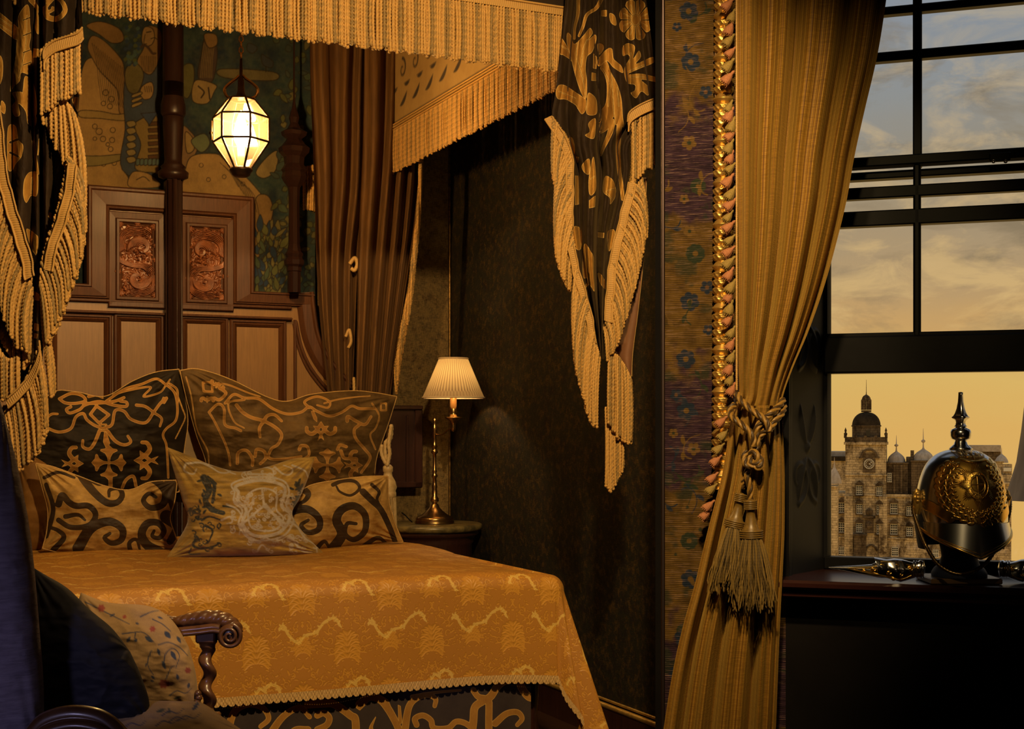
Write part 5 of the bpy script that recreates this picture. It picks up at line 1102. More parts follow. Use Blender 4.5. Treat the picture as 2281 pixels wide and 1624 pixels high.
# coat-of-arms cushion in the middle
c = Cv(350, 980, 740, 1260, .8); c.T = K4
def orn(fn): fn
for sgn, cx in ((1, 1490),):
    c.stroke([(1345, 800), (1330, 770), (1400, 745), (1490, 735), (1590, 760), (1610, 800), (1590, 880), (1640, 930), (1590, 1020), (1500, 1050), (1420, 1040), (1370, 980), (1390, 900), (1345, 850), (1345, 800)], 7)
    c.stroke([(1325, 800), (1310, 755), (1400, 722), (1490, 715), (1600, 738), (1632, 800), (1615, 875), (1660, 940), (1612, 1040), (1500, 1075), (1405, 1062), (1348, 985), (1368, 905), (1322, 860), (1325, 800)], 4)
    c.stroke([(1380, 860), (1420, 800), (1490, 780), (1560, 810), (1560, 900), (1600, 950), (1560, 1010), (1490, 1020), (1420, 1000), (1400, 930), (1420, 890)], 4)
    c.stroke([(1370, 980), (1500, 870), (1600, 1000)], 5, smooth=False); c.stroke([(1490, 880), (1620, 990)], 6); c.stroke([(1480, 790), (1490, 870)], 5)
    for k in range(60): c.disc(*K4(rng.uniform(1400, 1600), rng.uniform(800, 1010)), 2.0) if False else None
c.T = None
for k in range(70):
    x, y = K4(rng.uniform(1385, 1600), rng.uniform(790, 1020)); c.spiral(float(x), float(y), rng.uniform(3, 6), 1, rng.uniform(0, 360), rng.uniform(.8, 1.3)*rng.choice([-1, 1]), 2.4, 1.2, pad=2)
c.T = K4
for pts in ([(1380, 690), (1400, 665), (1490, 660), (1545, 680), (1520, 730), (1420, 735), (1380, 690)], [(1400, 700), (1540, 700)], [(1410, 715), (1530, 718)], [(1050, 640), (1040, 680), (1090, 700), (1110, 670)], [(1060, 640), (1130, 635), (1190, 660), (1240, 690), (1290, 690), (1310, 660)], [(1150, 640), (1210, 650), (1260, 665), (1300, 690), (1330, 700)],
            [(1550, 660), (1600, 700), (1640, 700), (1650, 670), (1600, 650)], [(1650, 650), (1720, 680), (1740, 720)], [(1360, 980), (1400, 1050), (1460, 1080), (1500, 1060), (1560, 1080), (1640, 1040)], [(1280, 870), (1340, 900), (1370, 960), (1350, 1040)], [(1630, 960), (1680, 1000), (1720, 1060), (1780, 1100), (1790, 1140)], [(1640, 1050), (1700, 1130), (1760, 1140)], [(1250, 960), (1300, 940), (1310, 970), (1280, 980)], [(1450, 1140), (1480, 1100), (1520, 1140)]):
    c.stroke(pts, 4.5, 2.2, pad=3)
c.T = None
for k in range(90):
    x, y = K4(*[(rng.uniform(1620, 1790), rng.uniform(1000, 1140)), (rng.uniform(1300, 1380), rng.uniform(780, 1050)), (rng.uniform(1400, 1660), rng.uniform(1060, 1140)), (rng.uniform(1620, 1720), rng.uniform(780, 1000)), (rng.uniform(1370, 1600), rng.uniform(668, 735))][k % 5]); c.spiral(float(x), float(y), rng.uniform(4, 8), 1, rng.uniform(0, 360), rng.uniform(.8, 1.3)*rng.choice([-1, 1]), 2.6, 1.4, pad=2)
lion = Cv(350, 980, 740, 1260, .8); lion.T = K4
for pts, w0 in (([(1150, 720), (1180, 790), (1160, 850), (1200, 900), (1260, 920)], 40), ([(1170, 720), (1210, 760), (1200, 860)], 26), ([(1120, 880), (1130, 930)], 10), ([(1260, 880), (1320, 890)], 12), ([(1110, 1060), (1090, 1100), (1130, 1120), (1200, 1110), (1240, 1090)], 16), ([(1160, 990), (1200, 1020), (1180, 1080)], 14), ([(1080, 1120), (1070, 1150), (1130, 1150)], 9), ([(1670, 760), (1700, 800), (1660, 880), (1700, 890)], 20), ([(1120, 900), (1100, 880), (1080, 900)], 6), ([(1140, 960), (1180, 940), (1250, 960)], 14)):
    lion.stroke(pts, w0/2.5, w0/4, pad=3)
lion.T = None
for k in range(70):
    x, y = K4(*[(rng.uniform(1120, 1230), rng.uniform(720, 930)), (rng.uniform(1080, 1250), rng.uniform(960, 1120)), (rng.uniform(1660, 1710), rng.uniform(740, 880)), (rng.uniform(1060, 1130), rng.uniform(860, 960))][k % 4]); lion.spiral(float(x), float(y), rng.uniform(3, 8), 1, rng.uniform(0, 360), rng.uniform(.6, 1.2), 3.4, 1.4, pad=2) if k % 2 else lion.leaf(float(x), float(y), rng.uniform(0, 360), 12, 5, .8, pad=2)
c.rgb = np.zeros((c.ny, c.nx, 3)); yy = c.y0+np.arange(c.ny)[:, None]*c.res; xx = c.x0+np.arange(c.nx)[None]*c.res
gl = np.clip(fbm(xx/60, yy/6, 3)*2.2+.55, 0, 1)[..., None]; c.rgb[:] = np.array([.19, .11, .018])*(1-gl)+np.array([.40, .25, .052])*gl
lo = np.clip((yy-1130)/90+fbm(xx/30, yy/30, 4)*2, 0, 1)[..., None]; c.rgb[:] = c.rgb*(1-.0*lo)
def lay(cvx, col, thr=0.0):
    m__ = np.clip(cvx.a/.8+.5, 0, 1)[..., None]*(.75+.5*vnoise(xx/2.2, yy/2.2, 4)[..., None]).clip(0, 1); c.rgb[:] = c.rgb*(1-m__)+np.array(col)*m__
lay(lion, (.022, .026, .026)); lay(c, (.44, .39, .32))
m_arm = MPaint('brocade_with_silver_arms', rough=.55, dull=.3, bump=.4, wscale=300, bdist=.0015, sheen=.4)
cushion('brocade_cushion', 'pointed gold brocade cushion with a silver coat of arms in the middle of the bed', p4((945, 548), (1080, 600), (1200, 650), (1350, 685), (1500, 660), (1650, 615), (1778, 600)), p4((1778, 600), (1740, 720), (1690, 840), (1650, 920), (1690, 1000), (1760, 1080), (1838, 1155)), p4((935, 1178), (1150, 1165), (1400, 1160), (1640, 1155), (1838, 1155)), p4((945, 548), (985, 700), (1030, 850), (1060, 960), (1000, 1080), (935, 1178)), vD(.98), .11, m_arm, c, 190, seed=11, wr=.9, pw=.6)
# ================================================================ tied bed drapes at the foot, with fringed edges
def px_head(rows, D):
    """rows (px, py, outward px, length px[, depth offset]) -> heading rows in metres"""
    r = np.asarray([list(x)+[0]*(5-len(x)) for x in rows], float); k = cat_rom(r, 8) if len(r) > 2 else r
    p = P(k[:, 0], k[:, 1], D+k[:, 4]); sc = D/F
    return np.hstack([p, (k[:, 2]*sc)[:, None], np.zeros((len(k), 1)), (np.maximum(k[:, 3], 12)*sc)[:, None]])
def sheet(rows, Dfn, nS, nT, canvas=None, back=None):
    r = np.asarray(rows, float); yy = np.linspace(r[0, 0], r[-1, 0], nT)
    def sm(k):
        c = cat_rom(r, 12); return np.interp(yy, c[:, 0], c[:, k])
    xl, xr = sm(1)[:, None], sm(2)[:, None]; s = np.linspace(0, 1, nS)[None]
    X_ = xl+(xr-xl)*s; Y_ = yy[:, None]+0*s; Sx = s+0*Y_; Tt = (Y_-yy[0])/(yy[-1]-yy[0])
    return X_, Y_, Dfn(X_, Y_, Sx, Tt)
def ridge(x, p=.75): return 2*np.abs(np.sin(np.pi*x))**p-1
def folds(s, n, ph=0, sharp=.6, seed=0, t=0):
    x = s*n+ph+.35*np.sin(s*5+seed)+.12*np.sin(t*4+s*7+seed)
    return np.sign(np.sin(2*np.pi*x))*np.abs(np.sin(2*np.pi*x))**sharp
def curtain(name, rows, Dfn, mat, parent=None, nS=220, nT=600, canvas=None, thick=.004, extra_s=False, **k):
    X_, Y_, D_ = sheet(rows, Dfn, nS, nT); g = Geo(); a = canvas.sample(X_, Y_) if canvas is not None else np.full(X_.shape, -5.0)
    g.grid(P(X_, Y_, D_), a=a); e = 6
    g.grid(P(X_[::e, ::e], Y_[::e, ::e], D_[::e, ::e]+thick), -5, flip=True)
    ex = None
    if extra_s:
        s_ = np.broadcast_to(np.linspace(0, 1, nS)[None], X_.shape); ex = {'along': np.concatenate([s_.ravel(), s_[::e, ::e].ravel()])}
    return build(g, name, mat, parent, True, extra=ex, **k)
m_lin = M('brown_velvet_lining', (.20, .085, .035), (.13, .055, .022), rough=.7, sheen=.8, nscale=7)
# ---- right drape
DR = 4.70
c = Cv(1205, -20, 1500, 900, .8)
K3 = lambda x, y: (1210+np.asarray(x)/3.383, np.asarray(y)/3.383); c.T = K3
S = lambda p, a, b=None, **k: c.stroke(p, a/3.383, None if b is None else b/3.383, **k)
for p_ in ([(265, -30), (262, 100), (240, 200), (235, 290)], [(440, -10), (400, 60), (330, 110), (300, 200), (270, 270)]): S(p_, 30, 18)
c.poly([(130, 285), (175, 340), (200, 400), (215, 460), (190, 440), (150, 415), (125, 400)], smooth=True); c.poly([(180, 250), (205, 260), (235, 330), (300, 270), (350, 210), (372, 250), (340, 300), (390, 260), (400, 300), (370, 390), (330, 430), (320, 520), (330, 620), (325, 740), (290, 710), (245, 580), (210, 440), (180, 330)], smooth=True)
c.poly([(120, 640), (170, 645), (240, 690), (310, 740), (325, 760), (320, 830), (290, 860), (260, 820), (240, 790), (170, 750), (110, 745), (95, 690)], smooth=True); c.poly([(340, 700), (390, 730), (405, 780), (400, 860), (330, 860), (330, 780)], smooth=True)
c.poly([(365, 545), (400, 550), (400, 610), (362, 608)], smooth=False); c.poly([(440, 75), (480, 75), (478, 125), (436, 122)], smooth=False); c.poly([(378, 400), (405, 430), (400, 520), (375, 515)])
c.poly([(410, 330), (450, 335), (455, 370), (420, 410)], smooth=True); c.poly([(410, 450), (480, 370), (520, 370), (530, 440), (560, 470), (590, 500), (600, 550), (530, 510), (480, 460), (420, 500)], smooth=True)
c.poly([(430, 510), (475, 460), (510, 540), (560, 640), (590, 750), (600, 880), (610, 960), (570, 935), (545, 940), (530, 880), (500, 960), (450, 1000), (425, 990), (425, 850), (470, 780), (480, 650), (460, 560)], smooth=True)
S([(520, 920), (500, 1010), (450, 1120), (435, 1170)], 50, 14); S([(575, 940), (565, 1100), (570, 1250), (590, 1400), (600, 1500)], 40, 26)
for k in range(8):
    a = k*math.pi/4+.4; ca, sa = math.cos(a), math.sin(a); f = lambda p, q: (695+1.0*(p*ca-q*sa), 150+1.25*(p*sa+q*ca)); c.poly([f(30, -12), f(85, -45), f(125, -20), f(120, 25), f(80, 40), f(30, 12)], smooth=True)
c.poly([(668, 110), (725, 110), (730, 195), (670, 195)], smooth=True)
for k in range(8):
    a = k*math.pi/4+.4+math.pi/8; c.stroke([(695+38*math.cos(a), 150+50*math.sin(a)), (695+135*math.cos(a), 150+170*math.sin(a))], 1.2, 4.0, neg=True, pad=2)
    a = k*math.pi/4+.4; c.stroke([(695+45*math.cos(a), 150+55*math.sin(a)), (695+95*math.cos(a), 150+120*math.sin(a))], .8, neg=True, pad=2)
a = np.linspace(0, 2*np.pi, 24); c.stroke(np.stack([695+32*np.cos(a), 150+42*np.sin(a)], 1), .9, neg=True, pad=2)
c.poly([(600, 350), (640, 325), (690, 350), (680, 440), (720, 380), (735, 430), (700, 480), (820, 430), (835, 470), (720, 520), (640, 560), (740, 555), (870, 590), (870, 620), (740, 600), (800, 660), (790, 720), (740, 690), (700, 740), (660, 700), (690, 680), (690, 640), (630, 620), (610, 520), (650, 440), (635, 410), (600, 420)], smooth=True)
c.poly([(340, 930), (390, 890), (395, 960), (380, 1045), (315, 1020), (350, 990)], smooth=True); c.poly([(500, 100), (540, 120), (550, 190), (510, 170)], smooth=True)
c.poly([(190, 1040), (225, 1045), (240, 1130), (215, 1200), (195, 1120)], smooth=True); c.poly([(290, 1250), (330, 1200), (352, 1210), (348, 1310), (310, 1300)], smooth=True); c.poly([(345, 1330), (380, 1180), (400, 1400), (370, 1470), (345, 1450)], smooth=True)
c.poly([(465, 1330), (520, 1350), (548, 1420), (545, 1480), (505, 1540), (500, 1490), (450, 1440)], smooth=True); c.poly([(345, 1510), (395, 1470), (390, 1560), (345, 1570)]); c.poly([(245, 1180), (270, 1180), (265, 1225), (245, 1225)]); c.poly([(240, 1320), (270, 1325), (270, 1540), (240, 1545)])
c.T = lambda x, y: (1180+np.asarray(x)/2.108, 350+np.asarray(y)/2.108)
c.poly([(250, 440), (262, 405), (285, 440), (300, 470), (300, 540), (305, 630), (280, 600), (255, 620), (270, 570), (250, 560)], smooth=True); c.poly([(318, 350), (350, 355), (348, 380), (315, 375)]); c.poly([(320, 540), (350, 570), (355, 620), (330, 590)], smooth=True); c.poly([(365, 350), (400, 345), (390, 410), (370, 440)], smooth=True); c.poly([(205, 330), (240, 340), (240, 430), (210, 420)], smooth=True)
# inner veins of the motifs
c.T = K3
for p_ in ([(265, 290), (250, 430), (300, 600), (318, 730)], [(130, 340), (190, 380)], [(330, 300), (300, 380), (285, 500)], [(120, 690), (240, 740)], [(500, 480), (520, 640), (530, 800), (540, 930)], [(450, 520), (500, 640), (490, 800)], [(560, 660), (570, 800)], [(640, 540), (760, 490)], [(640, 580), (760, 580)], [(660, 400), (650, 470)], [(475, 1440), (540, 1420)], [(475, 1450), (515, 1500)], [(360, 1350), (385, 1330)]): c.stroke(p_, .9, neg=True, pad=2)
c.T = None
def DfR(X_, Y_, s, t):
    f = ridge(s*4.2+.25+.22*np.sin(s*6+t*2.2)+.10*np.sin(t*9)); f2 = ridge(s*9+t*1.5, .9); cr = np.exp(-((X_-1333-4*np.sin(Y_/160))/7)**2)
    return DR-.046*f-.008*f2+.055*cr-.03*np.sin(np.pi*s)+.006*fbm(X_/20, Y_/60, 3)*4
dr = curtain('bed_drape', [(-60, 1262, 1436), (0, 1259, 1440), (100, 1250, 1453), (200, 1238, 1470), (262, 1230, 1478), (320, 1244, 1430), (380, 1262, 1425), (450, 1268, 1412), (520, 1276, 1392), (600, 1290, 1376), (680, 1308, 1364), (750, 1326, 1352), (800, 1336, 1346)], DfR, m_emb, canvas=c, nS=300, nT=760,
             label='embroidered black and gold bed drape hanging at the right foot of the bed', cat='bed drape', group='embroidered bed drapes') 
del dr['group']
curtain('lining', [(395, 1405, 1440), (450, 1405, 1438), (520, 1400, 1437), (600, 1385, 1431), (700, 1375, 1420), (760, 1370, 1412), (800, 1368, 1408), (835, 1392, 1407)], lambda X_, Y_, s, t: DR+.04+.02*np.sin(s*4+t*2), m_lin, dr, 30, 80)
g = Geo(); q = np.array([(1440, 395), (1438, 450), (1437, 520), (1431, 600), (1420, 700), (1412, 760), (1408, 800), (1407, 838)]); q = cat_rom(q); g.tube(P(q[:, 0], q[:, 1], DR+.035), .0022, 6); build(g, 'lining_edge', m_braid, dr)
def fr(parent, rows, D, w=(0, 0), **k):
    h = px_head(rows, D); h[:, 1] -= .030; g = Geo(); fringe(g, h, **k); build(g, 'fringe', m_fringe, parent, kind='stuff')
def br(parent, rows, D, wx, wy):
    r = np.asarray([list(x)+[0]*(3-len(x)) for x in rows], float); k = cat_rom(r, 8); g = Geo(); sc = D/F; k[:, 0] += .8*np.sin(k[:, 1]/11)+.4*np.sin(k[:, 1]/5.1); k[:, 2] += -.022+.003*np.sin(k[:, 1]/13)
    wv = np.stack([np.full(len(k), wx*sc), np.zeros(len(k)), np.full(len(k), -wy*sc)], 1)
    braid(g, P(k[:, 0], k[:, 1], D-.012+k[:, 2]), wv, rib=.0068, thick=.0035, hatch=1.6)
    g.cord(P(k[:, 0]+wx, k[:, 1]+wy, D-.018+k[:, 2]), .0035, 3, .011, 7, 0.1); g.cord(P(k[:, 0], k[:, 1], D-.018+k[:, 2]), .003, 3, .011, 7, .3)
    build(g, 'braid', m_fringe, parent)
KW = dict(r=.0052, sp=.0068, layers=2, jit=.016)
fr(dr, [(1229, 262, 0, 120), (1246, 285, -10, 130), (1264, 312, -24, 135), (1272, 350, -36, 140), (1272, 420, -34, 145), (1272, 500, -18, 120), (1282, 560, -12, 90)], DR-.02, **KW)
br(dr, [(1229, 258), (1250, 290), (1266, 318), (1276, 355), (1277, 430), (1276, 506)], DR-.02, -15, 7)
fr(dr, [(1283, 590, -8, 130), (1294, 635, -16, 145), (1306, 668, -22, 160), (1316, 705, -20, 170), (1326, 760, -12, 175), (1336, 800, -6, 150)], DR-.03, **KW)
br(dr, [(1278, 545), (1290, 600), (1303, 645), (1318, 700), (1328, 765)], DR-.03, -12, 10)
fr(dr, [(1405, 300, 8, 160), (1410, 340, 20, 150), (1404, 380, 34, 130), (1400, 412, 38, 120)], DR-.0, **KW)
fr(dr, [(1476, 222, 0, 140), (1448, 234, 0, 142), (1420, 246, 0, 150), (1402, 266, 0, 170)], DR-.03, r=.0052, sp=.0092, layers=2, jit=.006)
br(dr, [(1478, 214), (1450, 222), (1420, 236), (1402, 252), (1398, 272)], DR-.035, 2, 22)
fr(dr, [(1403, 405, 34, 60), (1392, 450, 42, 90), (1376, 510, 42, 110), (1364, 560, 40, 110), (1356, 620, 30, 110), (1350, 680, 22, 90), (1343, 735, 6, 70)], DR-.03, **KW)
br(dr, [(1401, 405), (1388, 455), (1372, 520), (1358, 580), (1352, 640), (1346, 715)], DR-.035, 16, 5)
fr(dr, [(1354, 790, -2, 150), (1372, 790, 0, 180), (1390, 815, 2, 165), (1405, 846, 0, 140)], DR-.015, **KW)
fr(dr, [(1347, 905, 0, 180), (1360, 925, 0, 165), (1376, 945, 0, 120), (1390, 955, 0, 80)], DR+.01, r=.0052, sp=.006, layers=2, jit=.01)
# ---- left drape
DLf = 3.98
c = Cv(-70, -20, 230, 920, .8); K2 = lambda x, y: (np.asarray(x)/2.9, np.asarray(y)/2.9); c.T = K2
S = lambda p, a, b=None, **k: c.stroke(p, a/2.9, None if b is None else b/2.9, **k)
S([(-60, 80), (0, 130), (60, 180), (110, 220)], 80, 74)
c.poly([(170, 30), (190, 60), (195, 160), (200, 230), (190, 300), (212, 350), (212, 420), (190, 480), (140, 470), (130, 520), (90, 560), (65, 590), (80, 480), (100, 380), (110, 260), (120, 180), (120, 100)], smooth=True)
for y in (110, 210, 320, 400): c.stroke([(200, y), (150, y+20)], 2.0, neg=True)
S([(200, 0), (240, 50), (240, 90)], 34, 10); c.poly([(235, 90), (250, 110), (250, 220), (225, 180)], smooth=True); c.poly([(210, 312), (258, 316), (260, 370), (212, 372)])
S([(290, 60), (310, 110), (370, 120), (420, 70), (400, 10), (350, -20), (300, 10)], 40, 22) ; S([(350, -20), (300, 40), (300, 80), (345, 60), (340, 50)], 26, 20)
c.poly([(165, 490), (215, 540), (235, 640), (235, 740), (195, 730), (150, 630), (150, 560)], smooth=True); c.poly([(80, 600), (150, 600), (200, 700), (235, 760), (225, 815), (180, 800), (165, 720), (120, 670), (130, 740), (95, 750), (75, 690), (100, 650)], smooth=True)
S([(215, 800), (215, 900), (230, 1020), (245, 1120)], 22, 18); S([(255, 900), (245, 1000)], 12, 8); c.poly([(50, 830), (100, 815), (120, 900), (150, 940), (140, 1010), (100, 1060), (80, 1100), (50, 1080)], smooth=True); c.stroke([(65, 920), (115, 900)], 5, neg=True); c.stroke([(65, 985), (115, 1010)], 5, neg=True)
c.poly([(180, 1120), (215, 1108), (245, 1130), (240, 1260), (200, 1265), (170, 1310), (150, 1260), (155, 1170)], smooth=True); c.poly([(170, 1480), (225, 1510), (245, 1560), (235, 1640), (200, 1600)], smooth=True); c.poly([(-20, 360), (15, 380), (18, 480), (0, 545), (-30, 520)], smooth=True); c.poly([(10, 650), (35, 680), (30, 735), (5, 710)], smooth=True); c.poly([(320, 1370), (370, 1400), (350, 1440), (310, 1400)]); c.poly([(465, 640), (520, 640), (535, 760), (500, 720)], smooth=True)
c.T = lambda x, y: (np.asarray(x)/2.9, 520+np.asarray(y)/2.9)
c.poly([(185, 0), (245, 20), (235, 140), (210, 90)], smooth=True); c.poly([(220, 370), (255, 395), (255, 435), (222, 430)]); c.poly([(222, 580), (252, 585), (250, 630), (220, 625)]); c.poly([(222, 645), (248, 650), (240, 680), (220, 676)])
c.T = K2
for p_ in ([(175, 100), (165, 300), (120, 500)], [(190, 560), (220, 740)], [(-30, 140), (90, 220)], [(-30, 100), (100, 190)], [(205, 1150), (200, 1250)]): c.stroke(p_, .9, neg=True, pad=2)
c.T = None
def DfL(X_, Y_, s, t):
    cr = np.exp(-((X_-92)/5.5)**2); f = ridge((X_+10)/46+t*.6+.1*np.sin(t*9))
    return DLf-.030*f+.07*cr-.016*np.sin((X_-95)/60*np.pi)*(X_ > 95)+.004*fbm(X_/14, Y_/50, 5)*4
dl = curtain('bed_drape', [(-60, -70, 182), (0, -70, 182), (60, -70, 184), (90, -70, 186), (200, -70, 176), (320, -70, 168), (420, -60, 150), (520, -60, 130), (600, -60, 112), (700, -50, 100), (800, -40, 95), (880, -30, 92)], DfL, m_emb, canvas=c, nS=320, nT=760,
             label='embroidered black and gold bed drape hanging in front of the left edge of the bed', cat='bed drape')
KL = dict(r=.0052, sp=.0062, layers=2, jit=.016)
fr(dl, [(98, 118, 0, 140), (115, 100, 0, 150), (140, 90, 0, 140), (165, 82, 0, 135), (184, 70, 2, 140)], DLf-.05, r=.0054, sp=.0100, layers=2, jit=.006)
br(dl, [(97, 132), (100, 108), (118, 92), (145, 82), (170, 74), (185, 60)], DLf-.055, 2, 24)
fr(dl, [(104, 215, 0, 60), (118, 212, 2, 95), (138, 215, 6, 140), (150, 225, 14, 165), (162, 240, 22, 180), (172, 258, 26, 200)], DLf-.015, **KL)
fr(dl, [(158, 350, 34, 100), (152, 390, 42, 120), (140, 440, 48, 130), (128, 490, 46, 130), (112, 535, 44, 135), (102, 575, 36, 140), (99, 612, 24, 140), (98, 640, 12, 130)], DLf-.05, **KL)
br(dl, [(152, 362), (148, 410), (134, 470), (117, 520), (103, 565), (99, 600)], DLf-.06, 18, 6)
fr(dl, [(101, 650, 8, 120), (104, 700, 12, 135), (108, 735, 14, 140), (112, 760, 14, 120)], DLf-.03, **KL)
fr(dl, [(3, 260, -10, 120), (8, 320, -18, 150), (18, 380, -24, 160), (36, 450, -34, 170), (58, 515, -44, 175), (70, 560, -44, 175), (75, 610, -26, 165), (77, 640, -12, 140), (76, 670, -4, 120)], DLf-.05, **KL)
br(dl, [(0, 235), (8, 310), (15, 380), (32, 450), (54, 520), (70, 575), (76, 615)], DLf-.06, -20, 10)
fr(dl, [(2, 640, 0, 110), (20, 660, 0, 110), (40, 690, 0, 120), (60, 690, 0, 130), (74, 700, 0, 100)], DLf-.01, **KL)
fr(dl, [(92, 770, 10, 140), (88, 800, 22, 150), (76, 840, 24, 150), (58, 870, 22, 150), (38, 892, 16, 150), (16, 920, 10, 130), (4, 930, 2, 120)], DLf-.06, **KL)
fr(dl, [(90, 790, 0, 130), (75, 825, 2, 150), (55, 860, 0, 160), (35, 885, -2, 160), (12, 912, -2, 140)], DLf-.04, **KL)
br(dl, [(88, 758), (86, 790), (72, 825), (45, 860), (16, 888)], DLf-.07, 2, 22)
fr(dl, [(0, 770, 0, 100), (14, 790, 0, 100), (30, 800, 0, 90), (50, 790, 0, 80)], DLf-.03, **KL)
# ---- velvet curtains at the head of the bed
def Dbk(v0, amp, n, ph, seed): 
    return lambda X_, Y_, s, t: Dv(X_, v0)-amp*folds(s, n, ph, .65, seed, t)
bc = curtain('velvet_curtain', [(-90, 690, 840), (60, 690, 836), (200, 692, 830), (400, 700, 822), (560, 704, 800), (700, 712, 792), (880, 730, 786), (1000, 736, 786)], Dbk(2.02, .035, 4.3, .1, 1), m_velv, nS=200, nT=260,
             label='brown gold velvet curtain in narrow folds behind the right bed post', cat='curtain')
bc2 = curtain('velvet_curtain', [(-90, 812, 946), (60, 812, 946), (130, 812, 946), (340, 808, 940), (500, 800, 925), (600, 797, 910), (700, 796, 895), (800, 794, 880), (900, 792, 868), (1020, 790, 860)], Dbk(1.93, .035, 4.6, .4, 2), m_velv, nS=220, nT=260,
             label='brown gold velvet curtain with a fringed right edge beside the headboard', cat='curtain')
h = px_head([(944, 120, 4, 90), (943, 200, 2, 90), (940, 300, -2, 90), (936, 400, -2, 90), (928, 500, -4, 90), (918, 600, -6, 90), (902, 700, -8, 90), (888, 780, -6, 95)], 6.42)
g = Geo(); fringe(g, h, r=.0062, sp=.0095, layers=2, jit=.03); build(g, 'fringe', m_fringe, bc2, kind='stuff')
g = Geo(); q = cat_rom([(779, 588), (790, 575), (796, 588), (790, 602), (782, 598)], 8); g.tube(P(q[:, 0], q[:, 1], Dv(785, 1.98)), .010, 8); build(g, 'curtain_loop', m_braid, bc); g = Geo(); q = cat_rom([(770, 750), (778, 735), (782, 760), (776, 775)], 8); g.tube(P(q[:, 0], q[:, 1], Dv(785, 1.98)), .008, 8); build(g, 'curtain_loop', m_braid, bc); g = Geo()
g.cord(P([788, 789, 790], [840, 870, 905], Dv(788, 1.9)), .008, 2, None, 8, 0); build(g, 'pull_cord', m_braid, bc)
h = px_head([(674, 372, 0, 95), (702, 366, 0, 100)], float(Dv(690, 2.13))); g = Geo(); fringe(g, h, r=.006, sp=.011, layers=2, jit=.01)
ft = build(g, 'tapestry_fringe', m_fringe, None, True, 'short yellow fringe hanging on the wall behind the right bed post', 'fringe', kind='stuff')
# ---- pale tassel hanging beside the right cushions
def tassel(g1, g2, c, tilt, sc=1.0, n=70, a2=(0, .5), ln=.2, r1=.045, rs=.002, spread=.05):
    """g1: wound head, g2: loose threads"""
    c = np.asarray(c, float)
    prof = [(.004, 0), (.012, -.004), (.016, -.012), (.016, -.03), (.013, -.036), (.011, -.042), (.013, -.048), (.02, -.075), (.026, -.09), (.030, -.098), (.030, -.112), (.024, -.118)]
    g1.lathe([(r*sc, z*sc) for r, z in prof], c, 20, flutes=0)
    for z in np.arange(-.006, -.034, -.0045): th = np.linspace(0, 2*np.pi, 20); g1.tube(np.stack([c[0]+.0165*sc*np.cos(th), c[1]+.0165*sc*np.sin(th), c[2]+z*sc+0*th], 1), .0026*sc, 5, cap=False)
    for z in np.arange(-.096, -.118, -.005): th = np.linspace(0, 2*np.pi, 24); g1.tube(np.stack([c[0]+.031*sc*np.cos(th), c[1]+.031*sc*np.sin(th), c[2]+z*sc+0*th], 1), .003*sc, 5, cap=False)
    for k in range(n):
        th = rng.uniform(0, 2*np.pi); q = rng.uniform(.3, 1)**.5; L_ = ln*rng.uniform(.8, 1.08)
        ax, ay = math.cos(th)*q, math.sin(th)*q; t = np.linspace(0, 1, 9)
        w1, w2, p1, p2 = rng.uniform(-.008, .008, 2).tolist()+rng.uniform(0, 6, 2).tolist()
        rr = .027*sc+(spread*sc)*(1-(1-t)**1.7)
        x = c[0]+ax*rr+w1*np.sin(t*7+p1)*t+tilt*t*L_; y = c[1]+ay*rr*.8+w2*np.sin(t*6+p2)*t; z = c[2]-.11*sc-L_*t
        g2.cord(np.stack([x, y, z], 1), rs*rng.uniform(.8, 1.2), 2, rs*5, 6, (a2[0] if k % 2 else a2[1]), .3, 4)
tt_ = thing('curtain_tassel', P(868, 960, 6.0), 'pale gold silk tassel hanging beside the right hand cushions', 'tassel')
g1, g2 = Geo(), Geo(); D = 6.0
q = cat_rom([(872, 945), (870, 975), (860, 985), (858, 1010), (864, 1040)], 6); g1.cord(P(q[:, 0], q[:, 1], D), .010, 3, None, 9, (0, .2)); q = cat_rom([(851, 990), (850, 1010), (858, 1030), (866, 1040)], 6); g1.cord(P(q[:, 0], q[:, 1], D-.01), .009, 3, None, 9, (0, .2)); q = cat_rom([(872, 945), (866, 990), (868, 1010), (862, 1040)], 6); g1.cord(P(q[:, 0], q[:, 1], D-.02), .009, 3, None, 9, (0, .2))
cc = P(864, 1035, D); g1.lathe([(.012, 0), (.022, -.01), (.022, -.03), (.018, -.035), (.020, -.05), (.034, -.075), (.040, -.10), (.034, -.118), (.037, -.125), (.037, -.14), (.030, -.15)], cc, 20)
for k in range(90):
    th = 2*math.pi*k/90*3; q = .034; t = np.linspace(0, 1, 5); L_ = .25*rng.uniform(.95, 1.05)
    g2.tube(np.stack([cc[0]+math.cos(th)*q*(1+.25*t), cc[1]+math.sin(th)*q*(1+.2*t), cc[2]-.145-L_*t], 1), .0026, 5)
m_silk = M('pale_gold_silk', (.58, .42, .20), (.45, .30, .12), rough=.45, sheen=.5, nscale=50)
build(g1, 'tassel_head', m_silk, tt_); build(g2, 'tassel_skirt', m_silk, tt_)
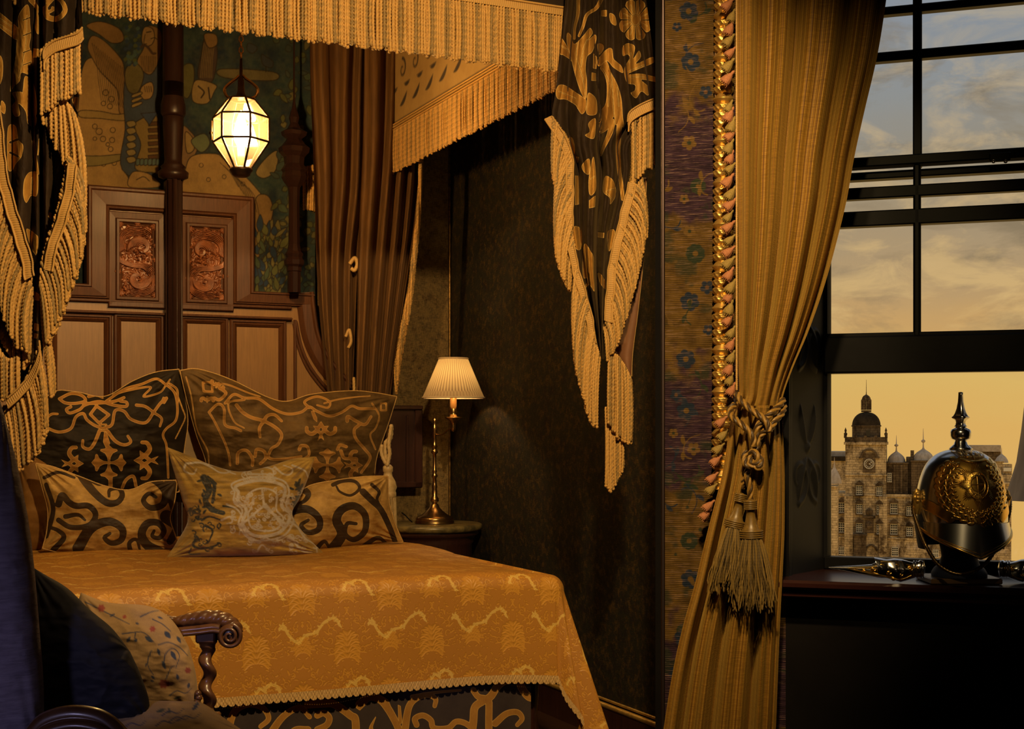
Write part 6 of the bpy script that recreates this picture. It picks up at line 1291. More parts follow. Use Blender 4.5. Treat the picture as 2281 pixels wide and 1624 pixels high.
# ---- small dark cupboard with panelled door on the back wall
cb = thing('wall_cupboard', B(float(UV_(900, 2.14)), 2.14, zat(900, 1090, 2.14)), 'small dark wooden wall cupboard with panelled door behind the right cushions', 'cupboard')
def pbx(g, x0, x1, y0, y1, v0, v1, bev=.004): xm = (x0+x1)/2; g.box(float(UV_(x0, v0)), float(UV_(x1, v0)), v0, v1, zat(xm, y1, v0), zat(xm, y0, v0), B, bev)
g = Geo(); pbx(g, 820, 941, 905, 1088, 2.10, 2.19); build(g, 'body', m_mah, cb, False)
g = Geo(); pbx(g, 818, 943, 903, 912, 2.07, 2.19); pbx(g, 925, 942, 912, 1086, 2.085, 2.12); pbx(g, 820, 942, 1074, 1087, 2.085, 2.12); pbx(g, 905, 911, 925, 1074, 2.09, 2.12, .002); build(g, 'door_frame', m_mah, cb, False)
# ================================================================ hexagonal glass lantern over the bed
DL = 5.23; sc = DL/F
lc = P(537, 290, DL)
lan = thing('hanging_lantern', P(537, 388, DL), 'lit faceted glass lantern hanging on a chain above the bed', 'lantern')
def lz(py): return H+(YH-py)*sc
lev = [(222, 30), (262, 62), (316, 62), (378, 20)]          # y, radius in px
ns_ = 6; ang = np.arange(ns_)*2*np.pi/ns_+math.radians(-90-30-6)
ang = np.arange(6)*2*np.pi/6+math.radians(-120); ns_ = 6
vtx = [np.stack([lc[0]+r*sc*np.cos(ang), lc[1]+r*sc*np.sin(ang), np.full(ns_, lz(y))], 1) for y, r in lev]
g = Geo(); rb_ = .0045
for ring in vtx:
    for k in range(ns_): g.tube([ring[k], ring[(k+1) % ns_]], rb_, 6)
for a, b_ in zip(vtx[:-1], vtx[1:]):
    for k in range(ns_): g.tube([a[k], b_[k]], rb_, 6)
g.lathe([(.001, lz(394)), (14*sc, lz(394)), (20*sc, lz(390)), (22*sc, lz(384)), (26*sc, lz(380)), (24*sc, lz(374)), (12*sc, lz(372)), (.001, lz(372))], (lc[0], lc[1], 0), 20)
g.lathe([(30*sc, lz(222)), (28*sc, lz(219)), (12*sc, lz(215)), (8*sc, lz(205)), (7*sc, lz(180)), (4*sc, lz(170)), (3*sc, lz(130)), (.001, lz(130))], (lc[0], lc[1], 0), 16)
g.box(lc[0]-67*sc, lc[0]-63*sc, lc[1]-.01, lc[1]+.005, lz(312), lz(270)); g.box(lc[0]-70*sc, lc[0]-63*sc, lc[1]-.01, lc[1]+.0, lz(300), lz(294))
build(g, 'frame', m_iron, lan)
for s_ in (-1, 1):
    q = cat_rom([(537+s_*8, 222), (537+s_*30, 216), (537+s_*37, 200), (537+s_*28, 188), (537+s_*12, 176), (537+s_*4, 168)], 8)
    g = Geo(); g.tube(P(q[:, 0], q[:, 1], DL), .006, 8); build(g, 'scroll_handle', m_brass, lan)
g = Geo()
for a, b_ in zip(vtx[:-1], vtx[1:]):
    for k in range(ns_): g.add([a[k], a[(k+1) % ns_], b_[(k+1) % ns_], b_[k]], [(0, 1, 2, 3)])
build(g, 'glass_pane', m_lglass, lan, False)
g = Geo(); g.lathe([(.001, lz(372)), (8*sc, lz(372)), (8*sc, lz(330)), (.001, lz(330))], (lc[0], lc[1], 0), 16); build(g, 'candle_tube', M('ivory_tube', (.75, .6, .35), rough=.5, emit=(1, .6, .2), est=.6), lan)
m_bulb = M('glowing_bulb', (1, .9, .7), emit=(1.0, .64, .28), est=1050)
g = Geo(); g.lathe([(.001, lz(330)), (7*sc, lz(328)), (15*sc, lz(312)), (17*sc, lz(298)), (12*sc, lz(278)), (6*sc, lz(258)), (.001, lz(246))], (lc[0], lc[1], 0), 18); build(g, 'bulb', m_bulb, lan)
g = Geo(); z = lz(132); k = 0
while z < 2.97:
    th = np.linspace(0, 2*np.pi, 13); a = .008*np.cos(th); zz_ = z+.014+.014*np.sin(th)
    pp = np.stack([lc[0]+a, lc[1]+0*a, zz_], 1) if k % 2 else np.stack([lc[0]+0*a, lc[1]+a, zz_], 1)
    g.tube(pp, .0022, 6, cap=False); z += .0215; k += 1
build(g, 'chain', m_brass, lan)
# ================================================================ bedside table and swing-arm lamp
TD = 6.54; tc_ = P(966, 1168, TD); tz = float(H+(YH-1166)/F*TD)
tb = thing('bedside_table', (tc_[0]-.04, tc_[1]+.02, 0), 'round stone-topped bedside table in dark wood beside the bed', 'bedside table')
cx_, cy_ = tc_[0]-.01, tc_[1]+.02; g = Geo(); g.lathe([(.001, tz), (.235, tz), (.245, tz-.006), (.247, tz-.018), (.240, tz-.032), (.20, tz-.034), (.001, tz-.034)], (cx_, cy_, 0), 48)
build(g, 'table_top', M('mottled_green_marble', (.20, .15, .055), (.075, .06, .028), rough=.3, nscale=22, lo=.4, hi=.6), tb)
g = Geo(); g.lathe([(.225, tz-.034), (.228, tz-.05), (.212, tz-.06), (.200, tz-.075), (.205, tz-.085), (.195, tz-.10), (.195, tz-.26), (.20, tz-.27), (.19, tz-.28), (.001, tz-.28)], (cx_, cy_, 0), 48); build(g, 'frieze', m_mah, tb)
for a in (45, 135, 225, 315):
    g = Geo(); q = math.radians(a); g.lathe([(.020, tz-.27), (.024, tz-.32), (.016, tz-.36), (.018, tz-.55), (.024, .12), (.014, .04), (.018, .0)], (cx_+.16*math.cos(q), cy_+.16*math.sin(q), 0), 12); build(g, 'leg', m_mah, tb)
lm_ = thing('table_lamp', (tc_[0], tc_[1], tz), 'brass swing-arm table lamp with a lit pleated cream shade', 'table lamp')
k6 = TD/F; X0 = P(968, 1166, TD); y6 = lambda py: H+(YH-py)*k6
g = Geo(); c0 = (X0[0], X0[1]+.0, 0)
g.lathe([(44*k6, tz+.002), (44*k6, tz+.008), (42*k6, tz+.018), (43*k6, tz+.022), (40*k6, tz+.032), (30*k6, tz+.042), (20*k6, tz+.058), (12*k6, tz+.075), (9*k6, tz+.09), (8*k6, tz+.095), (.001, tz+.095)], c0, 40); build(g, 'base', m_brass, lm_)
colp = [(8, 1135), (6, 1128), (7, 1120), (12, 1116), (11, 1110), (7, 1105), (8, 1095), (6, 1090), (8, 1084), (6, 1078), (5, 1065), (8, 1062), (8, 1058), (5, 1054), (7, 1050), (5, 1046), (5, 1020), (5, 1012), (10, 1008), (8, 1003), (5, 998), (9, 996), (6, 990), (5, 984), (5, 972), (7, 968), (5, 960), (7, 955), (5, 950), (4, 945), (4, 940), (5, 936), (3, 933), (.01, 931)]
g = Geo(); g.lathe([(r*k6*.8, y6(y)) for r, y in colp], c0, 18); build(g, 'column', m_brass, lm_)
DS = TD-.10; X1 = P(1010, 900, DS); kS = DS/F; yS = lambda py: H+(YH-py)*kS
g = Geo(); q = cat_rom([[*P(972, 968, TD)], [*P(985, 968, TD-.03)], [*P(997, 958, TD-.07)], [*P(1008, 953, DS)]], 8); g.tube(q, .0035, 8); build(g, 'arm', m_brass, lm_)
g = Geo(); g.lathe([(.001, yS(962)), (4*kS, yS(960)), (6*kS, yS(955)), (5*kS, yS(948)), (6*kS, yS(943)), (8*kS, yS(938)), (19*kS, yS(931)), (19*kS, yS(929.5)), (9*kS, yS(929)), (8*kS, yS(920)), (9*kS, yS(914)), (7.5*kS, yS(910)), (7.5*kS, yS(885)), (.001, yS(885))], (X1[0], X1[1], 0), 24); build(g, 'candle_holder', m_brass, lm_)
# pleated shade, open above and below
m, t, b = newmat('pleated_cream_silk'); b.inputs['Base Color'].default_value = (.75, .58, .38, 1); b.inputs['Roughness'].default_value = .9
tr = t.nodes.new('ShaderNodeBsdfTranslucent'); tr.inputs[0].default_value = (.90, .66, .34, 1); mx = t.nodes.new('ShaderNodeMixShader'); 
pa = attr(t); t.links.new(mixc(t, pa, (.20, .15, .07), (.06, .04, .018)), tr.inputs[0]); t.links.new(mixc(t, pa, (.8, .62, .40), (.42, .27, .17)), b.inputs['Base Color'])
mx.inputs[0].default_value = .5; om = t.nodes['Material Output']; t.links.new(b.outputs[0], mx.inputs[1]); t.links.new(tr.outputs[0], mx.inputs[2]); t.links.new(mx.outputs[0], om.inputs[0]); m_shade = m
npl = 56; nA = npl*8; th = np.arange(nA)/nA*2*np.pi; tt_s = np.linspace(0, 1, 24)
r_t, r_b = 32*kS, 68*kS; z_t, z_b = yS(799), yS(886)
pl_ = np.abs(((th*npl/(2*np.pi)) % 1)-.5)*2
R2 = (r_t+(r_b-r_t)*tt_s)[:, None]*(1+.016*pl_[None]); Z2 = (z_t+(z_b-z_t)*tt_s)[:, None]+0*R2
low = np.clip((tt_s-.72)/.16, 0, 1)[:, None]; pat = np.clip(pl_[None]*1.5-.55, 0, 1)*(1-.0*low); pat = np.where(tt_s[:, None] > .86, .75-.5*pl_[None], np.clip(pat+low*np.clip(pl_[None]*1.2-.1, 0, 1)*.7, 0, 1)); pat = pat+0*R2
g = Geo(); g.grid(np.stack([X1[0]+R2*np.cos(th), X1[1]+R2*np.sin(th), Z2], -1), a=pat, wrap=True); sh = build(g, 'lamp_shade', m_shade, lm_)
g = Geo()
for r, z in ((r_t*1.01, z_t), (r_b*1.01, z_b)):
    a = np.linspace(0, 2*np.pi, 60); g.tube(np.stack([X1[0]+r*np.cos(a), X1[1]+r*np.sin(a), z+0*a], 1), .0045, 8, cap=False)
build(g, 'binding', M('cream_binding', (.62, .47, .30), rough=.8), sh)
g = Geo(); g.ball((X1[0], X1[1], yS(840)), .020, 8, sc=(1, 1, 1.3)); build(g, 'bulb', M('lamp_bulb', (1, .9, .7), emit=(1, .66, .30), est=190), lm_)
g = Geo(); q = cat_rom([(906, 1140), (900, 1148), (908, 1158), (918, 1164)], 6); g.tube([*P(895, 1142, TD+.05)[None], *P(903, 1148, TD+.04)[None], *P(912, 1158, TD+.02)[None], *P(918, 1163, TD)[None]], .003, 6); build(g, 'cable', m_black, lm_)
# small picture light / reading spot that grazes the right wall
wp = P(1120, 905, float(Du(1120, 1.446)))
# ================================================================ gilt carved moulding beside the curtain
RGm = -.020
def gm_profile(h):
    """radius factor over one repeat and how leafy it is there"""
    return h
x_g, per = 1613, 93.0
yy = np.linspace(-80, 1090, 1500); th = np.linspace(-.15*np.pi, 1.15*np.pi, 64); Y2, T2 = np.meshgrid(yy, th, indexing='ij')
ph = ((Y2-24) % per)/per
bell = np.where(ph < .13, ph/.13, np.clip((.24-ph)/.11, 0, 1)**.6)
rb2 = .62+.40*bell*(1+.06*np.sign(np.cos(4*T2))*np.abs(np.cos(4*T2))**.5)
q_ = (ph-.24)/.76; k4 = q_*4; lf = (k4 % 1)
rl = .74+.26*np.sin(np.pi*lf)**.7+.10*np.clip(1-np.abs(lf-.25)/.2, 0, 1); groove = .09*np.abs(np.sin(5*T2+2.5*np.floor(k4)+3*lf)); curl = .10*np.exp(-(((T2-.62)/.25)**2+((lf-.5)/.28)**2))-.10*np.exp(-(((T2-.62)/.10)**2+((lf-.5)/.10)**2))
r = np.where(ph < .24, rb2, rl-groove+curl)
xg = x_g-5*(Y2/1000)
kx = Dw(x_g, RGm)/F; Rg = 23*kx
cgm = PW(xg, Y2, RGm); dirx = W(1, 0, 0)-W(0, 0, 0); dirn = W(0, -1, 0)-W(0, 0, 0)
Pt = cgm+(Rg*r*np.cos(T2))[..., None]*dirx+(Rg*1.0*r*np.sin(T2))[..., None]*dirn
g = Geo(); g.grid(Pt)
gf = thing('gilt_moulding', PW(x_g, 1080, RGm), 'gilded carved wood moulding running down the wall between hanging and curtain', 'moulding')
build(g, 'carved_leaf_rod', m_gilt, gf)
g = Geo(); a_ = float(SW(1592, 0)); b_2 = float(SW(1634, 0)); z0 = H+(YH-1085)/F*float(Dw(x_g, 0)); g.box(a_+.004, b_2-.004, -.022, .004, z0, CZ, W); build(g, 'backing', m_iron, gf, False)
# ================================================================ striped window curtain
RC = -.11
c_rows = [(-60, 1642, 1980), (0, 1642, 1974), (120, 1642, 1955), (250, 1643, 1925), (350, 1643, 1903), (450, 1644, 1885), (560, 1645, 1858), (650, 1645, 1832), (740, 1645, 1800), (820, 1645, 1766), (880, 1646, 1745), (910, 1634, 1742), (950, 1625, 1743), (1000, 1618, 1746), (1060, 1608, 1748), (1130, 1590, 1748), (1200, 1572, 1747), (1300, 1548, 1742), (1400, 1520, 1737), (1500, 1498, 1733), (1624, 1478, 1728), (1720, 1465, 1722)]
def Dcur(X_, Y_, s, t):
    tie = np.exp(-((Y_-905)/85)**2); up = (Y_ < 905)
    n = np.where(up, 3.7, 3.6)
    x = s*n+.20*np.sin(s*6)+.10+np.where(up, .0, .15)*0
    f = .62*(2*np.abs(np.sin(np.pi*x*1.15))**.7-1)+.22*np.sin(2*np.pi*x*2.1+1)+.16*np.sin(2*np.pi*x*.5+2)
    amp = np.where(up, .075*(1-.25*tie), .080)*(1-.5*tie)
    lift = np.where(up, 0, -.03*np.clip((Y_-905)/300, 0, 1))
    # deep turned-back fold along the right edge
    edge = np.exp(-((s-.93)/.035)**2)*.03*np.clip((Y_-150)/200, 0, 1)*np.clip((880-Y_)/200, 0, 1)
    return Dw(X_, RC)-amp*f+edge+lift-.04*np.sin(np.pi*s)-.03*tie*np.sin(np.pi*s)
m, t, b = newmat('striped_gold_velvet'); sa = attr(t, 'along'); co = objco(t)
def cyc(k, ph): 
    x = mathn(t, 'FRACT', mathn(t, 'ADD', mathn(t, 'MULTIPLY', sa, k), ph)); return mathn(t, 'ABSOLUTE', mathn(t, 'SUBTRACT', mathn(t, 'MULTIPLY', x, 2), 1))
c_ = ramp(t, cyc(17, .2), [(0, (.17, .080, .008)), (.30, (.20, .095, .010)), (.42, (.30, .165, .022)), (.70, (.28, .150, .019)), (.80, (.14, .058, .006)), (1, (.11, .045, .005))])
c2_ = ramp(t, cyc(74, .1), [(0, (.25,.25,.25)), (.5, (.5,.5,.5)), (.72, (.62,.62,.62)), (.82, (.8,.8,.8)), (1, (.5,.5,.5))])
c_ = mixc(t, .75, c_, c2_, 'OVERLAY')
ribs = noise(t, objco(t, (24, 24, 520)), 1, 3, .6)
c_ = mixc(t, .35, c_, ramp(t, ribs, [(.35, (.1,.1,.1)), (.65, (.9,.9,.9))]), 'OVERLAY'); c_ = mixc(t, mathn(t, 'MULTIPLY', noise(t, objco(t, (8, 8, 2)), 3, 5, .7), .4), c_, (.16, .085, .014))
t.links.new(c_, b.inputs['Base Color']); b.inputs['Roughness'].default_value = .6; b.inputs['Sheen Weight'].default_value = .2; b.inputs['Sheen Tint'].default_value = (1, .65, .15, 1); b.inputs['Specular IOR Level'].default_value = .25
hh_ = mathn(t, 'ADD', mathn(t, 'MULTIPLY', ribs, .6), mathn(t, 'MULTIPLY', cyc(74, .1), .7)); t.links.new(bumpn(t, hh_, .5, .002), b.inputs['Normal']); m_cur = m
cur = curtain('window_curtain', c_rows, Dcur, m_cur, nS=420, nT=800, thick=.006, extra_s=True, label='gold striped velvet window curtain tied back with a thick rope', cat='curtain')
# cord welt and little tassels along the leading edge
g = Geo(); yw = np.linspace(-60, 870, 200); g.cord(PW(1641+0*yw, yw, RC-.0), .0035, 2, .012, 7, 0); build(g, 'edge_cord', m_braid, cur)
m_pink = M('faded_pink_tassel_thread', (.42, .17, .07), (.26, .10, .045), rough=.8, sheen=.4, nscale=300); m_grn = M('old_gold_tassel_thread', (.30, .20, .045), (.17, .12, .03), rough=.8, sheen=.4, nscale=300)
def small_tassel(px, py, mat, ang, sz=1.0):
    D = float(Dw(px, RC+.02)); k = D/F*sz; c0 = P(px, py, D); ns = 22
    prof = [(1, 14), (3, 11), (3.5, 7), (3, 5), (6, 0), (9, -7), (11, -15), (11.5, -20), (10, -22), (2, -21)]
    ax = Vector((math.sin(math.radians(ang)), -.1, math.cos(math.radians(ang)))).normalized()
    g = Geo(); g.lathe([(r*k, z*k) for r, z in prof], c0, ns, ax=tuple(ax), flutes=11, fdep=.14)
    for q in range(14):
        a = q*2*math.pi/14; vv = np.array([math.cos(a)*9.5*k, math.sin(a)*9.5*k, -18*k]); v2 = np.array([math.cos(a)*11.5*k, math.sin(a)*11.5*k, (-24-3*rng.random())*k])
        R = np.array(Vector((0,0,1)).rotation_difference(ax).to_matrix()); g.tube([c0+R@(vv*.55), c0+R@vv, c0+R@v2], .0011, 4)
    return build(g, 'edge_tassel', mat, cur)
ys_ = [5, 30, 57, 85, 112, 140, 168, 232, 250, 272, 297, 321, 345, 370, 397, 425, 450, 477, 500, 530, 556, 580, 605, 632, 655, 680, 708, 735, 762, 790, 815, 840, 862]
for k, y in enumerate(ys_): small_tassel(1629+rng.uniform(-3, 4), y, m_pink if k % 2 == 0 else m_grn, rng.uniform(8, 40)+10, rng.uniform(.78, 1.0))
for k, (x, y) in enumerate([(1606, 995), (1600, 1022), (1592, 1060), (1590, 1085), (1584, 1122), (1577, 1142), (1616, 965), (1612, 935)]): small_tassel(x, y, m_pink if k % 3 else m_grn, 45, .85)
# ---------------------------------------------------------------- rope tie-back with two tassels
m_rope = Mrope('two_tone_silk_rope', (.28, .155, .028), (.022, .011, .005), rough=.45, sheen=.5)
tie = thing('curtain_tieback', PW(1690, 1110, RC-.1), 'thick twisted gold and brown rope tieback with two big tassels', 'curtain tieback')
K5 = lambda p: np.array([(1560+x/5.414, 860+y/5.414) for x, y in p])
def rope(pts, r, dr_, name='rope', n=None):
    q = K5(pts); q = cat_rom(q, 10); dr2 = np.interp(np.linspace(0, 1, len(q)), np.linspace(0, 1, len(dr_)), dr_)
    g = Geo(); g.cord(P(q[:, 0], q[:, 1], Dw(q[:, 0], RC)+dr2), r, 4, r*4.2, 24, (0, 1), .30, 26); return build(g, name, m_rope, tie)
rr_ = .0098
rope([(440, 90), (480, 160), (560, 240), (660, 320), (760, 390), (820, 470), (830, 560)], rr_, [-.06, -.09, -.12, -.135, -.14])
rope([(420, 220), (370, 270), (370, 350), (440, 420), (530, 490), (600, 560), (640, 650), (640, 740)], rr_, [-.05, -.07, -.11, -.125, -.13, -.13])
rope([(1000, 160), (960, 230), (900, 290), (830, 350), (740, 430), (690, 500), (680, 600), (690, 700), (660, 780)], rr_, [-.05, -.08, -.11, -.12, -.125, -.12, -.12])
rope([(1010, 230), (980, 330), (900, 420), (850, 500), (760, 560), (700, 640), (640, 740)], rr_, [-.04, -.08, -.10, -.115, -.115, -.11])
rope([(560, 780), (530, 860), (560, 950), (640, 960), (700, 900), (680, 820), (620, 800), (600, 880), (650, 960), (710, 980), (725, 900), (700, 840)], rr_, [-.13, -.15, -.15, -.13, -.155, -.14])
rope([(600, 960), (560, 1060), (580, 1150), (600, 1240), (600, 1380)], rr_*.95, [-.125, -.125, -.12])
rope([(580, 980), (560, 1080), (520, 1160), (500, 1240)], rr_*.8, [-.11, -.11, -.10])
m_thr = Mrope('gold_and_brown_tassel_thread', (.20, .125, .026), (.045, .030, .010), rough=.55, sheen=.5, n=200)
for (px, py, dd, tilt, s_) in ((1652, 1098, -.115, -.36, .92), (1671, 1112, -.135, .06, 1.0)):
    q0 = P(px, py, float(Dw(px, RC))+dd); g1, g2 = Geo(), Geo()
    prof = [(.004, 0), (.012, -.003), (.017, -.010), (.018, -.022), (.015, -.032), (.012, -.036), (.0135, -.050), (.018, -.072), (.024, -.088), (.031, -.094), (.033, -.104), (.030, -.113), (.02, -.116)]
    ax = Vector((-tilt*.6, -.03, 1)).normalized(); R = np.array(Vector((0,0,1)).rotation_difference(ax).to_matrix())
    g1.lathe([(r*s_, z*s_) for r, z in prof], q0, 22, ax=tuple(ax))
    for z, rad in [(z, .0182) for z in (-.006, -.0115, -.017, -.0225, -.028)]+[(z, .033) for z in (-.094, -.100, -.106, -.112)]:
        th = np.linspace(0, 2*np.pi, 24); p = np.stack([rad*s_*np.cos(th), rad*s_*np.sin(th), z*s_+0*th], 1)@R.T+q0; g1.tube(p, .0028*s_, 6, cap=False)
    o = build(g1, 'tassel_head', M('gold_silk_head', (.17, .10, .020), (.11, .065, .014), rough=.4, sheen=.4, nscale=90), tie)
    base_ = q0+R@np.array([0, 0, -.112*s_])
    for k in range(210):
        th = rng.uniform(0, 2*np.pi); q = rng.uniform(.15, 1)**.5; L_ = (.185 if tilt < 0 else .205)*rng.uniform(.84, 1.08); t = np.linspace(0, 1, 11)
        rad = .027*s_+.036*s_*(1-(1-t)**1.8); p1, p2 = rng.uniform(0, 6, 2); w1, w2 = rng.uniform(.001, .007, 2)
        x = math.cos(th)*q*rad+w1*np.sin(t*9+p1)*t+tilt*.32*t*L_*(1.0 if tilt < 0 else 1)+rng.uniform(-.012, .012)*t**2; y = math.sin(th)*q*rad*.8+w2*np.sin(t*8+p2)*t-.01
        g2.cord(np.stack([base_[0]+x, base_[1]+y, base_[2]-L_*t], 1), .00165*rng.uniform(.8, 1.2), 2, .009, 6, (0, .15) if k % 3 else (.8, 1), .35, 4)
    build(g2, 'tassel_skirt', m_thr, o)
# ================================================================ helmet on the sill
HD = 3.99; kh = HD/F; hc = P(2140, 1150, HD)
hx = lambda px: (px-CX)*kh; hz = lambda py: H+(YH-py)*kh
hel = thing('cavalry_helmet', (hc[0], hc[1], hz(1285)), 'silver and gilt cavalry helmet with a spike on the windowsill', 'helmet')
prof_px = [(1000, 8), (1001, 20), (1004, 34), (1010, 48), (1020, 62), (1035, 74), (1055, 83), (1080, 90), (1105, 94), (1130, 97), (1150, 98), (1168, 97), (1178, 92)]
pr = cat_rom(np.array(prof_px, float), 6)
def skull_r(z):                                                 # radius of the skull at height z
    zz_ = hz(pr[:, 0])[::-1]; rr__ = (pr[:, 1]*kh)[::-1]; return np.interp(z, zz_, rr__)
g = Geo(); g.lathe([(.0005, hz(999.5))]+[(r*kh, hz(y)) for y, r in pr], (hx(2140), HD, 0), 72, ell=1.12); build(g, 'skull', m_silver, hel)
spk = [(1002, 24), (1000, 26), (996, 22), (990, 15), (984, 13), (982, 12), (980, 16), (977, 21), (970, 22.5), (962, 22.5), (957, 20), (954, 14), (952, 11), (950, 13), (947, 10), (940, 9), (936, 11), (933, 15), (930, 18), (926, 14), (920, 11), (910, 8), (895, 5.5), (880, 4.6), (874, 4.4), (873, .01)]
g = Geo(); g.lathe([(r*kh, hz(y)) for y, r in spk[:14]], (hx(2140), HD, 0), 32); build(g, 'spike_base', m_silver, hel)
g = Geo(); g.lathe([(r*kh, hz(y)) for y, r in spk[13:]], (hx(2140), HD, 0), 16, flutes=4, fdep=.16); build(g, 'spike', m_silver, hel)
# embossed gilt plate: star, crown and wreath raised on the front of the skull
KH = lambda x, y: (1800+np.asarray(x)/3.185, 820+np.asarray(y)/3.185)
def relief(name, canvas, mat, base_h, scale, cap, off=.002, res=1.0, ribs=None, thr=0.0):
    X_, Y_ = np.meshgrid(np.arange(2046, 2236, .55), np.arange(1000, 1180, .55))
    v = canvas.sample(X_, Y_); z = hz(Y_); x = hx(X_)-hx(2140); rr = skull_r(z); ok = (v > thr) & (np.abs(x) < rr*.985)
    h = base_h+np.sqrt(np.clip(v, 0, cap)/cap)*scale
    yv = HD-1.12*np.sqrt(np.maximum(rr**2-x**2, 1e-6))-off-h
    idx = np.arange(X_.size).reshape(X_.shape); q = np.stack([idx[:-1, :-1], idx[:-1, 1:], idx[1:, 1:], idx[1:, :-1]], -1).reshape(-1, 4)
    okq = ok.ravel()[q].all(1); q = q[okq]; used = np.unique(q); mp_ = np.zeros(X_.size, int); mp_[used] = np.arange(len(used))
    V = np.stack([hx(X_), yv, z], -1).reshape(-1, 3)[used]; g = Geo(); g.add(V, mp_[q]); return build(g, name, mat, hel)
c = Cv(2040, 990, 2240, 1190, .4); c.T = KH
cx, cy = 1090, 812
for k in range(8):
    a = k*math.pi/4; Lr = 148 if k % 2 == 0 else 150; Wd = .235
    if k in (2, 6): Lr = 158
    for j in range(-4, 5):
        aa = a+j*.085; ln = Lr*(1-abs(j)*.085); c.stroke([(cx+50*math.cos(aa), cy+50*math.sin(aa)*1.05), (cx+ln*math.cos(aa), cy+ln*math.sin(aa)*1.05)], 5.6, 1.2, smooth=False, pad=1)
c.T = None; star = c
relief('star', star, m_gilt2, .0030, .0048, 2.0)
c = Cv(2040, 990, 2240, 1190, .4); c.T = KH
a = np.linspace(0, 2*np.pi, 40)
for f, w__ in ((1.0, 2.2), (.72, 2.0)): c.stroke(np.stack([cx-4+75*f*np.cos(a), cy+5+95*f*np.sin(a)], 1), w__, smooth=False, pad=1)
for k in range(30):
    q = k*2*math.pi/30; c.stroke([(cx-4+57*math.cos(q), cy+5+73*math.sin(q)), (cx-4+69*math.cos(q), cy+5+88*math.sin(q))], 1.3, smooth=False, pad=1)
c.stroke([(cx-46, cy), (cx+38, cy)], 3.4, pad=1); c.stroke([(cx-4, cy-54), (cx-4, cy+60)], 3.4, pad=1); c.stroke([(cx-40, cy+80), (cx, cy+62), (cx+40, cy+86)], 3.0, pad=1); c.T = None
relief('garter_ring', c, m_gilt2, .0065, .003, 1.2)
c = Cv(2040, 990, 2240, 1190, .4); c.T = KH; ang2 = np.linspace(0, 2*np.pi, 30); c.poly(np.stack([cx-4+72*np.cos(ang2), cy+5+92*np.sin(ang2)], 1)); c.T = None
relief('badge_centre', c, m_gilt2, .0050, .0015, 30)
# crown
c = Cv(2040, 990, 2240, 1190, .4); c.T = KH
c.stroke([(1010, 640), (1060, 655), (1120, 655), (1180, 640)], 5.5, pad=1)
for x in range(1012, 1185, 12): c.disc(*[float(q) for q in KH(x, 628+8*math.sin((x-1012)/172*math.pi))], 1.7, pad=1) if False else c.stroke([(x, 622), (x+1, 624)], 3, smooth=False, pad=1)
for pts in ([(1010, 620), (990, 590), (1010, 570), (1060, 575), (1096, 600)], [(1184, 620), (1204, 590), (1184, 570), (1134, 575), (1096, 600)], [(1050, 625), (1045, 590), (1070, 570), (1096, 572)], [(1142, 625), (1148, 590), (1124, 570), (1096, 572)], [(1096, 640), (1096, 575)]): c.stroke(pts, 3.2, pad=1)
for x, y in ((1096, 562), (1020, 600), (1060, 604), (1130, 604), (1174, 600)): c.stroke([(x, y), (x+1, y)], 6, smooth=False, pad=1)
for sg in (-1, 1):
    for k in range(3): c.spiral(float(KH(1096+sg*(130+k*22), 0)[0]), float(KH(0, 680-k*16)[1]), 4, 1, 90, 1.2*sg, 2.2, 1.2, pad=1) if False else c.stroke([(1096+sg*(108+k*20), 690), (1096+sg*(120+k*20), 668), (1096+sg*(134+k*16), 684), (1096+sg*(122+k*18), 694)], 2.6, 1.4, pad=1)
c.T = None; relief('crown', c, m_gilt2, .0035, .0060, 1.6)
# wreath
c = Cv(2040, 990, 2240, 1190, .4); c.T = KH
for sg in (-1, 1):
    arc = [(q, (1090+sg*R1*math.sin(q), 850-R1*1.02*math.cos(q))) for R1 in (1,) for q in ()]
    for band, R1, R2, n_, wl, ww in ((0, 240, 250, 26, 52, 9), (1, 195, 205, 26, 42, 7), (2, 160, 172, 22, 22, 6)):
        for k in range(n_):
            q = math.radians(38+(178-38)*k/(n_-1)); x = cx+sg*R1*math.sin(q)*(.96 if band == 0 else 1); y = 845-R2*.92*math.cos(q)
            tang = math.atan2(R2*.92*math.sin(q), sg*R1*math.cos(q))
            a = tang+math.pi+(.55 if k % 2 else -.45)*(1 if band < 2 else 2)
            c.stroke([(x, y), (x+wl*.5*math.cos(a), y+wl*.5*math.sin(a)), (x+wl*math.cos(a+.25), y+wl*math.sin(a+.25))], ww*.95, prof='leaf', k=3, pad=1)
            if band == 2: c.stroke([(x, y), (x+1, y)], 5, smooth=False, pad=1)
for sg in (-1, 1):
    for k in range(7):
        x, y = cx+sg*(150+k*17), 1040-k*12; c.stroke([(x, y), (x+sg*40, y-22), (x+sg*70, y-10)], 12, prof='leaf', k=3, pad=1); c.stroke([(x, y), (x+sg*30, y+20), (x+sg*56, y+18)], 11, prof='leaf', k=3, pad=1)
c.T = None; relief('wreath', c, m_gilt2, .0015, .0045, 1.8)
c = Cv(2040, 990, 2240, 1190, .4); c.T = KH; c.poly([(1005, 625), (1185, 625), (1290, 740), (1330, 870), (1300, 1000), (1200, 1070), (1090, 1090), (980, 1070), (870, 1000), (840, 870), (890, 740)], smooth=True); c.T = None
relief('plate_ground', c, M('satin_gilt', (.45, .27, .055), rough=.40, metal=1), .0004, .0006, 10, thr=.5)
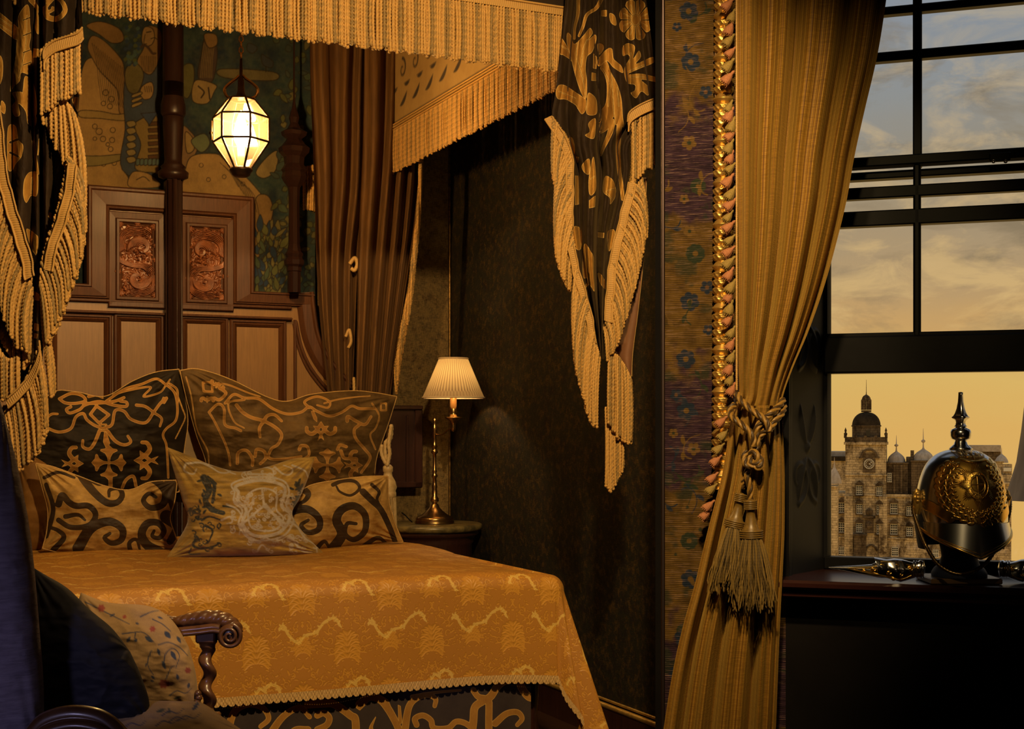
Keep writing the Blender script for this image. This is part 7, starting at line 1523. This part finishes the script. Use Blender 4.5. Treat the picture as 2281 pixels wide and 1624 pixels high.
# peak with gilt edge
fi = np.linspace(-1.45, 1.45, 90); tt_ = np.linspace(0, 1, 26); Fi, Tt = np.meshgrid(fi, tt_)
zt, zb = hz(1160), hz(1172+60*np.clip(1-np.abs(Fi)/1.40, 0, 1)**1.05)
R0 = skull_r(hz(1162))*(1.0+.02); Rz = R0*(1+.10*Tt*np.clip(np.cos(Fi*1.05), 0, 1)); Zp = zt+(zb-zt)*Tt
peak = np.stack([hx(2140)+Rz*np.sin(Fi), HD-1.12*Rz*np.cos(Fi)*(1+.05*Tt), Zp], -1)
g = Geo(); g.grid(peak); g.grid(peak*np.array([1, 1, 1])+np.array([0, .002, 0]), flip=True); build(g, 'peak', m_silver, hel)
g = Geo(); g.tube(peak[-1], .0042, 10); g.tube(peak[-4]+[0, -.001, 0], .0012, 6); build(g, 'peak_edge', m_gilt2, hel)
g = Geo(); fb = np.linspace(1.3, 2*np.pi-1.3, 60); Rb = R0*1.0
nk = np.stack([np.stack([hx(2140)+Rb*(1-.10*t_)*np.sin(fb), HD-1.12*Rb*(1-.02*t_)*np.cos(fb), hz(1160)-0*fb-(hz(1160)-hz(1222))*t_], -1) for t_ in np.linspace(0, 1, 10)])
g.grid(nk); build(g, 'neck_guard', M('dark_blue_cloth', (.010, .022, .085), (.006, .012, .05), rough=.7, sheen=.4, nscale=20), hel)
g = Geo()
q = cat_rom([(2036, 1105), (2034, 1135), (2046, 1175), (2062, 1215), (2085, 1252), (2112, 1272), (2140, 1279), (2170, 1272), (2198, 1252), (2220, 1220), (2238, 1180), (2249, 1140), (2250, 1110)], 8)
dd = np.interp(np.linspace(0, 1, len(q)), [0, .25, .5, .75, 1], [0.02, -.09, -.13, -.09, .02]); g.cord(P(q[:, 0], q[:, 1], HD+dd), .0058, 3, .02, 9, (0, .6)); 
build(g, 'chin_chain', M('aged_gilt_chain', (.42, .28, .12), (.20, .13, .06), rough=.35, metal=1, nscale=200), hel)
for px in (2042, 2240):
    g = Geo(); c0 = P(px, 1108, HD-.01)
    for k in range(8): q = k*math.pi/4; g.ball(c0+np.array([0, -.012*math.cos(q)*1.0, .014*math.sin(q)]), .0075, 8)
    g.ball(c0+np.array([(-.006 if px < 2100 else .006), -.004, 0]), .010, 10); g.lathe([(.004, -.05), (.010, -.03), (.013, 0), (.010, .018), (.003, .026)], c0, 10, flutes=5, fdep=.2); build(g, 'rosette', m_gilt, hel)
st = thing('helmet_stand', (hx(2138), HD, SILL), 'dark blue covered stand on a wooden block carrying the helmet', 'stand')
g = Geo(); g.lathe([(60*kh, hz(1284)), (60*kh, hz(1276)), (54*kh, hz(1266)), (44*kh, hz(1258)), (38*kh, hz(1240)), (40*kh, hz(1225)), (46*kh, hz(1200)), (50*kh, hz(1170)), (.01, hz(1150))], (hx(2139), HD+.01, 0), 40)
build(g, 'pedestal', M('navy_velvet', (.008, .014, .05), (.005, .008, .03), rough=.7, sheen=.5, nscale=20), st)
zb_ = hz(1285); g = Geo(); g.box(hx(2062), hx(2219), HD-.055, HD+.10, SILL+.001, zb_, None, .003); build(g, 'block', Mwood('worn_wood_block', (.10, .055, .025), (.17, .10, .045), rough=.5, stretch=(2, 20, 20)), st, False)
# ---------------------------------------------------------------- spearhead shaped ornaments lying either side
def spear(flipx, x_off, label):
    D = 3.98; f = (lambda px: px) if not flipx else (lambda px: 2*2142-px+x_off)
    k = D/F; rootp = P(f(1950), 1270, D); rt = thing('spearhead_ornament', (rootp[0], rootp[1], SILL), label, 'ornament')
    up = [(1846, 1263), (1880, 1261), (1915, 1259), (1942, 1257), (1952, 1252), (1946, 1241), (1958, 1243), (1975, 1246), (1992, 1244), (2010, 1246), (2030, 1252), (2040, 1253), (2050, 1247), (2058, 1252), (2061, 1262)]
    lo = [(1846, 1266), (1880, 1271), (1915, 1279), (1942, 1284), (1955, 1287), (1965, 1288), (1978, 1288), (1990, 1292), (2006, 1297), (2018, 1294), (2030, 1290), (2040, 1286), (2050, 1287), (2058, 1284), (2061, 1272)]
    n_ = 160; q = np.linspace(0, 1, n_); up = np.array(up, float); lo = np.array(lo, float); i_ = np.linspace(0, 1, len(up))
    U = np.stack([np.interp(q, i_, up[:, 0]), np.interp(q, i_, up[:, 1])], 1); Lw = np.stack([np.interp(q, i_, lo[:, 0]), np.interp(q, i_, lo[:, 1])], 1)
    m__ = 28; thv = np.linspace(0, 2*np.pi, m__, endpoint=False); cxv = (U+Lw)/2; hv = (Lw[:, 1]-U[:, 1])/2
    hgt_ = np.abs(fbm(q*30, q*0, 5))*.0
    Pt = []
    for i in range(n_):
        w_r = hv[i]; th = thv; amp = 1+.0*th
        bump_ = .12*abs(math.sin(q[i]*26))*(q[i] > .12)+.0
        xx_ = cxv[i, 0]+(U[i, 0]-Lw[i, 0])/2*np.cos(th); yy_ = cxv[i, 1]-w_r*np.cos(th); dd = w_r*k*(.75+bump_*np.abs(np.sin(3*th)))*np.sin(th)
        Pt.append(P(f(xx_), yy_, D-dd))
    Pt = np.array(Pt); g = Geo(); g.grid(Pt, wrap=True, flip=flipx); build(g, 'silver_blade', m_silver, rt)
    g = Geo()                                                   # gilt scrolls applied on the face
    for sx, sy, r_, a0 in ((1945, 1268, 6, 0), (1965, 1262, 7, 120), (1980, 1275, 8, 240), (1998, 1262, 8, 60), (2006, 1280, 8, 180), (1990, 1288, 5, 20), (1925, 1271, 4, 90), (1905, 1269, 3, 0), (2028, 1268, 7, 200), (2044, 1266, 6, 90)):
        t_ = np.linspace(0, 1, 22); a = math.radians(a0)+t_*7.5; rr = r_*(1-.85*t_); g.tube(P(f(sx+rr*np.cos(a)), sy+rr*np.sin(a)*.9, D-.019*np.clip(r_/7, .4, 1)-.004*t_), np.linspace(.0030, .0016, 22)*r_/7+.0006, 7)
        g.ball(P(f(sx), sy, D-.021*min(1, r_/7)), .0032*r_/7+.001, 8)
    q2 = cat_rom([(1890, 1266), (1920, 1264), (1950, 1262), (1962, 1252), (1990, 1252), (2020, 1258), (2040, 1262)]); g.tube(P(f(q2[:, 0]), q2[:, 1], D-.017), .0022, 7)
    q2 = cat_rom([(1890, 1267), (1930, 1276), (1960, 1281), (1990, 1290), (2010, 1290), (2030, 1282)]); g.tube(P(f(q2[:, 0]), q2[:, 1], D-.016), .0022, 7)
    build(g, 'gilt_scrollwork', m_gilt2, rt)
    g = Geo(); 
    for xb in (2036, 2042, 2056): 
        a = np.linspace(0, 2*np.pi, 20); g.tube(P(f(xb+0*a), 1268+18*np.cos(a), D-18*k*.8*np.sin(a)), .0028, 6, cap=False)
    build(g, 'collar', m_silver, rt)
spear(False, 0, 'silver and gilt spearhead ornament lying on the sill left of the helmet')
spear(True, 0, 'silver and gilt spearhead ornament cut by the right edge of the photo')
# ================================================================ carved armchair in the dark foreground, seen from its side
DC = 3.30; kc = DC/F
ch = thing('carved_armchair', (float(P(250, 1600, DC)[0]), 2.95, 0), 'carved dark oak armchair with floral upholstery in the shadowed foreground', 'armchair')
def PD(D): return lambda px, b: D+b
m_floral = None
cvf = Cv(90, 1330, 640, 1900, 1.0); cvf.rgb = np.zeros((cvf.ny, cvf.nx, 3)); yy = cvf.y0+np.arange(cvf.ny)[:, None]; xx = cvf.x0+np.arange(cvf.nx)[None]
cvf.rgb[:] = np.array([.30, .19, .09])*(1+.25*fbm(xx/50, yy/50, 2)[..., None])
K6 = lambda x, y: (np.asarray(x)/3.679, 1200+np.asarray(y)/3.679); cvf.T = K6
FB, FG, FR = (.035, .045, .085), (.07, .07, .05), (.22, .05, .04)
def fl(p, c, w0=4, w1=2): cvf.begin(); cvf.stroke(p, w0, w1); cvf.paint(c)
def flf(x, y, a, ln, w, c, bend=.5): cvf.begin(); q = K6(x, y); cvf.leaf(float(q[0]), float(q[1]), a, ln, w, bend) if False else cvf.poly([(x, y), (x+ln*1.6*math.cos(math.radians(a))-w*1.5*math.sin(math.radians(a)), y+ln*1.6*math.sin(math.radians(a))+w*1.5*math.cos(math.radians(a))), (x+ln*3.6*math.cos(math.radians(a)), y+ln*3.6*math.sin(math.radians(a))), (x+ln*1.6*math.cos(math.radians(a))+w*1.5*math.sin(math.radians(a)), y+ln*1.6*math.sin(math.radians(a))-w*1.5*math.cos(math.radians(a)))], smooth=True); cvf.paint(c)
for p in ([(1000, 780), (1080, 770), (1160, 765), (1220, 800), (1260, 850)], [(1110, 770), (1105, 820)], [(1240, 920), (1210, 1000), (1220, 1060), (1260, 1120)], [(1340, 1020), (1360, 940), (1420, 900), (1470, 960), (1440, 1060)], [(1300, 870), (1380, 850), (1470, 890), (1540, 960)], [(1250, 660), (1330, 700), (1400, 760)], [(1150, 640), (1240, 600), (1300, 590)], [(1360, 1150), (1400, 1060), (1430, 1040)], [(700, 520), (900, 620), (1060, 700)]): fl(p, FB, 3, 1.6)
for x, y, a, ln, w in ((1040, 850, -60, 22, 9), (1110, 850, -80, 14, 10), (1190, 800, 40, 30, 12), (1350, 760, 50, 30, 14), (1450, 800, 60, 26, 9), (1290, 900, 70, 26, 9), (1330, 1000, 70, 30, 10), (1400, 920, 60, 34, 12), (1200, 1020, 100, 12, 6), (1240, 1120, 50, 18, 7), (1450, 1110, 80, 20, 9), (1230, 1160, 20, 14, 6), (1550, 1180, 100, 20, 8), (900, 640, -30, 20, 6), (1110, 690, 20, 12, 6), (1290, 640, 20, 20, 6)): flf(x, y, a, ln*.7, w, FB)
for x, y, r in ((1340, 1190, 60), (1250, 740, 40), (830, 570, 50), (1540, 1080, 40), (1370, 1190, 40), (1020, 640, 26)):
    for k in range(6): a = k*60; flf(x, y, a, r/5.2, r/5.5, FR)
for k in range(60):
    x, y = rng.uniform(300, 2300), rng.uniform(1250, 2400)
    flf(x, y, rng.uniform(0, 360), rng.uniform(10, 24), rng.uniform(6, 12), [FB, FG, FR][k % 3])
for k in range(20): x, y = rng.uniform(400, 2200), rng.uniform(1200, 1600); fl([(x, y), (x+60, y-40), (x+130, y-20), (x+180, y-60)], FB, 3, 1.4)
cvf.T = None
m_fl = MPaint('floral_linen', rough=.85, dull=.2, bump=.3, wscale=400)
cushion('seat_cushion', None, [(95, 1560), (108, 1512), (180, 1520), (300, 1556), (400, 1562), (450, 1566), (500, 1600), (560, 1640)], [(560, 1640), (600, 1700), (620, 1780)], [(90, 1790), (350, 1800), (620, 1780)], [(95, 1560), (85, 1680), (90, 1790)], PD(3.10), .10, m_fl, cvf, 120, seed=3, wr=.5, parent=ch)
# back cushions standing in the chair
cushion('floral_cushion', 'cream floral cushion standing in the armchair beside its carved arm', [(180, 1320), (240, 1342), (320, 1348), (360, 1362), (392, 1392), (420, 1440)], [(420, 1440), (436, 1500), (440, 1560), (430, 1600)], [(120, 1600), (300, 1600), (430, 1600)], [(180, 1320), (140, 1450), (120, 1600)], PD(3.26), .08, m_fl, cvf, 120, seed=9, wr=.4)
m_navy = M('dark_blue_black_velvet', (.010, .010, .017), (.018, .017, .026), rough=.8, sheen=.5, nscale=8, bump=.2, bscale=60)
cushion('dark_cushion', 'dark blue black velvet cushion leaning on the chair back in the foreground', [(70, 1262), (100, 1280), (150, 1310), (200, 1358), (250, 1400), (290, 1452)], [(290, 1452), (312, 1500), (332, 1560), (330, 1600)], [(70, 1640), (200, 1640), (330, 1600)], [(70, 1262), (60, 1450), (70, 1640)], PD(3.06), .09, m_navy, None, 110, seed=12, wr=.5)
# tall upholstered back at the left edge
m_bv = M('dusky_violet_upholstery', (.20, .165, .20), (.13, .105, .135), rough=.8, sheen=.6, nscale=7, stretch=(2, 2, 14), bump=.6, bscale=14, bdist=.006)
o = cushion('back_rest', None, [(-190, 880), (-100, 850), (-40, 850), (-2, 885)], [(-2, 885), (30, 1000), (60, 1140), (76, 1260), (88, 1400), (97, 1520), (98, 1640), (98, 1760)], [(-180, 1780), (0, 1780), (98, 1760)], [(-190, 880), (-190, 1300), (-180, 1780)], PD(2.9), .11, m_bv, None, 130, seed=14, wr=.35, pw=.45, parent=ch)
# far arm: carved leaf arm rest ending in a scroll, on a barley twist support
KA = lambda p: np.array([(x/3.679, 1200+y/3.679) for x, y in p])
cl = cat_rom(KA([(1330, 650), (1440, 690), (1560, 680), (1700, 668), (1830, 690), (1900, 740), (1920, 790)]), 12); n_ = len(cl)
rad = np.interp(np.linspace(0, 1, n_), [0, .3, .6, .85, 1], [10, 18, 24, 23, 20]); tt_ = np.linspace(0, 1, n_)
tg = np.gradient(cl, axis=0); tg /= np.linalg.norm(tg, axis=1)[:, None]; nr = np.stack([tg[:, 1], -tg[:, 0]], 1); th = np.linspace(0, 2*np.pi, 36, endpoint=False)
leafy = np.abs(np.sin(tt_[:, None]*34+np.abs(th[None]-np.pi/2)*2.2))**.6*np.clip(np.sin(th)[None]+.55, 0, 1)*.16
rr = rad[:, None]*(.90+leafy-.0); off = (rr*np.sin(th)[None])
Pt = P(cl[:, 0][:, None]+nr[:, 0][:, None]*off, cl[:, 1][:, None]+nr[:, 1][:, None]*off, DC-rr*kc*1.1*np.cos(th)[None])
m_arm2 = M('carved_oak_arm', (.075, .030, .012), (.12, .052, .022), rough=.36, nscale=30, coat=.3)
g = Geo(); g.grid(Pt, wrap=True); build(g, 'arm_rest', m_arm2, ch)
g = Geo(); sx_, sy_ = KA([(1880, 800)])[0]
for dpt in (-.042, .042):
    t_ = np.linspace(0, 1, 60); a = -1.2+t_*13; r = 27*(1-.86*t_); g.tube(P(sx_+r*np.cos(a), sy_+r*np.sin(a), DC+dpt-.004*t_), np.linspace(.0055, .003, 60), 8)
th_ = np.arange(40)/40*2*np.pi; R_s = 27
for d0, d1 in ((-.040, .040),):
    Pt = np.stack([P(sx_+f*R_s*np.cos(th_), sy_+f*R_s*np.sin(th_), DC+d) for f, d in ((.02, -.040), (.80, -.040), (.97, -.034), (1.0, -.028), (.95, -.018), (1.0, -.008), (1.0, .008), (.95, .018), (1, .028), (.97, .034), (.8, .04), (.02, .04))]); g.grid(Pt, wrap=True)
build(g, 'arm_scroll', m_arm2, ch)
g = Geo(); q = KA([(1400, 795), (1500, 782), (1620, 770), (1740, 755), (1800, 762)]); q = cat_rom(q); g.tube(P(q[:, 0], q[:, 1], DC-.035), .006, 8); g.tube(P(q[:, 0], q[:, 1]-8, DC-.03), .009, 8); g.tube(P(q[:, 0], q[:, 1], DC+.035), .006, 8); build(g, 'arm_moulding', m_arm2, ch)
# barley twist post
yb = np.linspace(1422, 1590, 240); cxp = 462; g = Geo(); th = np.linspace(0, 2*np.pi, 30, endpoint=False)
phs = (yb-1440)/ (60.0)*2*np.pi; amp = np.where((yb > 1446) & (yb < 1582), 1, 0); amp = np.convolve(np.pad(amp, 6, 'edge'), np.ones(13)/13, 'valid')
Rb_ = 17.5-2.5*amp+5*np.exp(-((yb-1428)/6)**2)+3*np.exp(-((yb-1590)/6)**2)
Xc = cxp+6.0*amp*np.cos(phs); Dc = DC+6.0*kc*amp*np.sin(phs)
Pt = P(Xc[:, None]+Rb_[:, None]*np.cos(th)[None], yb[:, None]+0*th[None], Dc[:, None]-Rb_[:, None]*kc*np.sin(th)[None]); g.grid(Pt, wrap=True); 
build(g, 'arm_post', m_arm2, ch)
g = Geo(); a_ = P(cxp, 1418, DC); g.box(a_[0]-.024, a_[0]+.024, DC-.026, DC+.026, float(P(0, 1430, DC)[2]), float(P(0, 1404, DC)[2]), None, .004); g.box(a_[0]-.028, a_[0]+.028, DC-.03, DC+.03, .0, float(P(0, 1590, DC)[2]), None, .004); build(g, 'leg', m_arm2, ch, False)
g = Geo(); a_ = P(438, 1560, DC-.05); 
for k in range(5): g.ball(P(441+2*math.sin(k*2), 1545+k*9, DC-.06), .009, 8)
build(g, 'carved_boss', m_arm2, ch)
# near arm, cut by the bottom edge
q = cat_rom([(70, 1640), (100, 1608), (150, 1592), (200, 1594), (240, 1610), (280, 1650)], 10); g = Geo(); 
for k_, (o_, r_) in enumerate(((0, .018), (9, .012), (17, .010), (26, .012))): g.tube(P(q[:, 0], q[:, 1]+o_, 2.62-.006*k_), r_, 10)
build(g, 'arm_rest', m_arm2, ch)
g = Geo(); g.box(-.05, .05, 0, .05, 0, .36, lambda x, y, z: np.stack([float(P(170, 0, 2.66)[0])+x, 2.64+y, z], -1), .01); build(g, 'leg', m_arm2, ch, False)
g = Geo(); x0 = float(P(60, 0, 3.0)[0]); x1 = float(P(470, 0, 3.0)[0]); g.box(x0, x1, 2.68, 3.3, .30, .42, None, .01); build(g, 'seat_rail', m_arm2, ch, False)
for px, D in ((60, 3.28), (40, 2.72)): g = Geo(); xx_ = float(P(px, 0, D)[0]); g.box(xx_-.03, xx_+.03, D-.03, D+.03, 0, .40, None, .006); build(g, 'leg', m_arm2, ch, False)
